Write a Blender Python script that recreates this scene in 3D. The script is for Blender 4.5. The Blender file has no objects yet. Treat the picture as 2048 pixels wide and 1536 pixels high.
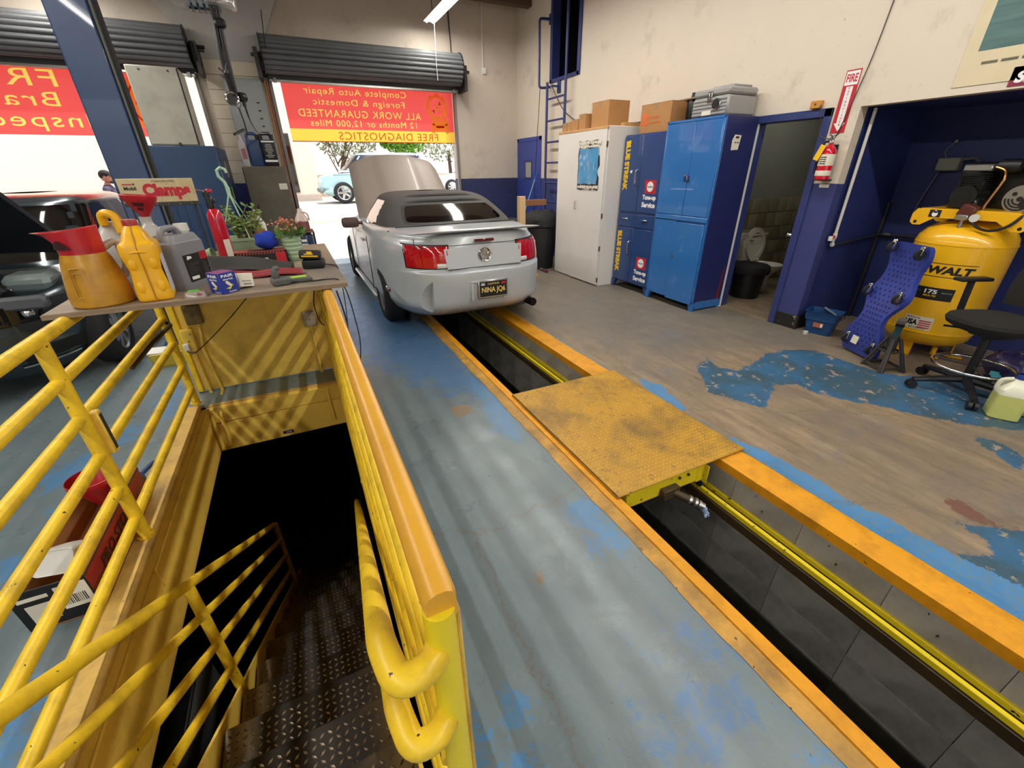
import bpy, bmesh, math, random
import numpy as np
from mathutils import Vector, Matrix, Euler
random.seed(7); rng = np.random.default_rng(7)
PI = math.pi
SC = bpy.context.scene
COL = SC.collection
# ------------------------------------------------------------------ camera, world, sun, exposure
def make_camera():
    f, yaw, pitch, roll = 839.856, .446525, .470801, -.012423
    cy, sy, cp, sp, cr, sr = math.cos(yaw), math.sin(yaw), math.cos(pitch), math.sin(pitch), math.cos(roll), math.sin(roll)
    fwd = Vector((sy*cp, cy*cp, -sp)); right = Vector((cy, -sy, 0)); up = right.cross(fwd)
    r2 = cr*right + sr*up; u2 = -sr*right + cr*up
    cam = bpy.data.cameras.new('camera'); o = bpy.data.objects.new('camera', cam); COL.objects.link(o)
    m = Matrix((r2, u2, -fwd)).transposed().to_4x4(); m.translation = (0, 0, 1.6)
    o.matrix_world = m
    cam.sensor_fit = 'HORIZONTAL'; cam.sensor_width = 36; cam.lens = f/2048*36; cam.clip_start = .02; cam.clip_end = 300
    SC.camera = o
make_camera()
SC.view_settings.view_transform = 'Standard'; SC.view_settings.look = 'None'
SC.view_settings.gamma = 1; SC.view_settings.use_curve_mapping = False
SC.view_settings.exposure = 0.0
SC.cycles.use_denoising = True
SC.cycles.max_bounces = 8; SC.cycles.diffuse_bounces = 5; SC.cycles.glossy_bounces = 4; SC.cycles.transmission_bounces = 6
SC.cycles.sample_clamp_indirect = 6.0
SC.cycles.caustics_reflective = False; SC.cycles.caustics_refractive = False
def make_world():
    w = bpy.data.worlds.new('world'); SC.world = w; w.use_nodes = True
    nt = w.node_tree; bg = nt.nodes['Background']
    s = nt.nodes.new('ShaderNodeTexSky'); s.sky_type = 'NISHITA'; s.sun_disc = False
    s.sun_elevation = math.radians(58); s.sun_rotation = math.radians(160); s.air_density = 1.0; s.dust_density = 3.0
    nt.links.new(s.outputs[0], bg.inputs[0]); bg.inputs[1].default_value = SKY
SKY = 0.42
SUN = 7.0
make_world()
def make_sun():
    l = bpy.data.lights.new('sun', 'SUN'); l.energy = SUN; l.angle = .02; l.color = (1, .95, .86)
    o = bpy.data.objects.new('sun', l); COL.objects.link(o)
    d = Vector((-.30, -.22, -1))          # light falls steeply, from the street side
    o.rotation_euler = d.to_track_quat('-Z', 'Y').to_euler()
make_sun()
TUBE_W = 46.0      # watts per lamp of 2.4 m
BTR = .72
# ------------------------------------------------------------------ helpers
def lin(h):
    if not isinstance(h, str): return tuple(h)[:3]
    h = h.lstrip('#'); c = [int(h[i:i+2], 16)/255 for i in (0, 2, 4)]
    return tuple(x/12.92 if x <= .04045 else ((x+.055)/1.055)**2.4 for x in c)
class NT:
    def __init__(s, m): s.t = m.node_tree; s.t.nodes.clear()
    def n(s, typ, **kw):
        x = s.t.nodes.new(typ)
        for k, v in kw.items():
            if k.startswith('i_'):
                k = k[2:]; x.inputs[int(k) if k.isdigit() else k.replace('_', ' ')].default_value = v
            else: setattr(x, k, v)
        return x
    def l(s, a, b): s.t.links.new(a, b)
    def coord(s, kind='Object', scale=None):
        c = s.n('ShaderNodeTexCoord').outputs[kind]
        if scale is None: return c
        mp = s.n('ShaderNodeMapping'); mp.inputs['Scale'].default_value = scale; s.l(c, mp.inputs[0]); return mp.outputs[0]
    def noise(s, vec, scale, detail=4, rough=.55, out='Fac', dist=0):
        x = s.n('ShaderNodeTexNoise'); x.inputs['Scale'].default_value = scale; x.inputs['Detail'].default_value = detail
        x.inputs['Roughness'].default_value = rough; x.inputs['Distortion'].default_value = dist
        s.l(vec, x.inputs['Vector']); return x.outputs[out]
    def ramp(s, fac, stops, interp='LINEAR'):
        r = s.n('ShaderNodeValToRGB'); cr = r.color_ramp; cr.interpolation = interp
        while len(cr.elements) < len(stops): cr.elements.new(.5)
        for e, (p, c) in zip(cr.elements, stops):
            e.position = p; e.color = (c, c, c, 1) if isinstance(c, (int, float)) else (*lin(c), 1)
        s.l(fac, r.inputs[0]); return r.outputs[0]
    def mix(s, fac, a, b, blend='MIX'):
        x = s.n('ShaderNodeMix', data_type='RGBA', blend_type=blend)
        for v, i in ((fac, 0), (a, 6), (b, 7)):
            if isinstance(v, (int, float)): x.inputs[i].default_value = v
            elif isinstance(v, (str, tuple)): x.inputs[i].default_value = (*lin(v), 1)
            else: s.l(v, x.inputs[i])
        return x.outputs[2]
    def math(s, op, a, b=0.0, c=None, clamp=False):
        x = s.n('ShaderNodeMath', operation=op, use_clamp=clamp)
        for i, v in enumerate((a, b, c)):
            if v is None: continue
            if isinstance(v, (int, float)): x.inputs[i].default_value = v
            else: s.l(v, x.inputs[i])
        return x.outputs[0]
    def bsdf(s, col, rough=.5, metal=0.0, **kw):
        b = s.n('ShaderNodeBsdfPrincipled'); o = s.n('ShaderNodeOutputMaterial'); s.l(b.outputs[0], o.inputs[0])
        for nm, v in (('Base Color', col), ('Roughness', rough), ('Metallic', metal)):
            if isinstance(v, (int, float)): b.inputs[nm].default_value = v
            elif isinstance(v, (str, tuple)): b.inputs[nm].default_value = (*lin(v), 1)
            else: s.l(v, b.inputs[nm])
        for k, v in kw.items(): b.inputs[k.replace('_', ' ')].default_value = v
        return b
    def bump(s, b, h, strength=.3, dist=.01):
        x = s.n('ShaderNodeBump'); x.inputs['Strength'].default_value = strength; x.inputs['Distance'].default_value = dist
        s.l(h, x.inputs['Height']); s.l(x.outputs[0], b.inputs['Normal'])
def newmat(name):
    m = bpy.data.materials.new(name); m.use_nodes = True; return m, NT(m)
def paint(name, col, rough=.45, metal=0.0, var=.12, scale=6, dirt=None, damt=0.0, dscale=3, chip=None, cscale=30, cthr=.72, bump=0.0, bscale=60, stretch=(1, 1, 1), **kw):
    """one paint / plastic / metal: tone variation, soft grime (dirt), hard-edged chips, fine relief"""
    m, t = newmat(name); v = t.coord('Object', stretch)
    c = lin(col); dk = tuple(x*(1-var) for x in c); lt = tuple(min(1, x*(1+var*.6)) for x in c)
    out = t.mix(t.noise(v, scale, 5), dk, lt)
    if dirt and damt > 0:
        f = t.ramp(t.noise(v, dscale, 7, .65), [(max(0, .62-damt*.5), 0.0), (.8, min(1, .35+damt))])
        out = t.mix(f, out, dirt)
    if chip:
        f = t.ramp(t.noise(v, cscale, 3, .5), [(cthr, 0.0), (cthr+.012, 1.0)])
        out = t.mix(f, out, chip)
    b = t.bsdf(out, rough, metal, **kw)
    if bump > 0: t.bump(b, t.noise(v, bscale, 4), bump, .004)
    return m
def glass(name, col='#ffffff', rough=.02, ior=1.45, alpha=None):
    m, t = newmat(name)
    b = t.bsdf(col, rough, 0.0, IOR=ior)
    b.inputs['Transmission Weight'].default_value = 1.0
    return m
class B:
    """collects shapes, then links them as one mesh object"""
    def __init__(s): s.v = []; s.f = []; s.mi = []; s.m = 0
    def add(s, vs, fs, M=None):
        o = len(s.v)
        for p in vs: s.v.append(tuple(M @ Vector(p)) if M is not None else tuple(p))
        for f in fs: s.f.append(tuple(o+i for i in f)); s.mi.append(s.m)
        return s
    def box(s, c, d, rot=None, bev=0, M=None, seg=1):
        R = Euler(rot).to_matrix().to_4x4() if rot else Matrix()
        T = Matrix.Translation(c) @ R
        if M is not None: T = M @ T
        x, y, z = (k/2 for k in d)
        if bev <= 0:
            return s.add([(-x,-y,-z),(x,-y,-z),(x,y,-z),(-x,y,-z),(-x,-y,z),(x,-y,z),(x,y,z),(-x,y,z)],
                         [(0,3,2,1),(4,5,6,7),(0,1,5,4),(1,2,6,5),(2,3,7,6),(3,0,4,7)], T)
        bm = bmesh.new(); bmesh.ops.create_cube(bm, size=1); bmesh.ops.scale(bm, vec=d, verts=bm.verts)
        bmesh.ops.bevel(bm, geom=bm.edges[:], offset=min(bev, min(d)*.49), segments=seg, profile=.6, affect='EDGES')
        s.bm(bm, T); return s
    def bm(s, bm, M=None):
        bm.verts.index_update()
        s.add([v.co[:] for v in bm.verts], [[v.index for v in f.verts] for f in bm.faces], M); bm.free()
    def b2(s, x0, x1, y0, y1, z0, z1, bev=0): return s.box(((x0+x1)/2, (y0+y1)/2, (z0+z1)/2), (abs(x1-x0), abs(y1-y0), abs(z1-z0)), bev=bev)
    def tube(s, path, r, n=10, cap=True, close=False):
        P = [Vector(p) for p in path]; N = len(P)
        rs = r if isinstance(r, (list, tuple)) else [r]*N
        T = []
        for i in range(N):
            a = P[i-1] if (i > 0 or close) else P[i]; b = P[(i+1) % N] if (i < N-1 or close) else P[i]
            T.append((b-a).normalized() if (b-a).length > 1e-9 else Vector((0, 0, 1)))
        u = T[0].orthogonal().normalized(); vs = []
        for i in range(N):
            u = (u - T[i]*u.dot(T[i])); u = u.normalized() if u.length > 1e-6 else T[i].orthogonal().normalized()
            w = T[i].cross(u)
            for k in range(n):
                a = 2*PI*k/n; vs.append(P[i] + (u*math.cos(a) + w*math.sin(a))*rs[i])
        fs = []
        for i in range(N if close else N-1):
            j = (i+1) % N
            for k in range(n): fs.append((i*n+k, i*n+(k+1) % n, j*n+(k+1) % n, j*n+k))
        if cap and not close: fs.append(tuple(range(n))[::-1]); fs.append(tuple((N-1)*n+k for k in range(n)))
        return s.add(vs, fs)
    def cyl(s, a, b, r0, r1=None, n=16, cap=True): return s.tube([a, b], [r0, r0 if r1 is None else r1], n, cap)
    def lathe(s, prof, c=(0, 0, 0), n=24, M=None, cap=True, sx=1, sy=1):
        vs = []; fs = []; K = len(prof)
        for r, z in prof:
            for k in range(n):
                a = 2*PI*k/n; vs.append((c[0]+r*math.cos(a)*sx, c[1]+r*math.sin(a)*sy, c[2]+z))
        for i in range(K-1):
            for k in range(n): fs.append((i*n+k, i*n+(k+1) % n, (i+1)*n+(k+1) % n, (i+1)*n+k))
        if cap: fs.append(tuple(range(n))[::-1]); fs.append(tuple((K-1)*n+k for k in range(n)))
        return s.add(vs, fs, M)
    def prism(s, poly, h0, h1, M=None):
        n = len(poly); vs = [(x, y, h0) for x, y in poly]+[(x, y, h1) for x, y in poly]
        fs = [tuple(range(n))[::-1], tuple(range(n, 2*n))]+[(i, (i+1) % n, n+(i+1) % n, n+i) for i in range(n)]
        return s.add(vs, fs, M)
    def sphere(s, c, r, nu=16, nv=10, M=None):
        r = (r, r, r) if isinstance(r, (int, float)) else r
        prof = []
        vs = [(c[0], c[1], c[2]-r[2])]
        for j in range(1, nv):
            t = -PI/2+PI*j/nv
            for k in range(nu):
                a = 2*PI*k/nu; vs.append((c[0]+r[0]*math.cos(t)*math.cos(a), c[1]+r[1]*math.cos(t)*math.sin(a), c[2]+r[2]*math.sin(t)))
        vs.append((c[0], c[1], c[2]+r[2])); fs = []
        for k in range(nu): fs.append((0, 1+(k+1) % nu, 1+k))
        for j in range(nv-2):
            for k in range(nu): fs.append((1+j*nu+k, 1+j*nu+(k+1) % nu, 1+(j+1)*nu+(k+1) % nu, 1+(j+1)*nu+k))
        L = len(vs)-1; b = 1+(nv-2)*nu
        for k in range(nu): fs.append((b+k, b+(k+1) % nu, L))
        return s.add(vs, fs, M)
    def torus(s, c, R, r, n=24, m=8, axis='Z', a0=0, a1=None):
        full = a1 is None; a1 = 2*PI if full else a1
        pts = []
        for k in range(n if full else n+1):
            a = a0+(a1-a0)*k/n; x, y = R*math.cos(a), R*math.sin(a)
            pts.append({'Z': (c[0]+x, c[1]+y, c[2]), 'Y': (c[0]+x, c[1], c[2]+y), 'X': (c[0], c[1]+x, c[2]+y)}[axis])
        return s.tube(pts, r, m, True, full)
    def grid(s, f, nu, nv, cu=False):
        vs = [f(i/(nu if cu else nu-1) if nu > 1 else 0, j/(nv-1)) for j in range(nv) for i in range(nu)]; fs = []
        for j in range(nv-1):
            for i in range(nu if cu else nu-1): fs.append((j*nu+i, j*nu+(i+1) % nu, (j+1)*nu+(i+1) % nu, (j+1)*nu+i))
        return s.add(vs, fs)
    def build(s, name, mats, parent=None, smooth=38, world=False, **tags):
        me = bpy.data.meshes.new(name)
        vs = s.v
        if world and parent is not None:
            q = wmat(parent).inverted(); vs = [q @ Vector(p) for p in vs]
        me.from_pydata([tuple(p) for p in vs], [], s.f)
        mats = mats if isinstance(mats, (list, tuple)) else [mats]
        for m in mats: me.materials.append(m)
        if len(mats) > 1: me.polygons.foreach_set('material_index', s.mi)
        me.validate()
        if smooth:
            me.polygons.foreach_set('use_smooth', [True]*len(me.polygons)); me.set_sharp_from_angle(angle=math.radians(smooth))
        return link(name, me, parent, **tags)
WM = {}
def wmat(o): return WM.get(o.name, Matrix())
def link(name, me, parent=None, label=None, cat=None, group=None, kind=None, M=None):
    o = bpy.data.objects.new(name, me); COL.objects.link(o)
    if parent is not None: o.parent = parent; WM[o.name] = wmat(parent)
    if M is not None: o.matrix_local = M
    tag(o, label, cat, group, kind); return o
def tag(o, label=None, cat=None, group=None, kind=None):
    for k, v in (('label', label), ('category', cat), ('group', group), ('kind', kind)):
        if v: o[k] = v
    return o
def thing(name, label, cat, loc=(0, 0, 0), rz=0, group=None, rot=None):
    o = bpy.data.objects.new(name, None); COL.objects.link(o); o.empty_display_size = .1
    o.location = loc; o.rotation_euler = rot or (0, 0, rz)
    WM[o.name] = Matrix.Translation(loc) @ Euler(rot or (0, 0, rz)).to_matrix().to_4x4()
    return tag(o, label, cat, group)
def struct(name, b, mats, parent=None, smooth=30, label=None, **kw):
    return b.build(name, mats, parent, smooth, label=label, kind=None if parent else 'structure', **kw)
_tc = {}
def text_mesh(s, bold=0.0, ext=0.0, res=3):
    k = (s, bold, ext)
    if k in _tc: return _tc[k]
    cu = bpy.data.curves.new('lettering', 'FONT'); cu.body = s; cu.offset = bold; cu.extrude = ext; cu.resolution_u = res
    cu.align_x = 'CENTER'; cu.align_y = 'CENTER'
    o = bpy.data.objects.new('lettering', cu); COL.objects.link(o)
    dg = bpy.context.evaluated_depsgraph_get(); me = bpy.data.meshes.new_from_object(o.evaluated_get(dg))
    bpy.data.objects.remove(o); bpy.data.curves.remove(cu)
    v = np.zeros(len(me.vertices)*3); me.vertices.foreach_get('co', v); v = v.reshape(-1, 3)
    fs = [tuple(p.vertices) for p in me.polygons]; bpy.data.meshes.remove(me)
    lo, hi = v.min(0), v.max(0); v[:, 0] -= (lo[0]+hi[0])/2; v[:, 1] -= (lo[1]+hi[1])/2
    _tc[k] = (v, fs, (hi-lo)); return _tc[k]
def text_into(b, s, M, w=None, h=None, bold=.015, mirror=False, shear=0.0, ext=0.0):
    """text in the local XY plane of M, fitted to w x h"""
    v, fs, d = text_mesh(s, bold, ext); v = v.copy()
    sy = h/d[1] if h else w/d[0]; sx = w/d[0] if w else sy
    v[:, 0] *= sx; v[:, 1] *= sy; v[:, 0] += shear*v[:, 1]
    if mirror: v[:, 0] *= -1
    b.add(v, [f[::-1] for f in fs] if mirror else fs, M)
def frame(o, xd, yd):
    """matrix with origin o, local x = xd, local y = yd"""
    x = Vector(xd).normalized(); y = Vector(yd); y = (y-x*y.dot(x)).normalized(); z = x.cross(y)
    m = Matrix((x, y, z)).transposed().to_4x4(); m.translation = o; return m
def lettering(s, o, xd, yd, mat, parent, w=None, h=None, bold=.015, mirror=False, shear=0, world=True, name='lettering', ext=0.0, label=None):
    b = B(); text_into(b, s, frame(o, xd, yd), w, h, bold, mirror, shear, ext)
    return b.build(name, mat, parent, smooth=0, world=world, label=label)
def catmull(P, n):
    P = np.array(P, float); K = len(P); out = []
    for t in np.linspace(0, K-1, n):
        i = min(int(t), K-2); u = t-i
        p0, p1, p2, p3 = P[max(i-1, 0)], P[i], P[i+1], P[min(i+2, K-1)]
        out.append(.5*((2*p1)+(-p0+p2)*u+(2*p0-5*p1+4*p2-p3)*u*u+(-p0+3*p1-3*p2+p3)*u**3))
    return np.array(out)
def bend(pts, r, n=5):
    """polyline with rounded corners"""
    P = [Vector(p) for p in pts]; out = [P[0]]
    for i in range(1, len(P)-1):
        a, b, c = P[i-1], P[i], P[i+1]; d0 = (a-b); d1 = (c-b); q = min(r, d0.length*.49, d1.length*.49)
        s, e = b+d0.normalized()*q, b+d1.normalized()*q
        for k in range(n+1):
            t = k/n; out.append((1-t)**2*s+2*t*(1-t)*b+t*t*e)
    return out+[P[-1]]
def dup(root, loc, rz=None, label=None, group=None, rot=None):
    r = root.copy(); COL.objects.link(r); r.location = loc
    if rz is not None: r.rotation_euler = (0, 0, rz)
    if rot is not None: r.rotation_euler = rot
    WM[r.name] = Matrix.Translation(loc) @ r.rotation_euler.to_matrix().to_4x4()
    if label: r['label'] = label
    if group: r['group'] = group
    def rec(src, dst):
        for ch in list(src.children):
            c = ch.copy(); COL.objects.link(c); c.parent = dst; WM[c.name] = wmat(dst); rec(ch, c)
    rec(root, r); return r
def rrect(hx, hy, r, n=6, cx=0, cy=0):
    r = max(.001, min(r, hx*.98, hy*.98)); out = []
    for ox, oy, a0 in ((hx-r, hy-r, 0), (-hx+r, hy-r, PI/2), (-hx+r, -hy+r, PI), (hx-r, -hy+r, 1.5*PI)):
        for k in range(n): a = a0+PI/2*k/(n-1); out.append((cx+ox+r*math.cos(a), cy+oy+r*math.sin(a)))
    return out
def rloft(b, lv, n=6, smooth=0, M=None, caps=True):
    """rounded-rectangle sections (z, hx, hy, r[, cx, cy]) lofted upward"""
    lv = [tuple(l)+(0,)*(6-len(l)) for l in lv]
    if smooth: lv = [tuple(x) for x in catmull(lv, smooth)]
    N = 4*n; vs = [(x, y, l[0]) for l in lv for x, y in rrect(l[1], l[2], l[3], n, l[4], l[5])]
    fs = [(j*N+i, j*N+(i+1) % N, (j+1)*N+(i+1) % N, (j+1)*N+i) for j in range(len(lv)-1) for i in range(N)]
    if caps: fs += [tuple(range(N))[::-1], tuple((len(lv)-1)*N+k for k in range(N))]
    return b.add(vs, fs, M)
# ------------------------------------------------------------------ materials
def two_tone(name, z, up, low, grime='#8a7c6c'):
    m, t = newmat(name); v = t.coord()
    sx = t.n('ShaderNodeSeparateXYZ'); t.l(v, sx.inputs[0])
    u = t.mix(t.noise(v, 1.3, 6), tuple(x*.9 for x in lin(up)), lin(up))
    u = t.mix(t.ramp(t.noise(v, 2.2, 8, .7), [(.56, 0.0), (.8, .5)]), u, grime)
    u = t.mix(t.ramp(t.noise(v, 14, 6, .7), [(.66, 0.0), (.72, .55)]), u, '#6b6258')
    lo = t.mix(t.noise(v, 2.5, 5), tuple(x*.75 for x in lin(low)), lin(low))
    lo = t.mix(t.ramp(t.noise(v, 34, 3, .6), [(.735, 0.0), (.75, .8)]), lo, '#b9bccc')
    w = t.math('ADD', sx.outputs[2], t.math('MULTIPLY', t.noise(v, 9, 3), .012))
    f = t.math('GREATER_THAN', w, z+.006)
    b = t.bsdf(t.mix(f, lo, u), .62); t.bump(b, t.noise(v, 45, 6, .7), .25, .004); return m
CREAM, NAVY = '#d6c9ba', '#303866'
M_BACK = two_tone('wall_paint_back', 1.45, CREAM, NAVY)
M_RIGHT = two_tone('wall_paint_right', 1.45, '#e0d4c4', '#3a4380')
M_ALC = paint('alcove_navy', '#2a3670', .5, var=.2, scale=3, chip='#a8acc0', cscale=26, cthr=.77, bump=.2, bscale=40)
M_NAVY = paint('navy_gloss', '#313c74', .4, var=.15, chip='#b5b9cc', cscale=30, cthr=.76)
M_COLUMN = two_tone('column_paint', 1.41, '#e2d8c4', '#343f70')
M_CEIL = paint('ceiling_paint', '#c9bfae', .8)
M_PLAIN = paint('side_wall_paint', '#cfc3ae', .75)
M_YEL = paint('yellow_rail_paint', '#f2cc2e', .38, var=.12, scale=7, dirt='#8a6a2c', damt=.35, dscale=9, chip='#3a2a18', cscale=48, cthr=.70, bump=.12, bscale=30)
M_YEL2 = paint('yellow_board_paint', '#f2ce5a', .5, var=.14, scale=5, dirt='#8a6a30', damt=.3, dscale=5, chip='#4a3820', cscale=55, cthr=.76, bump=.2, bscale=30)
M_CAP = paint('orange_yellow_paint', '#dfa534', .36, var=.12, scale=6, dirt='#9a6f2e', damt=.3, chip='#6f6358', cscale=22, cthr=.75, bump=.15)
M_CURB = paint('worn_curb_paint', '#d8b054', .6, var=.2, scale=9, dirt='#7d6440', damt=.45, dscale=7, chip='#4a3c2a', cscale=40, cthr=.73, bump=.3)
M_PITY = paint('pit_edge_orange', '#e09a1c', .42, var=.12, scale=5, dirt='#8a5c18', damt=.3, dscale=8, chip='#2e2012', cscale=34, cthr=.735, bump=.15)
M_PITY2 = paint('pit_edge_worn', '#cf9c3e', .55, var=.22, scale=7, dirt='#5f4a30', damt=.6, dscale=6, chip='#3a2c1c', cscale=30, cthr=.7, bump=.25)
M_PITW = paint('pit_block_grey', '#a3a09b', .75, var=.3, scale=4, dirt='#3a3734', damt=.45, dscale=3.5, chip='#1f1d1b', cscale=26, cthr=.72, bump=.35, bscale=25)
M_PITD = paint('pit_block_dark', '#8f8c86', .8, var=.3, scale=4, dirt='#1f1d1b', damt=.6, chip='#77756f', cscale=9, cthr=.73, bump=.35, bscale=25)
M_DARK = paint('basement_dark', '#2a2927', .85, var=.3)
M_BROWNST = paint('oily_brown_steel', '#4a3a20', .5, var=.35, scale=12, dirt='#1c150c', damt=.6)
M_LEMON = paint('lemon_rail_paint', '#e0c81e', .45, var=.12, chip='#2a2416', cscale=28, cthr=.68)
M_BLACK = paint('black_plastic', '#17171a', .45, var=.2)
M_BLACKM = paint('black_matt', '#131316', .75, var=.25)
M_RUBBER = paint('rubber', '#1b1b1d', .8, var=.2, dirt='#3a3835', damt=.3)
M_CHROME = paint('chrome', '#d8d8d8', .12, 1.0, var=.05)
M_STEEL = paint('steel_grey', '#8d8e90', .35, .9, var=.15)
M_ALU = paint('bare_aluminium', '#b9b9b6', .3, .85, var=.1)
M_DKSTEEL = paint('dark_cast_steel', '#4c4a48', .5, .5, var=.25, dirt='#2a2725', damt=.5)
M_WHITE = paint('white_paint', '#e4e2dc', .45, var=.05)
M_PAPER = paint('paper', '#e6e0d0', .8, var=.05)
M_BLACKINK = paint('black_ink', '#121212', .6, var=0)
M_WHITEINK = paint('white_ink', '#eeeeee', .6, var=0)
M_REDINK = paint('red_ink', '#bd1e30', .55, var=.03)
M_YELINK = paint('yellow_ink', '#f2c31a', .55, var=.03)
M_CARD = paint('cardboard', '#b0804e', .8, var=.12, scale=10)
M_WOOD = paint('pine_timber', '#c79a63', .6, var=.25, scale=5, stretch=(1, 1, .12))
M_PLASTW = paint('milky_plastic', '#d6d5cf', .35, var=.06, Subsurface_Weight=0.0)
# ------------------------------------------------------------------ floor
FLOOR_POLYS = dict(
 blue=[
  [(1.07,3.07),(1.19,2.7),(1.09,2.12),(1.02,2.05),(.93,2.27),(1.01,2.7)],
  [(.99,1.42),(1.13,1.39),(1.12,1.23),(1.12,1.05),(1.04,1.03),(1.0,1.17),(.95,1.28)],
  [(.99,1.26),(1.0,1.17),(.95,1.01),(.93,1.08)],
  [(.31,.74),(.37,.71),(.33,.63),(.28,.67)],[(.25,.57),(.35,.57),(.35,.48),(.24,.50)],[(.2,.73),(.22,.67),(.17,.58),(.12,.6)],
  [(1.04,.2),(1.13,.2),(1.14,.1),(1.03,.12)],
  [(2.38,2.45),(2.44,2.26),(2.35,1.89),(2.23,1.83),(2.25,2.16)],
  [(2.22,1.48),(2.32,1.46),(2.35,1.35),(2.39,1.16),(2.38,.94),(2.37,.77),(2.41,.53),(2.41,.36),(2.45,.2),(2.5,-.4),(2.2,-.4),(2.25,.96),(2.26,1.32)],
  [(-1.52,2.63),(-1.46,2.69),(-1.41,2.58),(-1.46,2.48)],[(-1.42,3.39),(-1.37,3.5),(-1.22,3.36),(-1.35,3.22)],
  [(-1.59,2.34),(-1.47,2.31),(-1.43,2.11),(-1.5,2.11)],[(-1.3,4.08),(-1.17,4.11),(-1.1,3.52),(-1.24,3.44)],[(-1.25,1.5),(-1.14,1.5),(-1.08,1.2),(-1.17,1.2)],
  [(-1.7,3.0),(-1.5,3.2),(-1.4,2.95),(-1.6,2.8)],[(-1.3,5.2),(-1.0,5.3),(-.9,4.3),(-1.2,4.3)]],
 faint=[
  [(.47,6.6),(1.17,5.2),(1.18,3.49),(1.1,2.75),(.83,2.89),(.5,3.6),(.2,4.4),(.1,6.5)],
  [(1.09,.63),(1.11,.53),(1.09,.4),(1.04,.43),(1.03,.53)],[(.75,.45),(.9,.5),(.95,.38),(.8,.36)]],
 teal=[
  [(3.0,2.4),(3.22,2.46),(3.14,2.29),(3.26,2.16),(3.53,2.21),(3.81,2.29),(4.05,2.28),(4.29,2.17),(4.3,1.87),(4.3,1.55),(4.67,1.24),(4.65,.93),(4.71,.82),(4.88,.73),(4.3,.3),(4.12,.52),(4.12,.64),(3.87,.85),(3.75,1.03),(3.66,1.23),(3.63,1.31),(3.54,1.36),(3.43,1.59),(3.45,1.78),(3.29,1.84),(3.11,1.75),(2.87,1.61),(2.78,1.76),(2.69,2.01),(2.82,2.14)],
  [(3.74,.78),(3.81,.68),(3.75,.53),(3.48,.45),(3.62,.62)],
  [(2.41,.36),(2.55,.26),(2.67,.34),(2.65,.45),(2.89,.27),(3.1,.1),(3.2,-.5),(2.4,-.5)]],
 bare=[
  [(2.26,20),(2.26,2.4),(2.3,1.7),(2.3,-8),(9,-8),(9,20)],
  [(.77,2.7),(.9,2.67),(.89,2.55),(.76,2.51)],
  [(.62,1.12),(.66,1.12),(.66,1.05),(.62,1.05)]],
 red=[[(2.83,.56),(2.89,.51),(2.84,.37),(2.95,.24),(2.76,.38),(2.75,.46)]])
def poly_mask(P, poly, soft):
    poly = np.array(poly, float); n = len(poly); d2 = np.full(len(P), 1e9); inside = np.zeros(len(P), bool)
    for i in range(n):
        a, b = poly[i], poly[(i+1) % n]; ab = b-a; t = np.clip(((P-a)@ab)/(ab@ab+1e-12), 0, 1)
        q = P-(a+t[:, None]*ab); d2 = np.minimum(d2, (q**2).sum(1))
        c = ((a[1] > P[:, 1]) != (b[1] > P[:, 1])); x = a[0]+(P[:, 1]-a[1])*(b[0]-a[0])/((b[1]-a[1]) if abs(b[1]-a[1]) > 1e-9 else 1e-9)
        inside ^= c & (P[:, 0] < x)
    d = np.sqrt(d2); return np.clip(.5+np.where(inside, d, -d)/soft*.5, 0, 1)
HOLE_S = (-.94, .09, .52, 3.55); HOLE_P = (1.28, 2.05, -4.0, 8.9)
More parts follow.
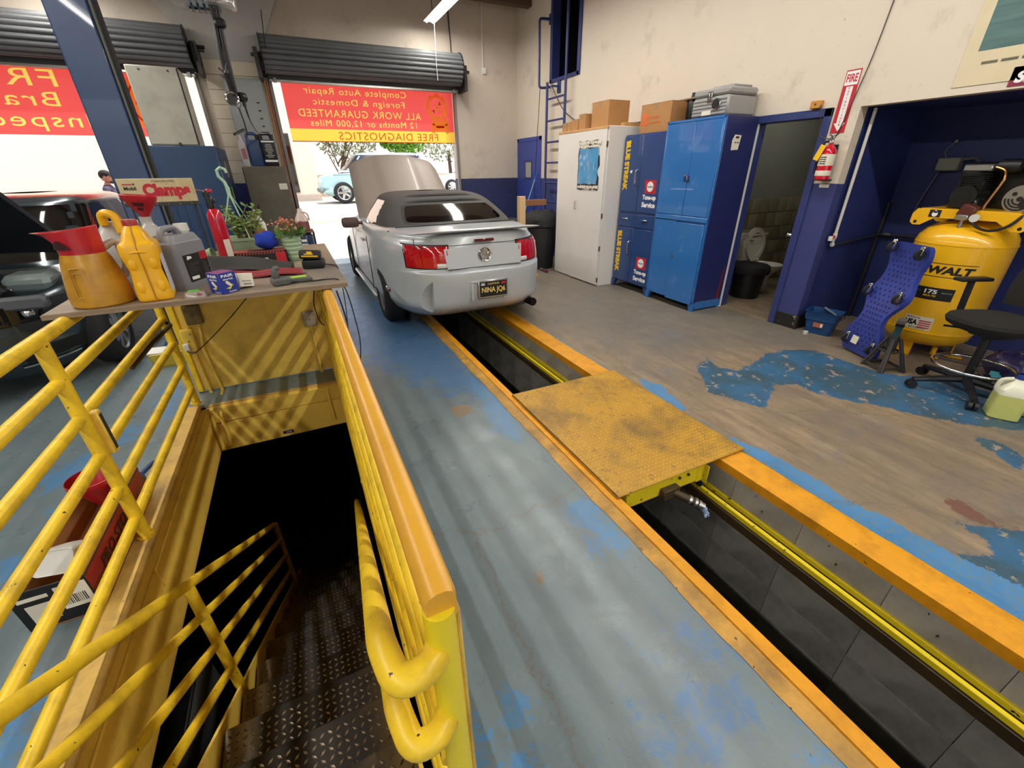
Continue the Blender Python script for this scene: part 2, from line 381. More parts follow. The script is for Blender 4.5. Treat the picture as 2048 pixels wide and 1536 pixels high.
def make_floor():
    def axis(a, b, f0, f1, fine, coarse, cuts):
        v = list(np.arange(a, f0, coarse))+list(np.arange(f0, f1, fine))+list(np.arange(f1, b, coarse))+[b]
        v = [x for x in v if all(abs(x-c) > fine*.45 for c in cuts)]+list(cuts); return sorted(v)
    xs = axis(-9, 4.72, -2.4, 4.72, .035, .4, (HOLE_S[0], HOLE_S[1], HOLE_P[0], HOLE_P[1]))
    xs = [x for x in xs if x < 4.72]+[4.72]
    ys = axis(-8, 9.65, -.2, 5.5, .035, .3, (HOLE_S[2], HOLE_S[3], HOLE_P[2], HOLE_P[3]))
    X, Y = np.meshgrid(xs, ys); P = np.stack([X.ravel(), Y.ravel()], 1); nx, ny = len(xs), len(ys)
    b = B(); b.v = [(x, y, 0.0) for x, y in P]
    def inh(x, y, h): return h[0] < x < h[1] and h[2] < y < h[3]
    for j in range(ny-1):
        for i in range(nx-1):
            cx, cy = (xs[i]+xs[i+1])/2, (ys[j]+ys[j+1])/2
            if inh(cx, cy, HOLE_S) or inh(cx, cy, HOLE_P): continue
            b.f.append((j*nx+i, j*nx+i+1, (j+1)*nx+i+1, (j+1)*nx+i))
    b.mi = [0]*len(b.f)
    # alcove and restroom floors
    b.box((5.3, .8, -.05), (1.16, 3.66, .1)); b.box((6.0, 3.6, -.05), (2.56, 1.9, .1))
    m, t = newmat('garage_floor'); v = t.coord()
    def at(n):
        a = t.n('ShaderNodeAttribute', attribute_name=n); return a.outputs['Fac']
    wob = t.math('SUBTRACT', t.noise(v, 7, 7, .65), .5); fine = t.math('SUBTRACT', t.noise(v, 38, 5, .7), .5)
    def edge(n, k=1.0, kf=.6, w=.03):
        s = t.math('ADD', at(n), t.math('ADD', t.math('MULTIPLY', wob, k), t.math('MULTIPLY', fine, kf)))
        return t.ramp(s, [(.5-w, 0.0), (.5+w, 1.0)])
    grey = t.mix(t.noise(v, 1.6, 7, .6), '#56666d', '#7b8b8f')
    grey = t.mix(t.ramp(t.noise(t.coord('Object', (1, .25, 1)), 9, 8, .7), [(.45, 0.0), (.75, .5)]), grey, '#566068')
    grey = t.mix(t.ramp(t.noise(v, 55, 3, .5), [(.72, 0.0), (.735, .85)]), grey, '#3a3f42')
    grey = t.mix(t.ramp(t.noise(v, 21, 3, .5), [(.75, 0.0), (.76, .7)]), grey, '#8a8078')
    blue = t.mix(t.noise(v, 5, 6, .65), '#336a9e', '#5590c4')
    blue = t.mix(t.ramp(t.noise(v, 30, 6, .7), [(.46, 0.0), (.62, .8)]), blue, '#64808c')
    teal = t.mix(t.noise(v, 2.6, 6, .7), '#284c68', '#3d7098'); teal = t.mix(t.ramp(t.noise(v, 2.2, 5, .6), [(.44, 0.0), (.56, .85)]), teal, '#3a525c')
    teal = t.mix(t.ramp(t.noise(v, 9, 6, .7), [(.585, 0.0), (.61, .95)]), teal, '#978974')
    str_ = t.noise(t.coord('Object', (2.6, .5, 1)), 4, 9, .72)
    bare = t.mix(t.ramp(str_, [(.3, 0.0), (.72, 1.0)]), '#6b5d4c', '#a59074')
    bare = t.mix(t.ramp(t.noise(v, 1.1, 6, .6), [(.42, 0.0), (.6, .6)]), bare, '#6a625a'); bare = t.mix(t.math('MULTIPLY', edge('aisle', .8, .4, .25), .72), bare, t.mix(t.noise(v, 5, 7, .7), '#57544f', '#837d74'))
    bare = t.mix(t.ramp(t.noise(v, 2.1, 7, .7), [(.56, 0.0), (.7, .5)]), bare, '#5e6a74')
    bare = t.mix(t.ramp(t.noise(v, 26, 5, .7), [(.6, 0.0), (.72, .5)]), bare, '#4a4138')
    c = t.mix(t.math('MULTIPLY', edge('faint', 1.4, .9, .12), .8), grey, '#4673a3')
    c = t.mix(t.math('MULTIPLY', edge('blue', 1.3, 1.5, .06), .85), c, blue)
    c = t.mix(edge('bare', .5, .25), c, bare)
    c = t.mix(edge('teal', .55, .3), c, teal)
    c = t.mix(edge('blue2', .6, .5), c, blue)
    c = t.mix(t.math('MULTIPLY', edge('red', .7, .4), .8), c, '#6a4238')
    crk = t.n('ShaderNodeTexVoronoi', feature='DISTANCE_TO_EDGE'); crk.inputs['Scale'].default_value = .42
    dv = t.n('ShaderNodeVectorMath', operation='ADD'); t.l(v, dv.inputs[0])
    nz = t.n('ShaderNodeVectorMath', operation='SCALE'); nz.inputs['Scale'].default_value = .25
    t.l(t.noise(v, 4, 6, .7, 'Color'), nz.inputs[0]); t.l(nz.outputs[0], dv.inputs[1]); t.l(dv.outputs[0], crk.inputs['Vector'])
    c = t.mix(t.ramp(crk.outputs['Distance'], [(.0, .6), (.0022, 0.0)]), c, '#6a5e52')
    rb = t.ramp(t.noise(v, 3, 6, .7), [(.3, .22), (.7, .42)])
    rough = t.math('ADD', rb, t.math('MULTIPLY', edge('bare', .5, .25), .22))
    bs = t.bsdf(c, rough); t.bump(bs, t.noise(v, 60, 6, .7), .12, .004)
    o = struct('floor', b, m, smooth=0); me = o.data
    nv = len(me.vertices); pad = np.zeros(nv-len(P))
    sets = {k: FLOOR_POLYS[k] for k in ('faint', 'teal', 'bare', 'red')}; sets['aisle'] = [[(2.25, 3.4), (2.9, 2.75), (3.6, 2.5), (4.6, 2.2), (6, 2.2), (6, 12), (2.25, 12)]]
    sets['blue'] = [p for p in FLOOR_POLYS['blue'] if p[0][0] < 2]; sets['blue2'] = [p for p in FLOOR_POLYS['blue'] if p[0][0] > 2]
    for k, ps in sets.items():
        soft = {'teal': .12, 'bare': .12, 'blue': .09, 'blue2': .09, 'faint': .4, 'red': .08, 'aisle': .7}[k]
        a = np.zeros(len(P))
        for p in ps: a = np.maximum(a, poly_mask(P, p, soft))
        if k in ('blue', 'red', 'faint', 'teal', 'blue2', 'aisle'): a = np.where(a > 0, a, 0)-np.where(a > .001, 0, .6)
        at_ = me.attributes.new(k, 'FLOAT', 'POINT'); at_.data.foreach_set('value', np.concatenate([a, pad+(1.0 if k == 'bare' else -.6)]).astype(np.float32))
make_floor()
# slab edges, curb and boards round the stairwell
def make_stairwell():
    b = B(); x0, x1, y0, y1 = HOLE_S
    b.b2(x0-.0, x0+.03, y0, y1, -.385, -.002); o = struct('trim_1', b, M_YEL2)
    for k, (ya, yb) in enumerate(((.52, 1.9), (1.905, 3.55))):
        q = B(); q.b2(x0+.03, x0+.042, ya, yb, -.12, -.004, .004); q.build('board', M_YEL2, o)
    b = B(); b.b2(x0, x1, y1-.03, y1, -.385, -.002); o = struct('trim_2', b, M_YEL2)
    q = B(); q.b2(x0+.042, x1-.02, y1-.045, y1-.03, -.13, -.004, .004); q.build('board', M_YEL2, o)
    q = B(); q.b2(x0+.042, x1-.02, y1-.043, y1-.03, -.383, -.136, .004); q.build('board', M_YEL2, o)
    q = B(); q.b2(-.455, -.375, y1-.046, y1-.0445, -.355, -.328); s = q.build('sticker', paint('purple_sticker', '#3a1c52', .4), o, label='small purple sticker')
    lettering('Jump', (-.41, y1-.0466, -.341), (1, 0, 0), (0, 0, 1), M_WHITEINK, o, w=.04, h=.014)
    b = B(); b.b2(x1, x1+.02, y0, y1, -.385, -.002); struct('trim_3', b, M_YEL2)
    b = B(); b.b2(x0-.09, x0+.002, .3, 3.56, -.01, .03, .012); struct('curb', b, M_CURB)
    b = B(); b.b2(x0+.045, x1-.02, y1-.004, y1+.03, -.006, .006, .002); struct('trim_4', b, M_CURB)
    # basement shell
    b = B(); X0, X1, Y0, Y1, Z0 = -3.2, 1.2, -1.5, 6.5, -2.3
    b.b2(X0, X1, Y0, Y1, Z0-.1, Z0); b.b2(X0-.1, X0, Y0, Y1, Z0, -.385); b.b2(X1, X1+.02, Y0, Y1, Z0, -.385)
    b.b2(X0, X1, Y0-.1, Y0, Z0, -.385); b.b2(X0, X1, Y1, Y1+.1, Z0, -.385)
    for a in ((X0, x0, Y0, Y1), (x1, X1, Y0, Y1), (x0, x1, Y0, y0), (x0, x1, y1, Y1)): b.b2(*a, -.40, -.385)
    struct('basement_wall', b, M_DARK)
make_stairwell()
def make_pit():
    x0, x1, y0, y1 = HOLE_P
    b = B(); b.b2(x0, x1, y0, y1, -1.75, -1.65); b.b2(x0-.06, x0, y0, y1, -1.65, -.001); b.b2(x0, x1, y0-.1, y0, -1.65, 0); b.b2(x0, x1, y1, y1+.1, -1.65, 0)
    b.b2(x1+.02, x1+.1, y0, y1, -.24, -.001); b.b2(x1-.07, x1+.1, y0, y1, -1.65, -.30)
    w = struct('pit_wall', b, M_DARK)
    up = None; L = .40
    def blk(name, mat, dx, dz, bev=.004):
        q = B(); q.box((0, 0, 0), (dx, L-.0016, dz), bev=.0012); return q.build(name, mat, w)
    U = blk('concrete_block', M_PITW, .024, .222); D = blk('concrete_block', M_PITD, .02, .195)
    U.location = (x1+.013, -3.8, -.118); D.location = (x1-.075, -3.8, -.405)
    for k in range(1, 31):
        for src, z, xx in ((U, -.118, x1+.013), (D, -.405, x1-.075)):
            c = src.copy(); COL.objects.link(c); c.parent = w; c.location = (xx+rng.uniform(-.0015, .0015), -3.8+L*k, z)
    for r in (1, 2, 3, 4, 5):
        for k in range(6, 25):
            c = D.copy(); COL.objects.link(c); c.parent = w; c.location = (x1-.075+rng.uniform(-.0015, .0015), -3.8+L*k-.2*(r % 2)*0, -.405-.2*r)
    # yellow double rail on the ledge
    r = B(); r.b2(x1-.09, x1+.02, y0, y1, -.305, -.24, .004); t = struct('trim_5', r, M_BROWNST)
    for a, c in ((x1-.080, x1-.055), (x1-.014, x1+.012)):
        q = B(); q.b2(a, c, y0, y1, -.24, -.205, .004); q.build('guide_rail', M_LEMON, t)
    # painted steel angles along both lips
    for nm, xo, xi, xe in (('trim_6', x0-.14, x0-.055, x0), ('trim_7', x1+.185, x1+.10, x1)):
        q = B(); s = 1 if xe > xo else -1
        def wav(u, v, xo=xo, xi=xi):
            y = y0+(y1-y0)*u; e = (math.sin(y*7.1)+math.sin(y*17.3)*.6+math.sin(y*31)*.4)*.004
            return (xo+e+(xi-xo-e)*v, y, .004*(1 if .2 < v < .9 else .6))
        q.grid(wav, 200, 4); t = struct(nm, q, M_PITY2 if nm == 'trim_6' else M_PITY, smooth=0)
        q = B(); xs = xi-.004*s
        P = [(xs, .010), (xe+.003*s, .004), (xe+.003*s, -.055), (xe-.003*s, -.055), (xe-.003*s, -.002), (xs, .001)]
        if s < 0: P = P[::-1]
        n = len(P); vs = [(p[0], y0, p[1]) for p in P]+[(p[0], y1, p[1]) for p in P]
        q.add(vs, [(i, n+i, n+(i+1) % n, (i+1) % n) for i in range(n)]+[tuple(range(n)), tuple(range(n, 2*n))[::-1]])
        q.build('edge_angle', M_PITY, t, smooth=0)
make_pit()
# ------------------------------------------------------------------ walls and ceiling
H = 4.55
def make_walls():
    b = B(); Y = 9.45
    for a in ((-9.2, -8.0, 0, H), (-8.0, -5.3, 3.0, H), (-5.3, -4.5, 0, H), (-4.5, -.92, 3.02, H), (-.92, .10, 0, H), (.10, 3.32, 3.02, H), (3.32, 4.9, 0, H)):
        b.b2(a[0], a[1], Y, Y+.2, a[2], a[3])
    wb = struct('wall_back', b, M_BACK)
    # pier of blocks between the two bays, with a haunch above
    M_PIER = two_tone('pier_paint', 1.45, '#d9cdb8', '#2f3a78')
    for k in range(16):
        z0 = k*.2; q = B()
        if k % 2: q.b2(-.80, -.02, Y-.10, Y, z0+.002, z0+.198, .004)
        else: q.b2(-.80, -.43, Y-.10, Y, z0+.002, z0+.198, .004); q.b2(-.426, -.02, Y-.10, Y, z0+.002, z0+.198, .004)
        q.build('concrete_block', M_PIER, wb)
    q = B(); vs = [(-.80, Y-.1, 3.2), (-.02, Y-.1, 3.2), (-.02, Y, 3.2), (-.80, Y, 3.2), (-1.35, Y-.32, 4.1), (.5, Y-.32, 4.1), (.5, Y, 4.1), (-1.35, Y, 4.1)]
    q.add(vs, [(0, 3, 2, 1), (4, 5, 6, 7), (0, 1, 5, 4), (1, 2, 6, 5), (2, 3, 7, 6), (3, 0, 4, 7)]); q.b2(-1.35, .5, Y-.32, Y, 4.1, H)
    q.build('haunch', paint('haunch_paint', '#b9b6b2', .7), wb)
    q = B()
    q.tube([(3.97, Y-.012, H), (3.97, Y-.012, 3.4)], .012, 8); q.box((3.985, Y-.02, 3.36), (.09, .04, .11), bev=.01); q.build('conduit', M_WHITE, wb)
    W = 4.72; b = B(); T = .12
    for a in ((2.63, 2.87, 0, H), (2.87, 3.68, 2.06, H), (3.68, 7.14, 0, H), (7.14, 8.05, 0, 3.03), (7.14, 8.05, 4.32, H), (8.05, 9.5, 0, H), (-8, 2.63, 2.07, H), (-8, -1.0, 0, 2.07)):
        b.b2(W, W+T, a[0], a[1], a[2], a[3])
    struct('wall_right', b, M_RIGHT)
    b = B(); b.b2(W+.11, 5.83, 2.63, 2.74, 0, 2.07); b.b2(5.78, 5.88, -1.05, 2.74, 0, 2.2); b.b2(W+.11, 5.83, -1.1, -1.0, 0, 2.07); b.b2(W+.11, 5.83, -1.05, 2.74, 2.07, 2.2)
    struct('wall_alcove', b, M_ALC)
    b = B(); b.b2(W-.012, W, 2.60, 2.86, .0, .15, .003); b.b2(W-.01, 4.95, 2.615, 2.632, 0, .15); struct('baseboard_right', b, paint('black_baseboard', '#1d1c1c', .5, chip='#8a8070', cscale=18, cthr=.66))
    b = B(); b.b2(-9.2, -9, -8, 9.5, 0, H); struct('wall_left', b, M_PLAIN)
    b = B()
    for a in ((-9, -5.5, 0, H), (-5.5, -1.8, 3.6, H), (-1.8, -.6, 0, H), (-.6, 3.6, 3.6, H), (3.6, 4.9, 0, H)): b.b2(a[0], a[1], -8.2, -8, a[2], a[3])
    struct('wall_front', b, M_PLAIN)
    b = B(); b.b2(-9.2, 8, -8.2, 9.65, H, H+.15); c = struct('ceiling', b, M_CEIL)
    for k in range(9):
        q = B(); q.b2(-9, 4.72, 8.9-1.9*k-.08, 8.9-1.9*k+.08, H-.28, H, .0); q.build('beam', paint('beam_timber', '#5a4636', .8) if k == 0 else bpy.data.materials['beam_timber'], c)
make_walls()
def make_hatch():
    W = 4.72; b = B()
    for a in ((7.12, 7.19, 3.0, 4.35), (8.0, 8.07, 3.0, 4.35)): b.b2(W-.03, W+.14, a[0], a[1], a[2], a[3], .005)
    b.b2(W-.03, W+.14, 7.12, 8.07, 3.0, 3.05, .005); b.b2(W-.03, W+.14, 7.12, 8.07, 4.3, 4.35, .005)
    w = struct('window_1', b, M_NAVY)
    q = B(); q.b2(W+.12, W+2.1, 7.0, 8.2, 3.0, 3.02); q.b2(W+.12, W+2.1, 6.9, 7.0, 3.0, 4.4); q.b2(W+.12, W+2.1, 8.2, 8.3, 3.0, 4.4); q.b2(W+2.0, W+2.1, 7, 8.2, 3, 4.4); q.b2(W+.12, W+2.1, 6.9, 8.3, 4.4, 4.5)
    q.build('shaft', paint('shaft_dark', '#14172a', .9), w)
make_hatch()
def make_blue_door():
    W = 4.72; b = B(); b.b2(W-.02, W+.02, 8.36, 8.43, 0, 2.2, .004); b.b2(W-.02, W+.02, 9.33, 9.40, 0, 2.2, .004); b.b2(W-.02, W+.02, 8.36, 9.40, 2.13, 2.2, .004)
    MD = paint('door_blue', '#3b4c9c', .42, var=.1, chip='#c8cad6', cscale=24, cthr=.76)
    d = struct('door_1', b, MD)
    q = B(); q.b2(W-.012, W-.001, 8.43, 9.33, .02, 2.13, .003); l = q.build('leaf', MD, d)
    q = B(); y0, y1, z0, z1 = 8.76, 9.02, 1.46, 1.75
    q.b2(W-.02, W-.01, y0-.03, y1+.03, z1, z1+.03); q.b2(W-.02, W-.01, y0-.03, y1+.03, z0-.03, z0); q.b2(W-.02, W-.01, y0-.03, y0, z0, z1); q.b2(W-.02, W-.01, y1, y1+.03, z0, z1); q.build('window_frame', M_NAVY, l)
    q = B(); q.b2(W-.014, W-.0125, y0, y1, z0, z1); q.build('pane', paint('dusty_pane', '#a9ab9a', .25), l)
    q = B(); q.cyl((W-.012, 8.52, .98), (W-.055, 8.52, .98), .012); q.sphere((W-.075, 8.52, .98), .032); q.cyl((W-.012, 8.52, 1.12), (W-.03, 8.52, 1.12), .022); q.build('door_knob', M_CHROME, l)
make_blue_door()
# ------------------------------------------------------------------ guard rails, panel, stairs
def left_guard():
    t = thing('guard_rail', 'yellow pipe guard rail of six bars along the curb on the car side', 'railing', (-.97, 2.13, .03))
    X = -.97; R = .024
    zs = (1.045, .87, .70, .515, .333, .15)
    for i, z in enumerate(zs):
        far = 3.86 if i == 0 else 3.60
        b = B(); pts = bend([(X-.012, .15, z-.008), (X, far, z)] if i == 0 else [(X-.008, .15, z-.006), (X, far-.0, z)], .05)
        b.tube(pts, .026 if i == 0 else .0235, 14); b.build('top_rail' if i == 0 else 'mid_rail', M_YEL, t, world=True)
        if i:
            for y in (2.13, 3.6): b = B(); b.torus((X, y, z), .026, .006, 14, 6, 'X'); b.build('weld', M_YEL, t, world=True)
    for y in (.2, 2.13, 3.6):
        b = B(); b.cyl((X, y, .02), (X, y, 1.04), .0265, n=16); b.cyl((X, y, .028), (X, y, .04), .036, n=16); p = b.build('post', M_YEL, t, world=True)
        if y == 2.13:
            q = B(); z = .60
            q.b2(X+.0, X+.045, y+.022, y+.062, z-.105, z+.105, .005); bx = q.build('outlet_box', M_YEL2, p, world=True)
            q = B(); q.b2(X+.0445, X+.0462, y+.030, y+.054, z-.088, z+.088); q.build('cover_plate', M_DKSTEEL, bx, world=True)
    b = B(); b.tube(bend([(X, 3.6, .68), (X+.05, 3.55, .67), (X+.01, 3.2, .66), (X, 2.8, .655)], .05), .012, 8); b.build('flex_conduit', M_BROWNST, t, world=True)
left_guard()
def right_guard():
    t = thing('guard_rail', 'yellow guard rail with wooden cap between the stairwell and the pit', 'railing', (.075, 2.1, 0))
    y0, y1 = .415, 3.86
    b = B()
    prof = [(.052, 1.0), (.052, 1.035), (.060, 1.049), (.072, 1.054), (.088, 1.054), (.099, 1.048), (.104, 1.034), (.104, .99), (.098, .985), (.098, 1.0)]
    n = len(prof)
    def ring(y, k): return [(.078+(x-.078)*k, y, 1.02+(z-1.02)*k) for x, z in prof]
    vs = ring(y0, .9)+ring(y0+.012, 1)+ring(y1, 1); fs = [(r*n+i, r*n+(i+1) % n, (r+1)*n+(i+1) % n, (r+1)*n+i) for r in range(2) for i in range(n)]+[tuple(range(n))[::-1], tuple(range(2*n, 3*n))]
    b.add(vs, fs); b.build('top_cap', M_CAP, t, world=True)
    for k, z in enumerate((.86, .70, .53, .36, .19)):
        b = B(); b.tube([(.072-.004*k, y0+.02, z), (.072-.004*k, y1, z)], .0235, 14); b.build('mid_rail', M_YEL, t, world=True)
    b = B(); b.b2(.035, .058, y0+.06, y1, -.1, .13, .004); b.build('toe_board', M_YEL2, t, world=True)
    for y in (y0+.012, 2.1, 3.8):
        b = B(); b.cyl((.075, y, .0), (.075, y, 1.01), .026, n=18); b.cyl((.075, y, .001), (.075, y, .012), .045, n=18); b.build('post', paint('fresh_yellow', '#e9d226', .35, chip='#3a2a18', cscale=26, cthr=.75) if y < 1 else M_YEL, t, world=True)
    b = B(); b.b2(.098, .106, y0, y0+.03, 0, 1.0, .003); b.b2(.06, .106, y0+.026, y0+.032, 0, 1.0, .002); b.build('corner_strip', M_CURB, t, world=True)
    # two grab rails bent off the end post and running down the stair
    for z0 in (.915, .72):
        b = B(); s = -.712
        def P(y): return (-.016, y, z0+.05+s*(y-.44))
        pts = bend([(.070, y0+.015, z0-.0), (.045, y0-.018, z0+.005), (-.004, y0-.022, z0+.008), (-.016, y0+.05, z0+.02+s*.02), (-.018, 3.0, z0+.03+s*(3.0-y0-.05))], .04, 6)
        b.tube(pts, .0235, 14); b.build('hand_rail', M_YEL, t, world=True)
right_guard()
def panel():
    t = thing('plywood_panel', 'yellow plywood panel closing the end of the stairwell under the bench', 'panel', (-.45, 3.88, 0))
    b = B(); b.b2(-1.0, .118, 3.865, 3.885, .01, 1.03, .003); b.build('sheet', M_YEL2, t, world=True)
    for a, c in ((-1.0, -.955), (.085, .118)): b = B(); b.b2(a, c, 3.843, 3.865, .01, 1.03, .006); b.build('batten', M_YEL, t, world=True)
    Y = 3.864
    def boxx(x0, x1, z0, z1, mat, nm, d=.045):
        q = B(); q.b2(x0, x1, Y-d, Y, z0, z1, .006); q.b2(x0+.008, x1-.008, Y-d-.004, Y-d, z0+.008, z1-.008, .002); o = q.build(nm, mat, t, world=True)
        q = B()
        for dx, dz in ((.2, .2), (.8, .8), (.5, .5)): q.cyl((x0+(x1-x0)*dx, Y-d-.0045, z0+(z1-z0)*dz), (x0+(x1-x0)*dx, Y-d-.006, z0+(z1-z0)*dz), .005, n=8)
        q.build('screw', M_DKSTEEL, o, world=True)
    boxx(-.11, -.01, .435, .56, paint('grey_box', '#a9a08e', .5, var=.15, dirt='#6f6048', damt=.4), 'junction_box')
    boxx(-.90, -.79, .575, .72, paint('oily_box', '#8f7c48', .5, var=.3, scale=20, dirt='#3a2f1c', damt=.7, dscale=14), 'junction_box')
    boxx(-.965, -.885, .36, .545, M_YEL2, 'outlet_box')
    q = B(); q.b2(-.968, -.93, 3.785, 3.818, .385, .44, .004); q.build('plug', M_WHITE, t, world=True)
    for pts in ([(-.06, 3.845, .44), (-.06, 3.845, -.02), (-.052, 3.50, -.03), (-.045, 3.495, -.31)], [(-.835, 3.845, .58), (-.835, 3.845, .52), (-.86, 3.845, .36), (-.83, 3.845, .0), (-.825, 3.49, -.04), (-.825, 3.49, -.34)],
                [(-.925, 3.845, .37), (-.91, 3.845, -.01), (-.885, 3.49, -.06), (-.884, 3.49, -.36)], [(-.905, 3.845, 1.02), (-.905, 3.845, .56)]):
        q = B(); q.tube(bend(pts, .03), .0125, 10)
        for f in (.35, .97):
            a = Vector(pts[-2]).lerp(Vector(pts[-1]), f); d = (Vector(pts[-1])-Vector(pts[-2])).normalized()*.012; q.cyl(a-d, a+d, .0165, n=10)
        q.build('conduit', M_YEL2, t, world=True)
panel()
def bench():
    t = thing('bench_top', 'thick plywood bench top laid across the two guard rails', 'workbench', (-.43, 3.0, 1.056))
    b = B(); b.b2(-1.04, .183, 2.385, 3.93, 1.057, 1.08, .003)
    m, nt = newmat('bench_plywood'); v = nt.coord('Object', (.35, 2.2, 1))
    c = nt.mix(nt.noise(v, 9, 8, .7, dist=.8), '#7c6a58', '#a8937c')
    c = nt.mix(nt.ramp(nt.noise(nt.coord(), 2.4, 6, .6), [(.45, 0.0), (.62, .85)]), c, '#6e6a64')
    c = nt.mix(nt.ramp(nt.noise(nt.coord(), 13, 6, .7), [(.6, 0.0), (.72, .7)]), c, '#8a4a34')
    bs = nt.bsdf(c, .55); nt.bump(bs, nt.noise(v, 40, 6), .2, .003)
    b.build('board', m, t, world=True)
    b = B(); b.b2(-1.04, .183, 2.3835, 2.3855, 1.058, 1.079); b.build('edge_band', paint('ply_edge', '#93806c', .6, var=.3, scale=30, stretch=(.05, 1, 3), dirt='#5a4a3c', damt=.4), t, world=True)
bench()
def plate_lugs(b, x0, x1, y0, y1, z, p=.03, l=.0125, w=.0045, h=.0022, jit=0):
    """raised bars of tread plate, turned by quarter turns like a checkerboard"""
    i = 0
    nx, ny = int((x1-x0)/p), int((y1-y0)/p)
    for a in range(nx):
        for c in range(ny):
            x, y = x0+(a+.5)*p, y0+(c+.5)*p; th = PI/4 if (a+c) % 2 else -PI/4
            cx, sx = math.cos(th), math.sin(th)
            pts = [(-l, 0, 0), (0, -w, 0), (l, 0, 0), (0, w, 0), (-l*.5, 0, h), (l*.5, 0, h)]
            vs = [(x+px*cx-py*sx, y+px*sx+py*cx, z+pz) for px, py, pz in pts]
            b.add(vs, [(0, 1, 5, 4), (1, 2, 5), (2, 3, 4, 5), (3, 0, 4)])
def pit_bridge():
    t = thing('pit_bridge', 'yellow checker plate bridge lying across the open service pit', 'cover plate', (1.755, 1.975, 0))
    m, nt = newmat('worn_yellow_plate'); v = nt.coord()
    c = nt.mix(nt.noise(v, 5, 6, .65), '#9c742a', '#c89a30')
    c = nt.mix(nt.ramp(nt.noise(v, 2.3, 7, .65), [(.47, 0.0), (.68, .85)]), c, '#5f4c34')
    c = nt.mix(nt.ramp(nt.noise(v, 24, 5, .6), [(.56, 0.0), (.66, .6)]), c, '#6b5230')
    c = nt.mix(nt.ramp(nt.noise(v, 6.5, 5, .55), [(.745, 0.0), (.755, 1.0)]), c, '#b9bcb8')
    bs = nt.bsdf(c, .42); nt.bump(bs, nt.noise(v, 90, 3), .15, .002)
    ml, nt = newmat('worn_yellow_lug'); v = nt.coord(); c = nt.mix(nt.noise(v, 5, 6, .65), '#d8a434', '#f2c546'); c = nt.mix(nt.ramp(nt.noise(v, 2.3, 7, .65), [(.47, 0.0), (.68, .75)]), c, '#7d6238'); nt.bsdf(c, .32)
    x0, x1, y0, y1, z = 1.258, 2.256, 1.322, 2.632, .022
    b = B(); b.b2(x0, x1, y0, y1, z-.008, z, .002); p = b.build('plate', m, t, world=True)
    q = B(); plate_lugs(q, x0+.008, x1-.008, y0+.008, y1-.008, z, .0285, .0118, .0046, .0042); q.build('tread_lug', ml, p, smooth=0, world=True, kind='stuff')
    q = B(); q.b2(x0, x0+.008, y0, y1, z-.055, z, .002); q.build('side_flange', m, t, world=True)
    q = B(); Mx = Matrix.Translation((x0, y0, z-.05)) @ Matrix.Rotation(-PI/2, 4, 'Y')
    l = B(); plate_lugs(l, .004, .05, .01, y1-y0-.01, 0, .024, .0105, .004, .003); q.add([(-v_[2], v_[1], v_[0]) for v_ in l.v], [f[::-1] for f in l.f], Matrix.Translation((x0, y0, z-.055))); q.build('tread_lug', ml, t, smooth=0, world=True, kind='stuff')
    b = B()
    b.b2(x0+.075, 1.875, y0+.012, y0+.02, -.105, z-.008, .002); b.b2(x0+.075, 1.875, y1-.02, y1-.012, -.105, z-.008, .002)
    b.b2(x0+.075, x0+.083, y0+.012, y1-.012, -.105, z-.008, .002); b.b2(1.867, 1.875, y0+.012, y1-.012, -.105, z-.008, .002)
    b.b2(x0+.03, x1-.03, y0+.3, y0+.34, -.03, z-.008); b.b2(x0+.03, x1-.03, y1-.34, y1-.3, -.03, z-.008)
    b.build('frame', M_LEMON, t, world=True)
    b = B(); b.b2(1.90, 1.955, y0+.03, y0+.036, -.14, z-.01, .002); b.b2(1.955, 1.963, y0+.0, y0+.07, -.15, -.02, .002); b.build('bracket', M_LEMON, t, world=True)
    for x in (1.72, 1.79):
        q = B(); q.cyl((x, y0+.012, -.02), (x, y0+.0, -.02), .009, n=6); q.build('bolt', M_DKSTEEL, t, world=True)
    b = B(); b.cyl((1.955, y0+.05, -.17), (1.985, y0+.05, -.17), .03, n=20); b.build('guide_wheel', M_DKSTEEL, t, world=True)
    b = B(); b.b2(1.58, 1.70, y0-.03, y0+.014, -.115, -.05, .004); b.build('socket_block', M_BROWNST, t, world=True)
    b = B(); a = Vector((1.66, y0-.01, -.085)); d = Vector((.6, -.52, -.32)).normalized()
    b.cyl(a, a+d*.15, .023, n=16); b.build('hose_stub', M_BROWNST, t, world=True)
    b = B()
    for s0, r in ((.10, .027), (.135, .029), (.16, .026)): b.cyl(a+d*s0, a+d*(s0+.016), r, n=16)
    b.cyl(a+d*.17, a+d*.2, .02, n=16); b.build('hose_clamp', M_ALU, t, world=True)
    b = B(); e = a+d*.195
    for k in range(7):
        r = random.Random(k); q = [e+Vector((r.uniform(-.012, .012), r.uniform(-.012, .012), -.012*j))+Vector((.010*j*(.2+r.random()*.6), -.006*j*r.random(), -.002*j)) for j in range(6)]
        b.tube(q, [.011, .013, .012, .010, .008, .004], 6)
    b.build('plug_rag', paint('blue_rag', '#8fa6c4', .8, var=.2, scale=40), t, world=True)
pit_bridge()
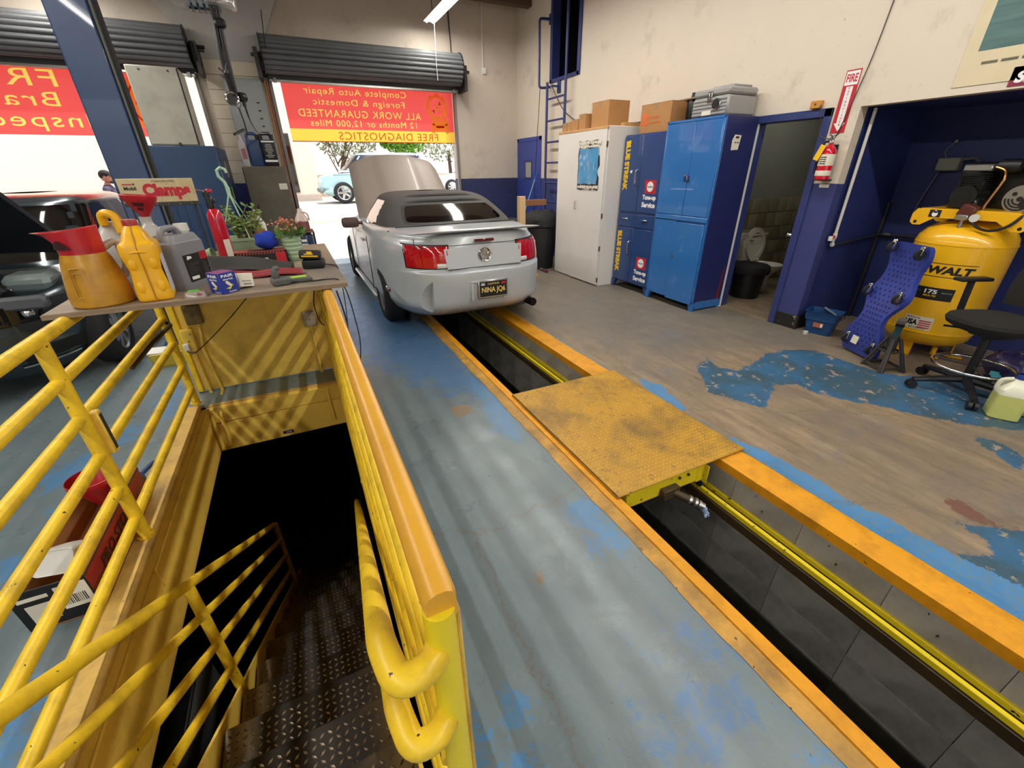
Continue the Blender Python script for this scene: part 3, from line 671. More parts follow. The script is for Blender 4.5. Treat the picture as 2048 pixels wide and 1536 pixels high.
def stairs():
    t = thing('stair_flight', 'dark checker plate stair flight going down into the basement', 'stairs', (-.33, .77, 0))
    m, nt = newmat('greasy_tread'); v = nt.coord()
    c = nt.mix(nt.noise(v, 5, 6, .65), '#17130e', '#332a1e')
    sx = nt.n('ShaderNodeSeparateXYZ'); nt.l(v, sx.inputs[0])
    e = nt.math('ABSOLUTE', sx.outputs[0]); e = nt.ramp(nt.math('ADD', e, nt.math('MULTIPLY', nt.noise(v, 9, 5), .16)), [(.27, 0.0), (.36, .8)])
    c = nt.mix(e, c, '#6b552c')
    nt.bsdf(c, .38, .25)
    lug, nt = newmat('worn_lug'); v = nt.coord()
    sx = nt.n('ShaderNodeSeparateXYZ'); nt.l(v, sx.inputs[0]); e = nt.math('ABSOLUTE', sx.outputs[0])
    e = nt.ramp(nt.math('ADD', e, nt.math('MULTIPLY', nt.noise(v, 9, 5), .2)), [(.22, 0.0), (.36, 1.0)])
    nt.bsdf(nt.mix(e, '#b9ad98', '#4a3c22'), .3, .7)
    x0, x1 = -.665, -.005; rise, run = .175, .25
    tm = lm = None
    for i in range(0, 12):
        zc, yc = -rise*i, .77+run*i
        if tm is None:
            b = B(); b.b2(-.33, .33, -.27, 0, -.012, 0, .003); b.b2(-.33, .33, -.006, 0, -.045, 0, .002); o = b.build('tread', m, t); tm = o.data
            q = B(); plate_lugs(q, -.325, .325, -.265, -.002, 0, .027, .0115, .0045, .0026); l = q.build('tread_lug', lug, o, smooth=0, kind='stuff'); lm = l.data
            r = B(); r.b2(-.33, .33, -.262, -.256, 0, rise-.01); rr = r.build('riser', paint('riser_black', '#1a1611', .6, var=.3), o); rm = rr.data
            o.location = (0, 0, .001); continue
        o = link('tread', tm, t); o.location = (0, run*i, zc)
        link('tread_lug', lm, o, kind='stuff'); link('riser', rm, o)
    for x in (x0-.018, x1+.001):
        b = B(); M_ = [(.60, -.10), (.60, .02), (.78, .02), (.77+11.5*run, -11.4*rise), (.77+11.5*run, -11.4*rise-.2), (.77, -.24)]
        vs = [(x, y, z) for y, z in M_]+[(x+.012, y, z) for y, z in M_]; n = len(M_)
        b.add(vs, [tuple(range(n)), tuple(range(n, 2*n))[::-1]]+[(i, n+i, n+(i+1) % n, (i+1) % n) for i in range(n)]); b.build('stringer', M_YEL2, t, world=True)
stairs()
def stair_rail():
    t = thing('stair_rail', 'sloping yellow four bar rail on the open side of the descending stairs', 'railing', (-.68, 1.57, -.55))
    X = -.68; s = -.713; zr = lambda y: .424+s*(y-1.194)
    b = B(); b.tube(bend([(X, .12, zr(.35)), (X, .35, zr(.35)), (X, 3.22, zr(3.22)), (X, 3.27, zr(3.3)-.06)], .05), .021, 14); b.build('top_rail', M_YEL, t, world=True)
    for k in (1, 2, 3):
        b = B(); b.tube([(X, .35, zr(.35)-.185*k), (X, 3.24, zr(3.24)-.185*k)], .018, 12); b.build('mid_rail', M_YEL, t, world=True)
    for y in (.45, 1.57, 3.25):
        zb = -.7*(y-.77)-.02; b = B(); b.cyl((X, y, zb-.1), (X, y, zr(y)), .0205, n=14); b.build('post', M_YEL, t, world=True)
stair_rail()
def basement_cabinet():
    t = thing('basement_cart', 'dark grey plastic tool cart down in the basement beyond the stair rail', 'cart', (-1.25, 1.9, -2.3))
    m = paint('grey_cart', '#4a4d50', .6)
    b = B(); b.b2(-1.5, -1.0, 1.6, 2.2, -1.25, -.95, .05); b.build('bin', m, t, world=True)
    b = B(); b.b2(-1.46, -1.04, 1.64, 2.16, -.965, -.94, .01); b.build('tray_insert', M_BLACK, t, world=True)
    for z in (-1.7, -2.15):
        b = B(); b.b2(-1.5, -1.0, 1.6, 2.2, z-.04, z, .02); b.build('shelf', m, t, world=True)
    for x in (-1.47, -1.03):
        for y in (1.63, 2.17):
            b = B(); b.b2(x-.02, x+.02, y-.02, y+.02, -2.24, -1.2, .005); b.build('leg', m, t, world=True)
            b = B(); b.cyl((x-.015, y, -2.26), (x+.015, y, -2.26), .04, n=14); b.build('caster', M_RUBBER, t, world=True)
basement_cabinet()
# ------------------------------------------------------------------ cars
def ring_pts(n, yr, yf, hw, er, ef, flares=()):
    """closed plan outline, rear end at yr, front end at yf, superellipse ends; starts at the rear centre, runs over +x"""
    out = []
    ym = (yr+yf)/2
    for k in range(n):
        a = 2*PI*k/n; c, s = -math.cos(a), math.sin(a)         # c=-1 rear
        e = er if c < 0 else ef
        x = hw*math.copysign(abs(s)**(2/e), s); y = ym+(yf-yr)/2*math.copysign(abs(c)**(2/e), c)
        out.append((x, y))
    P = np.array(out+[out[0]]); d = np.r_[0, np.cumsum(np.hypot(*np.diff(P, axis=0).T))]
    t = np.linspace(0, d[-1], n+1)[:-1]
    x = np.interp(t, d, P[:, 0]); y = np.interp(t, d, P[:, 1])
    for (fy, amp, wd) in flares: x = x+np.sign(x)*amp*np.exp(-((y-fy)/wd)**2)*(np.abs(x) > hw*.8)
    return x, y
def ring_stack(levels, n=96, m=40, ztilt=None, flares=()):
    """levels rows: z, yr, yf, hw, er, ef, flare amount"""
    L = catmull(levels, m); L[:, 4:6] = np.maximum(L[:, 4:6], 2.0); rows = []
    for z, yr, yf, hw, er, ef, fl in L:
        x, y = ring_pts(n, yr, yf, hw, er, ef, [(a, b*max(fl, 0), c) for a, b, c in flares]); zz = np.full(n, z)
        if ztilt is not None: zz = ztilt(x, y, zz)
        rows.append(np.stack([x, y, zz], 1))
    return np.array(rows)
def stack_faces(m, n): return [(j*n+i, j*n+(i+1) % n, (j+1)*n+(i+1) % n, (j+1)*n+i) for j in range(m-1) for i in range(n)]
def closed_stack(rows):
    m, n, _ = rows.shape; b = B(); b.add([tuple(p) for p in rows.reshape(-1, 3)], stack_faces(m, n)); b.f += [tuple(range(n))[::-1], tuple((m-1)*n+i for i in range(n))]; b.mi += [0, 0]; return b
def boolean_cut(o, cutter_b):
    c = cutter_b.build('cutter', [o.data.materials[0]], None)
    md = o.modifiers.new('cut', 'BOOLEAN'); md.object = c; md.operation = 'DIFFERENCE'; md.solver = 'EXACT'
    dg = bpy.context.evaluated_depsgraph_get(); me = bpy.data.meshes.new_from_object(o.evaluated_get(dg))
    o.modifiers.clear(); o.data = me
    me.polygons.foreach_set('use_smooth', [True]*len(me.polygons)); me.set_sharp_from_angle(angle=math.radians(32))
    cm = c.data; bpy.data.objects.remove(c); bpy.data.meshes.remove(cm)
def split_stack(rows, pick):
    """face grid split by pick(center) -> key; returns dict key -> B"""
    m, n, _ = rows.shape; P = rows.reshape(-1, 3); out = {}
    for f in stack_faces(m, n):
        c = P[list(f)].mean(0); k = pick(c); out.setdefault(k, []).append(f)
    res = {}
    for k, fs in out.items():
        ids = sorted({i for f in fs for i in f}); mp = {i: j for j, i in enumerate(ids)}
        b = B(); b.add([tuple(P[i]) for i in ids], [tuple(mp[i] for i in f) for f in fs]); res[k] = b
    return res
def wheel(t, x, y, z, r, w, side, rim, spokes=10, style=0):
    """side=-1: outer face towards -x"""
    b = B(); prof = [(r*.66, -w/2), (r*.86, -w/2), (r*.96, -w*.40), (r, -w*.28), (r, w*.28), (r*.96, w*.40), (r*.86, w/2), (r*.66, w/2), (r*.66, -w/2)]
    Mx = Matrix.Translation((x, y, z)) @ Matrix.Rotation(PI/2, 4, 'Y')
    b.lathe(prof, n=48, M=Mx, cap=False)
    for k in range(4):
        rr = r*1.001; zz = (-.2+.4*k/3)*w
        b.lathe([(rr-.004, zz-.004), (rr+.0005, zz-.003), (rr+.0005, zz+.003), (rr-.004, zz+.004)], n=48, M=Mx, cap=False)
    ty = b.build('tire', M_RUBBER, t)
    q = B(); o = x+side*w*.38
    q.lathe([(r*.67, -w*.46), (r*.60, -w*.40), (r*.58, w*.3), (r*.62, w*.46), (r*.67, w*.48)], n=48, M=Mx, cap=False)
    for k in range(spokes):
        a = 2*PI*k/spokes; c, s = math.cos(a), math.sin(a); p = Vector((0, -s, c))
        h = r*.035 if style == 0 else r*.1
        A, E_ = Vector((o, y+r*.10*c, z+r*.10*s)), Vector((o-side*.012, y+r*.62*c, z+r*.62*s))
        vs = [A+p*h*1.1+Vector((side*.012, 0, 0)), A-p*h*1.1+Vector((side*.012, 0, 0)), E_-p*h+Vector((side*.004, 0, 0)), E_+p*h+Vector((side*.004, 0, 0))]
        vs += [v-Vector((side*.035, 0, 0)) for v in vs]
        q.add(vs, [(0, 1, 2, 3), (7, 6, 5, 4), (0, 4, 5, 1), (1, 5, 6, 2), (2, 6, 7, 3), (3, 7, 4, 0)])
    q.cyl((o-side*.03, y, z), (o+side*.016, y, z), r*.16, r*.13, 20)
    q.build('rim', rim, ty)
    q = B(); q.cyl((o-side*.06, y, z), (o-side*.05, y, z), r*.55, n=32); q.build('brake_disc', M_DKSTEEL, ty)
def hood_mesh(y0, y1, w0, w1, thick, dome, nu=31, nv=12, edge=.06):
    """hood lying in local XY, hinge at y=0, crown along the middle; returns B"""
    L = y1-y0; b = B()
    def f(u, v, dz=0.0):
        s = 2*u-1; hw = w0+(w1-w0)*v; y = L*v; y = y-(.16*abs(s)**2.6)*max(0, v-.0)*L*.55
        z = dome*(1-abs(s)**2.2)+.0
        c = abs(s); z += .022*(1/(1+math.exp((c-.42)*40)))*min(1, v*3) - edge*max(0, c-.9)*10
        return (hw*s, y, z-edge*max(0, v-.93)*8+dz)
    b.grid(lambda u, v: f(u, v), nu, nv); n0 = len(b.v); b.grid(lambda u, v: f(u, v, -thick), nu, nv)
    b.f[(nu-1)*(nv-1):] = [g[::-1] for g in b.f[(nu-1)*(nv-1):]]
    brd = [i for i in range(nu)]+[j*nu+nu-1 for j in range(1, nv)]+[(nv-1)*nu+i for i in range(nu-2, -1, -1)]+[j*nu for j in range(nv-2, 0, -1)]
    for a, c in zip(brd, brd[1:]+brd[:1]): b.f.append((a, n0+a, n0+c, c)); b.mi.append(0)
    return b
def car_paint(name, col, rough=.28, metal=.55, coat=.6):
    m, t = newmat(name); v = t.coord(); c = t.mix(t.noise(v, 900, 1), tuple(x*.94 for x in lin(col)), lin(col))
    t.bsdf(c, rough, metal, Coat_Weight=coat, Coat_Roughness=.14); return m
M_SILVER = car_paint('silver_paint', '#bcc2c6', .34, .12, .5)
M_TINT = paint('tinted_glass', '#0e0b0a', .06, var=0, Coat_Weight=1.0)
M_CLEARG = glass('clear_glass', '#e8f0ee', 0.0, 1.3)
M_REDLENS = paint('red_lens', '#c00a18', .12, var=.15, scale=14, Coat_Weight=1.0)
M_DEEPRED = paint('deep_red_lens', '#5c060c', .15, var=.1, Coat_Weight=1.0)
M_CLEARL = paint('reverse_lens', '#d9d3cf', .12, var=.1, scale=60, Coat_Weight=1.0)
M_VINYL = paint('grey_soft_top', '#4d4a48', .8, var=.12, scale=30, bump=.15, bscale=200)
def convertible():
    X0, Y0 = 1.655, 3.985
    t = thing('convertible_car', 'silver convertible with black soft top and raised hood, parked over the pit', 'car', (X0, Y0, 0))
    ra, fa = 1.10, 3.82                                         # axle positions from the rear bumper
    def tilt(x, y, z):
        s = np.clip((y-.9)/2.0, 0, 1); s = s*s*(3-2*s)
        z = z-np.clip((z-.78)/.3, 0, 1)*(.075*s+.05*np.clip((y-3.0)/1.7, 0, 1))
        return z
    lv = [(.17, .42, 4.55, .78, 4.6, 4, 0), (.23, .24, 4.66, .86, 4.2, 3.6, .3), (.29, .10, 4.72, .905, 3.8, 3.4, .7), (.36, .035, 4.75, .918, 4.0, 3.2, 1), (.48, .012, 4.76, .922, 3.9, 3.1, 1), (.60, .0, 4.765, .924, 3.9, 3.1, 1),
          (.685, .0, 4.765, .926, 3.9, 3.1, 1), (.705, .012, 4.765, .926, 3.9, 3.1, 1), (.72, .055, 4.76, .924, 4.1, 3.1, 1), (.76, .07, 4.75, .922, 4.1, 3.1, .9), (.84, .08, 4.72, .912, 4.1, 3.1, .7), (.92, .092, 4.68, .893, 4.1, 3.1, .4),
          (.985, .11, 4.62, .866, 3.7, 3.2, .2), (1.03, .13, 4.58, .83, 3.8, 3.2, 0), (1.052, .165, 4.54, .78, 3.8, 3.2, 0), (1.064, .26, 4.42, .66, 4.2, 3.0, 0), (1.070, .5, 4.2, .40, 3.6, 3, 0), (1.072, .9, 3.9, .12, 3, 3, 0)]
    rows = ring_stack(lv, 160, 76, tilt, [(ra, .022, .42), (fa, .022, .42)])
    body = closed_stack(rows).build('body', M_SILVER, t, 30)
    c = B()
    for y in (ra, fa):
        for s in (-1, 1): c.cyl((s*.66, y, .335), (s*1.1, y, .335), .385, n=48)
    c.b2(-.72, .72, 3.15, 4.45, .55, 1.3)                        # engine bay
    boolean_cut(body, c)
    for y in (ra, fa):
        for s in (-1, 1):
            wheel(t, s*.805, y, .335, .335, .235, s, M_ALU, 9)
            q = B(); q.cyl((s*.66, y, .335), (s*.672, y, .335), .383, n=40); q.build('wheel_liner', M_BLACKM, t)
    # soft top
    gl = [(1.0, .70, 3.06, .79, 5, 3.4, 0), (1.06, .76, 2.98, .775, 5, 3.4, 0), (1.13, .90, 2.86, .745, 5, 3.4, 0), (1.22, 1.10, 2.70, .685, 5, 3.6, 0), (1.295, 1.30, 2.56, .625, 5, 4, 0), (1.34, 1.50, 2.46, .565, 4.6, 4, 0), (1.362, 1.70, 2.40, .47, 4, 4, 0), (1.372, 1.88, 2.34, .32, 3.4, 4, 0), (1.376, 2.0, 2.25, .12, 3, 3, 0)]
    g = ring_stack(gl, 144, 44)
    def pick(c):
        x, y, z = c
        if y > 1.62+.25*max(0, z-1.2) and z < 1.285 and abs(x) > .55*(1-(z-1)*.25) and y < 2.62-(z-1.0)*.9: return 'side'
        if y > 2.42 and z < 1.318 and not (abs(x) > .60 and z > 1.27): return 'wind'
        return 'top'
    sp = split_stack(g, pick)
    sp['top'].build('soft_top', M_VINYL, t, 40)
    def wrapg(x, z):
        zs = g[:, 0, 2]; j = int(np.clip(np.searchsorted(zs, z)-1, 0, len(zs)-2)); f = (z-zs[j])/(zs[j+1]-zs[j]); R = g[j]*(1-f)+g[j+1]*f; R = R[R[:, 1] < 1.7]; o = np.argsort(R[:, 0]); return float(np.interp(x, R[o, 0], R[o, 1]))
    def pane(hw0, hw1, z0, z1, off, mat, name, par):
        b = B()
        def f(u, v):
            s = 2*u-1; e = 1-.10*abs(s)**6; w = .5+(v-.5)*e; z = z0+(z1-z0)*w; hw = hw0+(hw1-hw0)*w; hw *= 1-.05*abs(2*v-1)**6; return (s*hw, wrapg(s*hw, z)-off, z+off*.4)
        b.grid(f, 33, 13); return b.build(name, mat, par, 60)
    rw = pane(.605, .535, 1.085, 1.268, .003, paint('seal_grey', '#3a3836', .6), 'rear_window', t); pane(.575, .505, 1.10, 1.255, .006, M_TINT, 'pane', rw)
    sg = paint('side_glass', '#20262a', .05, var=0, Coat_Weight=1.0)
    for s in (-1, 1):
        ids = sp['side']; h = B(); keep = [f for f in ids.f if ids.v[f[0]][0]*s > 0]; mp = {i: j for j, i in enumerate(sorted({i for f in keep for i in f}))}; h.add([ids.v[i] for i in mp], [tuple(mp[i] for i in f) for f in keep]); h.build('side_window', sg, t, 40)
    sp['wind'].build('windshield', M_TINT, t, 40)
    # folded ridges of the fabric over the rear bow
    for (z, y, hw) in ((1.292, 1.265, .585), (1.338, 1.47, .55)):
        b = B(); pts = []
        for k in range(41):
            s = -1+2*k/40; e = abs(s)**5
            pts.append((hw*s*1.04, y+.10*e, z-.115*e+.004))
        b.tube(pts, .020, 8); b.build('fabric_seam', M_VINYL, t)
    b = B(); b.tube([(-.72+1.44*k/30, .785-.0+.10*(abs(-1+2*k/30))**6*-.2, 1.072+.006) for k in range(31)], .008, 8); b.build('top_well_trim', M_BLACK, t)
    for s in (-1, 1):
        b = B(); b.tube([(s*.775, y, z) for y, z in ((.85, 1.028), (1.5, .995), (2.2, .985), (2.9, .975))], .009, 8); b.build('belt_molding', M_BLACK, t)
    # spoiler
    b = B()
    def spf(u, v):
        s = 2*u-1; e = abs(s)**4; a = v*2*PI; y = .155+.05*e+.085*math.cos(a)*(1-.25*e)-.03*(math.sin(a) > 0)*0; z = 1.078-.012*e+.017*math.sin(a)+.010*(-math.cos(a))
        k = 1-.8*abs(s)**6; return (.715*s, .155+.05*e+(y-.155-.05*e)*k+.03*abs(s)**10, 1.072-.012*e+(z-1.072+.012*e)*k)
    b.grid(spf, 49, 17); b.build('spoiler', M_SILVER, t, 60)
    # recessed deck face, lamps, badge, plate recess
    yr = lambda z: float(np.interp(z, [.72, .76, .84, .92, .985], [.055, .07, .08, .092, .11]))
    b = B(); b.add([(-.40, yr(.74)-.006, .735), (.40, yr(.74)-.006, .735), (.42, yr(.93)-.006, .925), (-.42, yr(.93)-.006, .925)], [(0, 1, 2, 3)]); b.build('deck_panel', M_SILVER, t)
    b = B()
    for x0, x1, z0, z1 in ((-.72, .72, .950, .954), (-.40, .40, .728, .733)): b.b2(x0, x1, yr((z0+z1)/2)-.008, yr((z0+z1)/2)-.004, z0, z1)
    for s in (-1, 1): b.b2(s*.70-.002, s*.70+.002, .095, .107, .95, 1.04)
    b.build('panel_gap', M_BLACKINK, t)
    def wrap(x, z):                                              # rear surface y at x
        j = int(np.argmin(np.abs(rows[:, 0, 2]-z))); R = rows[j]; R = R[R[:, 1] < 1.2]; o = np.argsort(R[:, 0]); return float(np.interp(x, R[o, 0], R[o, 1]))
    for s in (-1, 1):
        lt = None
        def lamp(x0, x1, z0, z1, off, mat, name, par):
            b = B(); fu, fv = 9, 5
            def f(u, v):
                x = x0+(x1-x0)*u; z = z0+(z1-z0)*v; e = ((2*u-1)**4+(2*v-1)**4)/2; return (s*x, wrap(s*x, z)-off*(1-.5*e), z)
            b.grid(f, fu, fv); n0 = len(b.v)
            b.grid(lambda u, v: (lambda p: (p[0], p[1]+.03, p[2]))(f(u, v)), fu, fv)
            brd = list(range(fu))+[j*fu+fu-1 for j in range(1, fv)]+[(fv-1)*fu+i for i in range(fu-2, -1, -1)]+[j*fu for j in range(fv-2, 0, -1)]
            for a, c_ in zip(brd, brd[1:]+brd[:1]): b.f.append((a, n0+a, n0+c_, c_)); b.mi.append(0)
            if s < 0: b.f = [f_[::-1] for f_ in b.f]
            return b.build(name, mat, par)
        lt = lamp(.362, .748, .737, .962, .010, M_BLACK, 'tail_lamp', t)
        w = .122
        lamp(.374, .374+3*w, .747, .953, .016, M_REDLENS, 'red_lens', lt)
        for k in range(3): lamp(.374+k*w, .374+(k+1)*w-.003, .797 if k == 0 else .75, .950, .026, M_REDLENS, 'red_segment', lt)
        lamp(.378, .374+w-.003, .750, .790, .026, M_CLEARL, 'reverse_lens', lt)
    b = B(); Mx = Matrix.Translation((0, yr(.845)-.010, .845)) @ Matrix.Rotation(PI/2, 4, 'X')
    b.lathe([(.068, 0), (.072, .008), (.066, .016), (.056, .014), (.05, .008), (.0, .008)], n=40, M=Mx, sy=.98, cap=False); bd = b.build('round_badge', M_CHROME, t)
    q = B()
    y = yr(.845)-.026
    hp = [(-.038, .012), (-.02, .018), (-.006, .016), (.012, .022), (.026, .018), (.040, .024), (.036, .012), (.024, .006), (.018, -.004), (.030, -.020), (.022, -.022), (.010, -.008), (-.004, -.006), (-.016, -.022), (-.024, -.024), (-.018, -.008), (-.026, .002), (-.044, .0)]
    q.prism(hp, 0, .008, frame((0, y+.01, .845), (1, 0, 0), (0, 0, 1))); q.b2(-.006, .006, y-.001, y+.008, .805, .882); q.build('emblem_figure', M_CHROME, bd)
    b = B(); b.b2(-.105, .105, .062, .09, .972, 1.0, .006); b.build('brake_lamp', M_DEEPRED, t)
    b = B(); b.cyl((0, .22, 1.068), (0, .22, 1.075), .022, n=20); b.build('deck_button', M_BLACK, t)
    b = B(); z0, z1 = .40, .60
    for a in ((-.19, -.165, z0, z1), (.165, .19, z0, z1)): b.b2(a[0], a[1], -.012, .02, a[2], a[3], .006)
    b.b2(-.19, .19, -.012, .02, .585, .61, .006); b.build('plate_recess', M_SILVER, t)
    PX, PZ = .045, .515
    b = B(); b.b2(PX-.165, PX+.165, -.022, -.008, PZ-.092, PZ+.092, .008); pl = b.build('plate_frame', M_ALU, t)
    b = B(); b.b2(PX-.150, PX+.150, -.0245, -.021, PZ-.074, PZ+.078, .002); p2 = b.build('licence_plate', M_BLACKINK, pl)
    M_PY = paint('plate_yellow', '#f0cf72', .5, var=0)
    b = B(); Mx = frame((PX, -.0255, PZ-.012), (1, 0, 0), (0, 0, 1)); text_into(b, 'NINA JQ6', Mx, .262, .072, .02)
    text_into(b, 'CALIFORNIA', frame((PX, -.0255, PZ+.055), (1, 0, 0), (0, 0, 1)), .13, .018, .01); b.build('lettering', M_PY, pl, smooth=0)
    b = B(); b.b2(PX-.137, PX-.095, -.026, -.0245, PZ+.042, PZ+.066); b.build('sticker', paint('pale_blue_sticker', '#b9c9e4', .5), pl)
    b = B(); b.b2(PX+.090, PX+.137, -.026, -.0245, PZ+.042, PZ+.066); b.build('sticker', M_REDINK, pl, label='red registration sticker')
    # under parts
    b = B(); b.tube(bend([(.50, .75, .27), (.55, .3, .28), (.555, .06, .285)], .1), .045, 20, cap=False); b.tube([(.555, .055, .285), (.555, .3, .285)], .036, 20); b.build('tailpipe', paint('sooty_pipe', '#1b1a1a', .3, .6), t)
    b = B(); b.lathe([(.08, -.22), (.13, -.2), (.13, .2), (.08, .22)], n=24, M=Matrix.Translation((.45, .5, .27)) @ Matrix.Rotation(PI/2, 4, 'Y') @ Matrix.Scale(1.0, 4)); b.build('muffler', M_STEEL, t)
    b = B(); b.cyl((-.72, ra, .335), (.72, ra, .335), .045, n=16); b.sphere((0, ra, .335), .14); b.build('rear_axle', M_DKSTEEL, t)
    b = B(); b.b2(-.9, -.82, .30, .34, .46, .52); 
    for s in (-1, 1):
        q = B(); y0_, y1_ = .40, .56
        q.grid(lambda u, v: (s*(.928+.012), y0_+(y1_-y0_)*u, .50+.035*v), 2, 2); q.b2(s*.915-.0, s*.938, y0_, y1_, .50, .535, .006); q.build('side_marker', M_DEEPRED, t)
        q = B(); q.tube([(s*.83, 2.42, .985), (s*.93, 2.40, .99)], .022, 8); q.box((s*.99, 2.37, 1.0), (.22, .10, .13), bev=.045, seg=2); q.build('side_mirror', paint('mirror_shell', '#5a4540', .4) if s < 0 else M_SILVER, t)
        q = B(); q.box((s*.925, 2.0, .83), (.03, .17, .03), bev=.012); q.build('door_handle', M_SILVER, t)
        q = B(); q.b2(s*.93-.004, s*.93+.004, 1.50, 1.504, .30, .92); q.b2(s*.93-.004, s*.93+.004, 2.75, 2.754, .3, .9); q.build('door_gap', M_BLACKINK, t)
        q = B(); q.b2(s*.86, s*.93, ra+.42, fa-.42, .17, .215, .015); q.build('rocker_panel', M_SILVER, t)
    # raised hood, hinged at the cowl
    b = hood_mesh(0, 1.30, .78, .70, .02, .055); h = b.build('hood', car_paint('shaded_silver_hood', '#978b83', .5, .1, .15), t, 30)  # silver hood; taupe colour stands in for shade and brownish reflections
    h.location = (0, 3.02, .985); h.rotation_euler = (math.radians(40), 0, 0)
    b = B(); b.b2(-.66, .66, 3.2, 4.35, .56, .62); b.b2(-.35, .35, 3.4, 4.0, .62, .85, .06); b.b2(.3, .6, 3.9, 4.2, .62, .84, .03); b.build('engine', M_BLACKM, t)
convertible()
def plain_car(t, paint_m, glass_m, L, W, zb, zt, cab, ra, fa, wr, nw=5, cut=True, hood_bay=None):
    """simple car whose rear is at y=0: body, cabin glass, roof and wheels"""
    hb = zb+(zt-zb)*.55; w = W/2
    lv = [(zb-.05, .25, L-.25, w*.86, 5, 4, 0), (zb+.08, .08, L-.08, w*.96, 4.6, 3.2, .6), (zb+.25, .0, L, w, 4.4, 3.0, 1), (hb-.18, .03, L-.03, w*.995, 4.4, 3.0, .8), (hb-.03, .07, L-.10, w*.95, 4.6, 3.2, .2), (hb, .16, L-.2, w*.88, 4.4, 3.2, 0), (hb+.015, .5, L-.6, w*.5, 4, 3, 0), (hb+.018, .9, L-1, w*.1, 3, 3, 0)]
    tl = lambda x, y, z: z-np.clip((z-zb-.3)/.3, 0, 1)*(.16*np.clip((y-L*.62)/(L*.4), 0, 1))
    rows = ring_stack(lv, 96, 40, tl, [(ra, .02, .4), (fa, .02, .4)])
    body = closed_stack(rows).build('body', paint_m, t, 30)
    c = B()
    for y in (ra, fa):
        for s in (-1, 1): c.cyl((s*(w-.26), y, wr), (s*(w+.2), y, wr), wr*1.16, n=36)
    if hood_bay: c.b2(*hood_bay)
    boolean_cut(body, c)
    for y in (ra, fa):
        for s in (-1, 1): wheel(t, s*(w-.115), y, wr, wr, .21, s, M_ALU, nw, 1)
    r0, r1 = cab
    gl = [(hb-.03, r0-.28, r1+.62, w*.90, 5, 3.6, 0), (hb+.12, r0-.16, r1+.42, w*.86, 5, 3.6, 0), (zt-.13, r0+.0, r1+.05, w*.76, 5, 4, 0), (zt-.05, r0+.06, r1-.1, w*.71, 5, 4, 0), (zt-.01, r0+.2, r1-.3, w*.58, 4, 4, 0), (zt, r0+.5, r1-.6, w*.2, 3, 3, 0)]
    g = ring_stack(gl, 112, 28)
    def pick(cc):
        x, y, z = cc
        if z > zt-.10 or z < hb+.02: return 'r'
        side = abs(x) > w*.66
        if side:
            for p in (r0+.05, (r0+r1)/2+.08, r1+.02):
                if abs(y-p-(zt-z)*.35*(1 if p > r1-.1 else 0)) < .045: return 'r'
            return 'g'
        return 'g' if abs(x) < w*.64 else 'r'
    sp = split_stack(g, pick); sp['r'].build('cabin', paint_m, t, 40); sp['g'].build('window', glass_m, t, 40)
    return rows
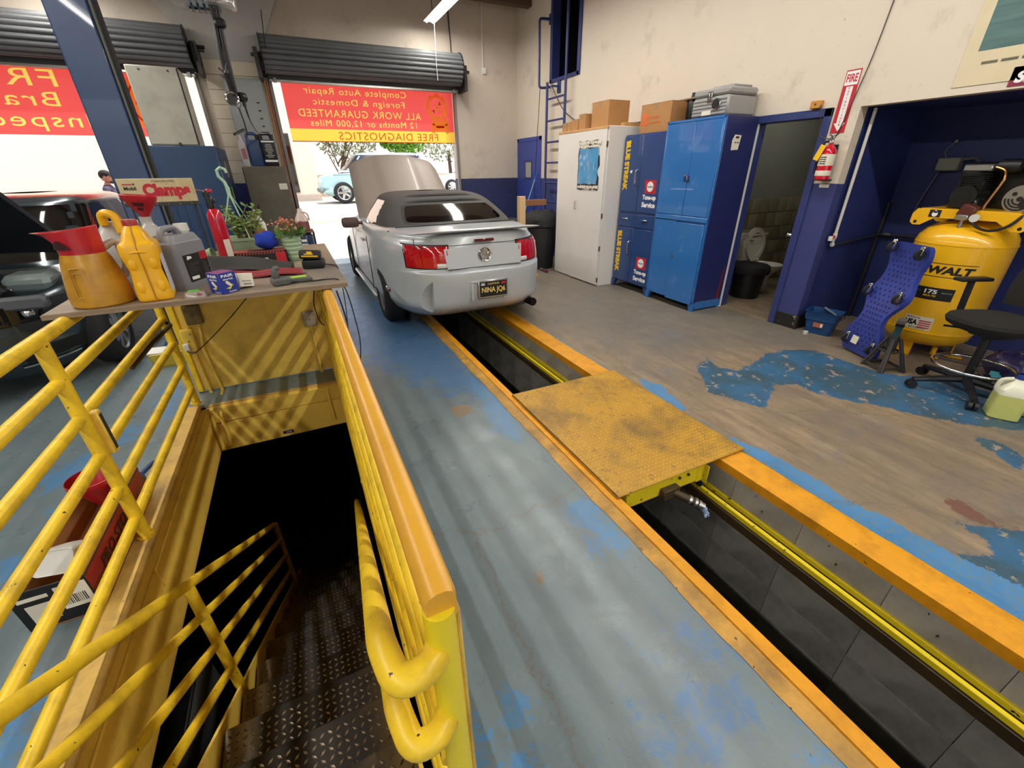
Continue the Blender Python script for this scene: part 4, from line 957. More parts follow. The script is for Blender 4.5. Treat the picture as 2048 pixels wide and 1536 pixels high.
def sedan():
    """front end faces the camera: model space has the rear at y=0, turned round"""
    L, W = 4.7, 1.82
    t = thing('dark_sedan', 'dark grey sedan with its hood open, nosed up to the guard rail', 'car', (-2.60, 4.15+L, 0), PI)
    MP = car_paint('dark_grey_paint', '#3a4850', .22, .5, .9)
    rows = plain_car(t, MP, M_TINT, L, W, .22, 1.44, (1.0, 2.85), 1.0, L-.92, .32, 9, hood_bay=(-.70, .70, 3.55, 4.52, .55, 1.2))
    F = L
    def nose(x, z):
        j = int(np.argmin(np.abs(rows[:, 0, 2]-z))); R = rows[j]; R = R[R[:, 1] > L*.6]; o = np.argsort(R[:, 0]); return float(np.interp(x, R[o, 0], R[o, 1]))
    def patch(x0, x1, z0, z1, off, mat, name, par=t, nu=9, nv=4, taper=0):
        b = B()
        def f(u, v):
            x = x0+(x1-x0)*u; z = z0+(z1-z0)*v+taper*u*(1-v); return (x, nose(x, z)+off*(1-((2*u-1)**6+(2*v-1)**6)*.4), z)
        b.grid(lambda u, v: f(1-u, v), nu, nv); return b.build(name, mat, par)
    ML = paint('dark_lamp', '#0d0f13', .08, Coat_Weight=1.0)
    for s in (-1, 1):
        h = patch(s*.46, s*.84, .60, .735, .012, ML, 'headlamp') if s > 0 else patch(s*.84, s*.46, .60, .735, .012, ML, 'headlamp')
        q = B(); q.sphere((s*.60, nose(s*.6, .665)-.0, .668), (.055, .03, .05)); q.build('lamp_lens', M_CHROME, h)
        a = sorted((s*.50, s*.80)); patch(a[0], a[1], .30, .40, .010, M_BLACKM, 'fog_grille')
        a = sorted((s*.46, s*.84)); patch(a[0], a[1], .255, .275, .02, M_CHROME, 'lip_trim')
    g = patch(-.40, .40, .53, .70, .014, M_BLACKM, 'grille')
    for k in range(4): patch(-.39, .39, .548+.04*k, .556+.04*k, .026, M_CHROME, 'grille_bar', g)
    patch(-.42, .42, .28, .42, .012, M_BLACKM, 'lower_intake')
    # engine bay: cover, battery, hoses, air box, strut towers, radiator support
    e = B(); e.b2(-.7, .7, 3.56, 4.5, .55, .6); e.build('engine_bay', M_BLACKM, t)
    e = B(); e.box((-.05, 3.95, .74), (.55, .5, .26), bev=.05, seg=2); e.build('engine_cover', paint('engine_cover', '#25272c', .5), t)
    e = B(); e.box((.50, 4.05, .76), (.26, .2, .22), bev=.01); e.build('battery', paint('battery_case', '#1b1d22', .5), t)
    e = B(); e.box((-.50, 3.85, .78), (.3, .3, .2), bev=.04); e.build('washer_tank', paint('milky_tank', '#8b9896', .4), t)
    for k in range(3):
        e = B(); e.tube(bend([(-.55+.1*k, 4.4, .80), (-.40+.2*k, 4.25, .9), (.2, 4.2-.1*k, .88), (.5, 3.9, .84)], .15), .045-.008*k, 14); e.build('intake_hose', M_BLACK, t)
        e = B(); e.torus((-.52+.1*k, 4.37, .81), .05, .006, 20, 6, 'Y'); e.build('hose_clamp', M_CHROME, t)
    e = B(); e.b2(-.78, .78, 4.42, 4.50, .70, .80, .02); e.build('radiator_support', paint('radiator_support', '#54585c', .5), t)
    b = hood_mesh(0, 1.15, .78, .72, .045, .05); h = b.build('hood', paint('hood_underside', '#1d222b', .55, var=.2), t, 30); h.location = (0, 3.42, .99); h.rotation_euler = (math.radians(36), 0, 0)
    for s in (-1, 1):
        q = B(); q.box((s*.98, 2.95, 1.02), (.2, .10, .13), bev=.04, seg=2); q.build('side_mirror', MP, t)
sedan()
# ------------------------------------------------------------------ outside
def outside():
    m, t = newmat('driveway_concrete'); v = t.coord(); c = t.mix(t.noise(v, 1.2, 6), '#b9b1a6', '#d0c9be'); t.bsdf(c, .8)
    b = B()
    prof = [(9.65, 0), (10.5, .0), (17.5, .56), (60, .62)]
    for (ya, za), (yb, zb) in zip(prof, prof[1:]):
        b.add([(-40, ya, za), (40, ya, za), (40, yb, zb), (-40, yb, zb)], [(0, 1, 2, 3)])
    struct('driveway', b, m, smooth=0)
    b = B(); b.add([(-40, -40, -.01), (40, -40, -.01), (40, -8.0, -.01), (-40, -8.0, -.01)], [(0, 1, 2, 3)]); struct('rear_bounce_ground', b, m, smooth=0)  # unseen ground added to bounce sunlight in from the rear
    b = B(); b.b2(-25, 25, -30, -29.5, 0, 4.5); b.build('rear_yard_wall', M_PLAIN, None, kind='structure')
    b = B(); z = lambda y: .08*(y-10.5)+.006
    b.add([(-30, 14.2, z(14.2)), (30, 14.2, z(14.2)), (30, 14.32, z(14.32)), (-30, 14.32, z(14.32))], [(0, 1, 2, 3)]); b.build('painted_line', paint('line_yellow', '#e2c66a', .7), None, kind='structure')
    t = thing('stucco_building', 'pale stucco building across the driveway, with one tall dark window', 'building', (-8, 20.5, .6))
    m = paint('stucco', '#e2cdb8', .85, var=.08, bump=.3, bscale=60)
    b = B(); b.b2(-22, 1.2, 20.5, 27, 0, 5.5); b.build('wall', m, t, world=True)
    b = B(); b.b2(-22.2, 1.3, 20.35, 27, 5.3, 5.7, .03); b.build('parapet', m, t, world=True)
    b = B(); b.b2(.1, .45, 20.45, 20.5, .9, 2.95); f = b.build('window', paint('bronze_frame', '#3a322c', .5), t, world=True)
    b = B(); b.b2(.14, .41, 20.44, 20.45, .95, 2.9); b.build('pane', M_TINT, f, world=True)
    b = B(); b.b2(-22, 1.22, 20.46, 20.5, .4, .8); b.build('plinth', paint('plinth_grey', '#b7a99a', .85), t, world=True)
    t = thing('far_building', 'long white building far beyond the trees', 'building', (16, 34, .6)); b = B(); b.b2(-1, 45, 34, 40, 0, 7); b.build('wall', paint('far_white', '#e9e4dc', .9, var=.03), t, world=True); b = B(); b.b2(-1.2, 45, 33.8, 40, 7, 7.3); b.build('roof_edge', m, t, world=True)
    # low wall and rocks behind the teal suv
    b = B(); b.b2(1.3, 12, 24, 24.3, .5, 1.5); b.build('low_wall', paint('wall_sand', '#c9b49c', .9), None, kind='structure')
outside()
def leafy(t, c, r, n, size, mat, seed, nm='foliage'):
    rg = np.random.default_rng(seed); b = B()
    d = rg.normal(size=(n, 3)); d /= np.linalg.norm(d, axis=1)[:, None]; rad = rg.uniform(.25, 1, n)**.45
    P = d*rad[:, None]*np.array(r)+np.array(c)
    for p in P:
        u = Vector(rg.normal(size=3)).normalized(); w = u.orthogonal().normalized(); s = size*rg.uniform(.6, 1.3); p = Vector(p)
        b.add([p-u*s, p+w*s*.45, p+u*s, p-w*s*.45], [(0, 1, 2, 3)])
    return b.build(nm, mat, t, smooth=0, world=True, kind='stuff')
def trees():
    MG = paint('bright_leaf', '#7fae35', .6, var=.5, scale=3); MD = paint('olive_leaf', '#8a9270', .7, var=.4, scale=3); MT = paint('bark', '#5c4638', .9)
    t = thing('leafy_tree', 'bright green tree with drooping branches beyond the parked cars', 'tree', (5.0, 21.6, .6))
    b = B(); b.tube([(5.2, 22.5, .6), (5.1, 22.4, 2.2), (5.0, 22, 3.2)], [.16, .12, .08], 10); b.build('trunk', MT, t, world=True)
    leafy(t, (5.0, 21.2, 3.4), (1.25, 1.2, 1.2), 2600, .13, MG, 3)
    t = thing('olive_tree', 'grey green tree with bare lower branches behind the teal car', 'tree', (2.3, 23.2, .6))
    b = B(); b.tube([(2.3, 23.2, .6), (2.5, 23.2, 1.8), (2.9, 23.2, 3)], [.1, .08, .05], 8)
    for k in range(9):
        r = random.Random(k); b.tube([(2.3+.2*r.random(), 23.2, 1.0+.12*k), (1.8+1.6*r.random(), 23.1, 1.6+.2*k), (1.4+2.6*r.random(), 23.0, 2.0+.3*k)], [.035, .02, .008], 6)
    b.build('trunk', MT, t, world=True); leafy(t, (2.9, 23.2, 3.3), (1.5, .8, 1.4), 1300, .11, MD, 5)
    t = thing('olive_tree', 'grey tree farther right behind the white parked car', 'tree', (8.4, 25, .6))
    b = B(); b.tube([(8.4, 25, .6), (8.3, 25, 2.6)], [.12, .08], 8); b.build('trunk', MT, t, world=True); leafy(t, (8.2, 25, 3.2), (1.8, 1, 1.2), 900, .13, MD, 9)
trees()
def parked():
    t = thing('teal_suv', 'teal and white suv parked sideways across the driveway', 'car', (1.05+4.4, 18.7, .572), PI/2)
    plain_car(t, car_paint('teal_paint', '#b4dadb', .3, .3), M_TINT, 4.4, 1.8, .3, 1.68, (.55, 3.0), .85, 3.6, .36, 5)
    b = B()
    for s in (-1, 1):
        b = B(); b.b2(s*.90, s*.915, 1.2, 3.9, .93, .96, .004); b.build('body_stripe', paint('stripe_green', '#3d8f8a', .4), t)
        b = B(); b.b2(s*.60-.12, s*.60+.12, 4.30, 4.36, .70, .82, .02); b.build('headlamp', M_CLEARL, t)
    b = B(); b.b2(-.80, .80, 4.28, 4.42, .36, .50, .03); b.build('front_bumper', paint('bumper_grey', '#6b6f6f', .6), t)
    t = thing('white_car', 'white car parked far across the driveway, right of the raised hood', 'car', (6.2+4.6, 22.0, .62), PI/2)
    plain_car(t, car_paint('white_car_paint', '#e6e8ea', .3, .0), M_TINT, 4.6, 1.8, .22, 1.42, (.8, 2.7), .9, 3.7, .32, 7)
parked()
# ------------------------------------------------------------------ right side: cabinets
M_LBLUE = paint('light_blue_enamel', '#2f70b8', .2, var=.1, scale=2.5, dirt='#7fb0e0', damt=.1, dscale=4, Coat_Weight=.5)
M_DBLUE = paint('dark_blue_enamel', '#21447e', .25, var=.15, scale=3, Coat_Weight=.4)
M_SIDEB = paint('navy_cabinet_side', '#262e62', .35, var=.15, chip='#8f97b5', cscale=24, cthr=.78)
M_OFFW = paint('off_white_laminate', '#e3e0db', .45, var=.05, scale=3, dirt='#cfc4b4', damt=.1, dscale=4)
def cab_legs(t, x0, x1, y0, y1, m, h=.10):
    for x, sx in ((x0, 1), (x1, -1)):
        for y, sy in ((y0, 1), (y1, -1)):
            b = B(); a = .075
            vs = [(x, y, 0), (x+sx*.035, y, 0), (x+sx*.035, y+sy*.035, 0), (x, y+sy*.035, 0), (x, y, h), (x+sx*a, y, h), (x+sx*a, y+sy*a, h), (x, y+sy*a, h)]
            fs = [(0, 3, 2, 1), (4, 5, 6, 7), (0, 1, 5, 4), (1, 2, 6, 5), (2, 3, 7, 6), (3, 0, 4, 7)]
            b.add(vs, fs); b.build('foot', m, t, world=True)
def light_blue():
    x0, x1, y0, y1, h = 4.2, 4.70, 3.60, 4.42, 2.085
    t = thing('metal_cabinet', 'tall light blue metal cabinet with dark navy side, next to the restroom door', 'cabinet', (4.45, 4.0, 0))
    b = B(); b.b2(x0+.02, x1, y0, y1, .10, h, .006); b.m = 1; b.b2(x0+.018, x0+.022, y0+.01, y1-.01, .11, h-.01); b.build('body', [M_SIDEB, M_LBLUE], t, world=True)
    b = B()
    for a in ((y0, y0+.018, .10, h), (y1-.018, y1, .10, h)): b.b2(x0-.004, x0+.022, a[0], a[1], a[2], a[3], .003)
    b.b2(x0-.004, x0+.022, y0, y1, h-.025, h, .003); b.b2(x0-.004, x0+.022, y0, y1, .10, .125, .003); b.b2(x0-.012, x0+.022, y0, y1, 1.035, 1.09, .006)
    b.build('face_frame', M_LBLUE, t, world=True)
    ym = 3.985
    for k, (a, c, z0, z1) in enumerate(((y0+.02, ym-.002, 1.095, h-.028), (ym+.002, y1-.02, 1.095, h-.028), (y0+.02, ym+.06, .085, 1.015), (ym+.062, y1-.02, .125, 1.03))):
        q = B(); off = .012 if k == 2 else 0
        q.b2(x0-.004-off, x0+.016, a, c, z0, z1, .003); d = q.build('door', M_LBLUE, t, world=True)
        if k == 0:
            q = B(); q.b2(x0-.010, x0-.003, ym-.03, ym+.05, 1.46, 1.53, .002); q.build('lock_plate', M_DBLUE, d, world=True)
            q = B(); q.tube(bend([(x0-.008, ym+.045, 1.525), (x0-.035, ym+.04, 1.52), (x0-.035, ym-.015, 1.52), (x0-.035, ym-.02, 1.47), (x0-.008, ym-.02, 1.468)], .012), .006, 8); q.build('handle', M_STEEL, d, world=True)
        if k == 2:
            q = B(); q.cyl((x0-.016, ym+.035, .62), (x0-.028, ym+.035, .62), .014, n=14); q.build('lock', M_STEEL, d, world=True)
    cab_legs(t, x0, x1-.02, y0, y1, M_LBLUE)
    b = B(); b.b2(x0+.06, x1, y0-.002, y0+.012, .02, .115, .003); b.build('kick_plate', M_LBLUE, t, world=True)
    b = B(); b.prism([(4.35, 1.765), (4.455, 1.77), (4.472, 1.905), (4.375, 1.91), (4.348, 1.86)], 0, .002, Matrix(((1, 0, 0, 0), (0, 0, -1, y0), (0, 1, 0, 0), (0, 0, 0, 1)))); tg = b.build('paper_tag', M_PAPER, t, world=True)
    b = B(); b.b2(4.39, 4.44, y0-.0035, y0-.002, 1.875, 1.895); b.b2(4.385, 4.405, y0-.0035, y0-.002, 1.83, 1.842); b.b2(4.42, 4.445, y0-.0035, y0-.002, 1.83, 1.842); b.build('printed_mark', M_DKSTEEL, tg, world=True)
    b = B(); b.prism([(4.60, .12), (4.645, .12), (4.655, .55), (4.63, .42)], 0, .0015, Matrix(((1, 0, 0, 0), (0, 0, -1, y0), (0, 1, 0, 0), (0, 0, 0, 1)))); b.build('red_smear', paint('red_smear', '#7a2030', .5), t, world=True)
light_blue()
def flat(poly, x, off, mat, name, par):
    """flat shape on a plane facing -x: poly of (y, z)"""
    b = B(); vs = [(x, y, z) for y, z in poly]+[(x+off, y, z) for y, z in poly]; n = len(poly)
    b.add(vs, [tuple(range(n)), tuple(range(n, 2*n))[::-1]]+[(i, (i+1) % n, n+(i+1) % n, n+i) for i in range(n)]); return b.build(name, mat, par, world=True, smooth=0)
def blue_streak():
    x0, x1, y0, y1, h = 4.22, 4.70, 4.432, 5.20, 2.0
    t = thing('metal_cabinet', 'dark blue metal cabinet with yellow lettering down its edge and two drawer pulls', 'cabinet', (4.46, 4.8, 0))
    b = B(); b.b2(x0+.02, x1, y0, y1, .10, h, .005); b.build('body', M_DBLUE, t, world=True)
    ym = 4.83
    for k, (a, c, z0, z1) in enumerate(((y0+.01, ym-.002, 1.07, h-.02), (ym+.002, y1-.012, 1.07, h-.02), (y0+.01, ym-.002, .12, .86), (ym+.002, y1-.012, .12, .86))):
        q = B(); q.b2(x0, x0+.02, a, c, z0, z1, .003); d = q.build('door', M_DBLUE, t, world=True)
        if k in (1, 3):
            z = 1.50 if k == 1 else .60
            q = B(); q.tube(bend([(x0, ym+.045, z-.085), (x0-.035, ym+.045, z-.08), (x0-.035, ym+.045, z+.08), (x0, ym+.045, z+.085)], .02), .009, 8); q.build('handle', M_CHROME, d, world=True)
            q = B(); q.cyl((x0, ym+.045, z-.14), (x0-.008, ym+.045, z-.14), .012, n=12); q.build('lock', M_STEEL, d, world=True)
    q = B(); q.b2(x0, x0+.02, y0+.01, y1-.012, .875, 1.045, .003); d = q.build('drawer', M_DBLUE, t, world=True)
    for y in (4.63, 5.02):
        q = B(); q.b2(x0-.022, x0, y-.06, y+.06, .972, .985, .004); q.build('drawer_pull', M_CHROME, d, world=True)
    q = B(); q.cyl((x0, 4.83, 1.01), (x0-.004, 4.83, 1.01), .009, n=12); q.build('lock', M_BLACK, d, world=True)
    cab_legs(t, x0, x1-.02, y0, y1, M_DBLUE, .11)
    X = x0-.0015
    # lettering reads downwards: its x axis points down the door, its y axis towards the restroom side
    for zc, hgt in ((1.63, .60), (.515, .58)):
        lettering('BLUE STREAK', (X, 5.11, zc), (0, 0, -1), (0, -1, 0), M_YELINK, t, w=hgt, h=.095, bold=.07, shear=-.1)
    for zc in (1.385, .415):
        s = flat([(4.505, zc-.075), (4.70, zc-.075), (4.71, zc+.08), (4.51, zc+.085)], x0-.001, .001, M_REDINK, 'red_decal', t)
        c = B(); Mx = Matrix.Translation((x0-.0022, 4.607, zc+.005)) @ Matrix.Rotation(-PI/2, 4, 'Y'); c.lathe([(.0, 0), (.06, 0), (.06, .001), (0, .001)], n=28, M=Mx); c.build('white_disc', M_WHITEINK, s, world=True)
        lettering('Standard', (x0-.0035, 4.607, zc+.006), (0, -1, 0), (0, 0, 1), M_BLACKINK, s, w=.11, h=.026, bold=.02)
        lettering('Tune-up', (X, 4.605, zc-.13), (0, -1, 0), (0, 0, 1), M_WHITEINK, t, w=.25, h=.075, bold=.05)
        lettering('Service', (X, 4.605, zc-.213), (0, -1, 0), (0, 0, 1), M_WHITEINK, t, w=.25, h=.065, bold=.05)
    flat([(4.99, 1.55), (5.02, 1.545), (5.03, 1.575), (4.985, 1.585)], x0-.001, .001, M_WHITEINK, 'sticker_scrap', t)
blue_streak()
def white_cab():
    x0, x1, y0, y1, h = 3.95, 4.70, 5.225, 6.46, 2.11
    t = thing('tall_cabinet', 'tall off-white laminate cabinet with a torn blue poster on its door', 'cabinet', (4.32, 5.85, 0))
    b = B(); b.b2(x0+.02, x1, y0, y1, .0, h, .004); b.build('body', M_OFFW, t, world=True)
    ym = 5.95
    for a, c, o in ((y0+.012, ym-.002, -.012), (ym+.002, y1-.004, 0)):
        q = B(); q.b2(x0+o, x0+.018, a, c, .02, h-.035, .002); d = q.build('door', M_OFFW, t, world=True)
        if c < 6:
            q = B(); q.tube(bend([(x0+o, 5.88, 1.06), (x0-.035, 5.88, 1.06), (x0-.035, 5.88, 1.17), (x0+o, 5.88, 1.17)], .02), .006, 8); q.build('handle', M_ALU, d, world=True)
            for z in (.09, .55, 1.0, 1.9):
                q = B(); q.b2(x0-.002, x0+.03, y0+.002, y0+.016, z-.035, z+.035, .002); q.build('hinge', paint('rusty_hinge', '#6a4a34', .6) if z == .09 else bpy.data.materials['rusty_hinge'], d, world=True)
    b = B(); b.b2(x0, x0+.02, y0, y1, h-.03, h, .003); b.build('top_strip', M_WOOD, t, world=True)
    p = thing('poster', 'torn blue poster with black bands taped on the white cabinet door', 'poster', (x0-.014, 5.56, 1.55))
    X = x0-.016
    def sheet(y0_, y1_, z0, z1, x, mat, name, par, seed=1):
        r = random.Random(seed); b = B()
        b.grid(lambda u, v: (x-.004*math.sin(u*9+v*3)-.003*math.sin(v*13), y1_-(y1_-y0_)*u+.006*math.sin(v*17+seed), z0+(z1-z0)*v+.006*math.sin(u*15+seed)), 14, 14); return b.build(name, mat, par, world=True)
    m, nt = newmat('poster_print'); v = nt.coord('Object', (1, 7, 7)); vo = nt.n('ShaderNodeTexVoronoi'); vo.inputs['Scale'].default_value = 1.0; nt.l(v, vo.inputs['Vector'])
    c = nt.mix(nt.ramp(vo.outputs['Distance'], [(.18, .7), (.32, 0.0)]), '#3f93c8', '#9fc4d8'); c = nt.mix(nt.ramp(nt.noise(nt.coord('Object', (1, 12, 2)), 3, 5), [(.62, 0.0), (.7, .7)]), c, '#dfe9ee'); nt.bsdf(c, .3)
    s = sheet(5.345, 5.86, 1.335, 1.955, X+.001, paint('poster_black', '#2a2026', .5), 'sheet', p, 2)
    sheet(5.375, 5.835, 1.41, 1.86, X-.006, m, 'printed_area', s, 2)
    for k, (z, hh) in enumerate(((1.93, .045), (1.888, .035), (1.37, .045))):
        q = B(); r = random.Random(k)
        y = 5.84
        while y > 5.38:
            w = r.uniform(.02, .06); q.b2(X-.008, X-.007, y-w, y, z-hh/2+r.uniform(-.008, .008), z+hh/2+r.uniform(-.012, .004)); y -= w+r.uniform(.004, .014)
        q.build('torn_white_scrap', M_PAPER, s, world=True, kind='stuff')
white_cab()
def cardboard(name, label, x0, x1, y0, y1, z0, z1, group=None, flaps=True, col=None, cat='box', open_=False):
    t = thing(name, label, cat, ((x0+x1)/2, (y0+y1)/2, z0), group=group)
    b = B(); b.b2(x0, x1, y0, y1, z0, z1-.003, .003); b.build('body', col or M_CARD, t, world=True)
    b = B(); ym = (y0+y1)/2
    b.b2(x0-.001, x1+.001, y0-.001, ym-.002, z1-.003, z1, .001); b.b2(x0-.001, x1+.001, ym+.002, y1+.001, z1-.003, z1, .001); b.build('flap', col or M_CARD, t, world=True)
    b = B(); b.b2(x0-.0015, x1+.0015, ym-.025, ym+.025, z1-.001, z1+.001); b.b2(x0-.002, x0-.0005, ym-.025, ym+.025, z1-.06, z1); b.build('tape', paint('parcel_tape', '#a08a68', .25) if 'parcel_tape' not in bpy.data.materials else bpy.data.materials['parcel_tape'], t, world=True)
    return t
def tops():
    Z = 2.111
    for k, (ya, yb, z, lab) in enumerate(((6.32, 6.43, .115, 'small cardboard box at the far end of the row on the white cabinet'), (6.20, 6.31, .12, 'small cardboard box second in the row on the white cabinet'), (6.02, 6.19, .14, 'low cardboard box with a loose flap on the white cabinet'), (5.84, 6.0, .19, 'cardboard box beside the large box on the white cabinet'))):
        cardboard('cardboard_box', lab, 4.0, 4.22+.04*k, ya, yb, Z, Z+z, 'boxes on the white cabinet')
    cardboard('cardboard_box', 'largest cardboard box on the white cabinet with dark tape down its corner', 4.02, 4.36, 5.34, 5.72, Z, Z+.30, 'boxes on the white cabinet')
    t = thing('timber_offcut', 'short flat timber offcut on the near corner of the white cabinet', 'timber', (4.3, 5.29, Z)); b = B(); b.b2(4.22, 4.6, 5.245, 5.33, Z, Z+.045, .003); b.build('board', M_WOOD, t, world=True)
    z = 2.001
    t = cardboard('moving_box', 'large cardboard moving box with an orange logo on the dark blue cabinet', 4.26, 4.62, 4.46, 4.98, z, z+.31)
    X = 4.2585
    OR = paint('orange_ink', '#dd6a34', .7, var=.05)
    s = flat([(4.955, z+.085), (4.845, z+.085), (4.845, z+.215), (4.955, z+.215)], X, .001, OR, 'logo_square', t)
    q = B()
    for d in (-.03, 0, .03):
        Mx = frame((X-.0006, 4.90, z+.15), (0, -1, 1), (0, 1, 1)); q.box((d, 0, 0), (.006, .11-.6*abs(d), .0005), M=Mx)
    q.build('logo_line', M_CARD, s, world=True)
    lettering('How doers', (X-.0005, 4.735, z+.165), (0, -1, 0), (0, 0, 1), OR, t, w=.17, h=.038, bold=.02)
    lettering('get more done', (X-.0005, 4.71, z+.105), (0, -1, 0), (0, 0, 1), OR, t, w=.22, h=.038, bold=.02)
    t = thing('timber_plank', 'long weathered plank laid across the top of the moving box', 'timber', (4.5, 4.75, z+.315)); b = B(); b.box((4.55, 4.60, z+.325), (.14, 1.05, .018), rot=(0, 0, -.05), bev=.003); b.build('board', paint('old_plank', '#8a7560', .7, var=.2), t, world=True)
    t = thing('black_bottle', 'black plastic bottle standing beside the moving box on the dark blue cabinet', 'bottle', (4.50, 4.44, z)); b = B(); b.lathe([(.0, 0), (.05, 0), (.055, .02), (.055, .18), (.03, .24), (.02, .28), (.02, .30), (0, .30)], (4.52, 4.4, 2.086), 16); b.build('bottle', M_BLACK, t, world=True)
    # grey case on the light blue cabinet
    z = 2.087
    t = thing('grey_case', 'grey ribbed plastic case with chrome latches on the light blue cabinet', 'case', (4.45, 3.88, z)); MG = paint('case_grey', '#9a9a98', .45, var=.08)
    b = B(); b.b2(4.25, 4.68, 3.66, 4.14, z, z+.185, .02); b.build('lower_shell', MG, t, world=True)
    b = B(); b.b2(4.25, 4.68, 3.66, 4.14, z+.19, z+.26, .02); b.build('lid', MG, t, world=True)
    for k in range(5):
        b = B(); b.b2(4.243, 4.255, 3.68, 4.12, z+.02+.032*k, z+.034+.032*k, .003); b.build('rib', MG, t, world=True)
    for y in (3.88, 3.915):
        b = B(); b.b2(4.235, 4.25, y-.01, y+.01, z+.13, z+.23, .003); b.build('latch', M_CHROME, t, world=True)
    b = B(); b.cyl((4.246, 3.80, z+.11), (4.228, 3.80, z+.11), .045, n=24); b.build('black_knob', M_BLACK, t, world=True, label='round black knob in a chrome ring')
    b = B(); b.torus((4.236, 3.80, z+.11), .048, .006, 24, 6, 'X'); b.build('knob_ring', M_CHROME, t, world=True)
    b = B(); b.b2(4.2425, 4.244, 3.86, 3.98, z+.02, z+.06); b.build('paper_label', M_PAPER, t, world=True)
    b = B(); b.b2(4.35, 4.62, 3.70, 3.98, z+.26, z+.285, .01); b.build('top_handle', MG, t, world=True)
    t = thing('wire', 'black cable looping along the wall behind the white cabinet', 'cable', (4.7, 6, 2.2)); b = B(); b.tube(catmull([(4.66, 7.9, 2.92), (4.65, 7.5, 2.55), (4.62, 7.0, 2.33), (4.55, 6.4, 2.27), (4.6, 5.9, 2.22), (4.55, 5.4, 2.17), (4.5, 5.15, 2.19), (4.4, 5.0, 2.24)], 40), .007, 6); b.build('wire', M_BLACK, t, world=True)
tops()
def ladder():
    t = thing('wall_ladder', 'fixed dark blue steel ladder rising to the hatch in the side wall', 'ladder', (4.6, 7.68, 0))
    X = 4.60; y0, y1 = 7.36, 7.98
    for y, z1 in ((y1, 3.0), (y0, 4.35)):
        b = B(); b.cyl((X, y, 0), (X, y, z1), .024, n=12); b.build('rail', M_NAVY, t, world=True)
    for k in range(8):
        z = .36+.34*k; b = B(); b.cyl((X, y0, z), (X, y1, z), .017, n=10); b.build('rung', M_NAVY, t, world=True)
    b = B(); b.tube(bend([(4.70, 8.05, 2.95), (4.60, 8.06, 2.93), (4.50, 8.10, 2.93), (4.50, 8.12, 3.92), (4.68, 8.10, 3.92)], .05), .021, 10); b.build('grab_bar', M_NAVY, t, world=True)
    b = B(); b.b2(4.695, 4.718, 7.70, 7.80, 2.82, 3.0, .004); b.b2(4.55, 4.70, 7.735, 7.765, 2.90, 2.93); b.build('wall_bracket', M_NAVY, t, world=True)
    b = B(); b.b2(4.695, 4.718, 8.06, 8.14, 3.85, 4.0, .004); b.build('wall_bracket', M_NAVY, t, world=True)
    t = thing('hanging_wire', 'thin black cord hanging from the ladder down across the blue door', 'cable', (4.55, 8.15, 2.9)); b = B(); b.tube(catmull([(4.52, 8.10, 2.92), (4.58, 8.3, 2.1), (4.62, 8.42, 1.6), (4.64, 8.5, 1.1), (4.64, 8.52, .5)], 24), .006, 6); b.build('cord', M_BLACK, t, world=True)
ladder()
def corner_stuff():
    t = thing('timber_stand', 'pine timber post with a short brown arm, standing behind the convertible', 'timber stand', (3.37, 7.5, 0))
    b = B(); b.b2(3.18, 3.28, 6.28, 6.38, 0, 1.24, .004); b.build('post', paint('raw_pine', '#d8b78a', .6, var=.2, scale=4, stretch=(1, 1, .15)), t, world=True)
    b = B(); b.b2(3.28, 3.66, 6.29, 6.37, 1.10, 1.185, .004); b.build('arm', paint('brown_timber', '#8a5a38', .6, var=.2), t, world=True)
    b = B(); b.b2(3.0, 3.5, 6.2, 6.5, 0, .04, .004); b.b2(3.2, 3.3, 6.05, 6.7, .04, .08, .004); b.build('foot', M_WOOD, t, world=True)
    t = thing('squeegee', 'light blue handled squeegee leaning against the blue door', 'squeegee', (4.3, 8.6, 0)); A = Vector((4.25, 8.75, .05)); E_ = Vector((4.66, 8.42, 1.55))
    b = B(); b.cyl(A, E_, .014, n=10); b.build('handle', paint('pale_blue_pole', '#8fb4e0', .3), t, world=True)
    b = B(); b.box(A, (.4, .04, .06), rot=(0, 0, .6), bev=.01); b.build('blade', M_BLACK, t, world=True)
    b = B(); b.cyl(A.lerp(E_, .92), E_, .018, n=10); b.build('grip', paint('blue_grip', '#2f66c0', .5), t, world=True)
    MB = paint('black_bin', '#1c1c1e', .5, var=.15)
    def bin_(loc, r, h, lab, bag):
        t = thing('trash_can', lab, 'trash can', loc); b = B(); b.lathe([(0, 0), (r*.8, 0), (r*.82, .02), (r*.98, h*.55), (r*.985, h*.57), (r, h-.06), (r*1.07, h-.05), (r*1.08, h), (r*.98, h), (r*.96, h*.6), (r*.5, h*.5), (0, h*.5)], n=28); b.build('can', MB, t)
        for s in (-1, 1):
            b = B(); b.tube(bend([(s*r, -.07, h*.75), (s*(r+.05), -.07, h*.76), (s*(r+.05), .07, h*.76), (s*r, .07, h*.75)], .02), .012, 8); b.build('handle', MB, t)
        b = B(); rg = random.Random(int(r*100)); b.lathe([(r*1.0, h-.12), (r*1.11, h-.10), (r*1.10, h+.02), (r*.9, h+.03+bag), (r*.5, h+.05+bag*1.6), (r*.2, h+.06+bag)], n=28); b.v = [(x+rg.uniform(-.012, .012), y+rg.uniform(-.012, .012), z+rg.uniform(-.014, .014)) for x, y, z in b.v]; b.build('liner', M_BLACKM, t)
    bin_((3.90, 6.92, 0), .30, .82, 'black trash can with a heaped liner beside the white cabinet', .06)
    bin_((3.60, 7.62, 0), .28, .74, 'black open drum behind the timber stand at the blue door', .0)
corner_stuff()
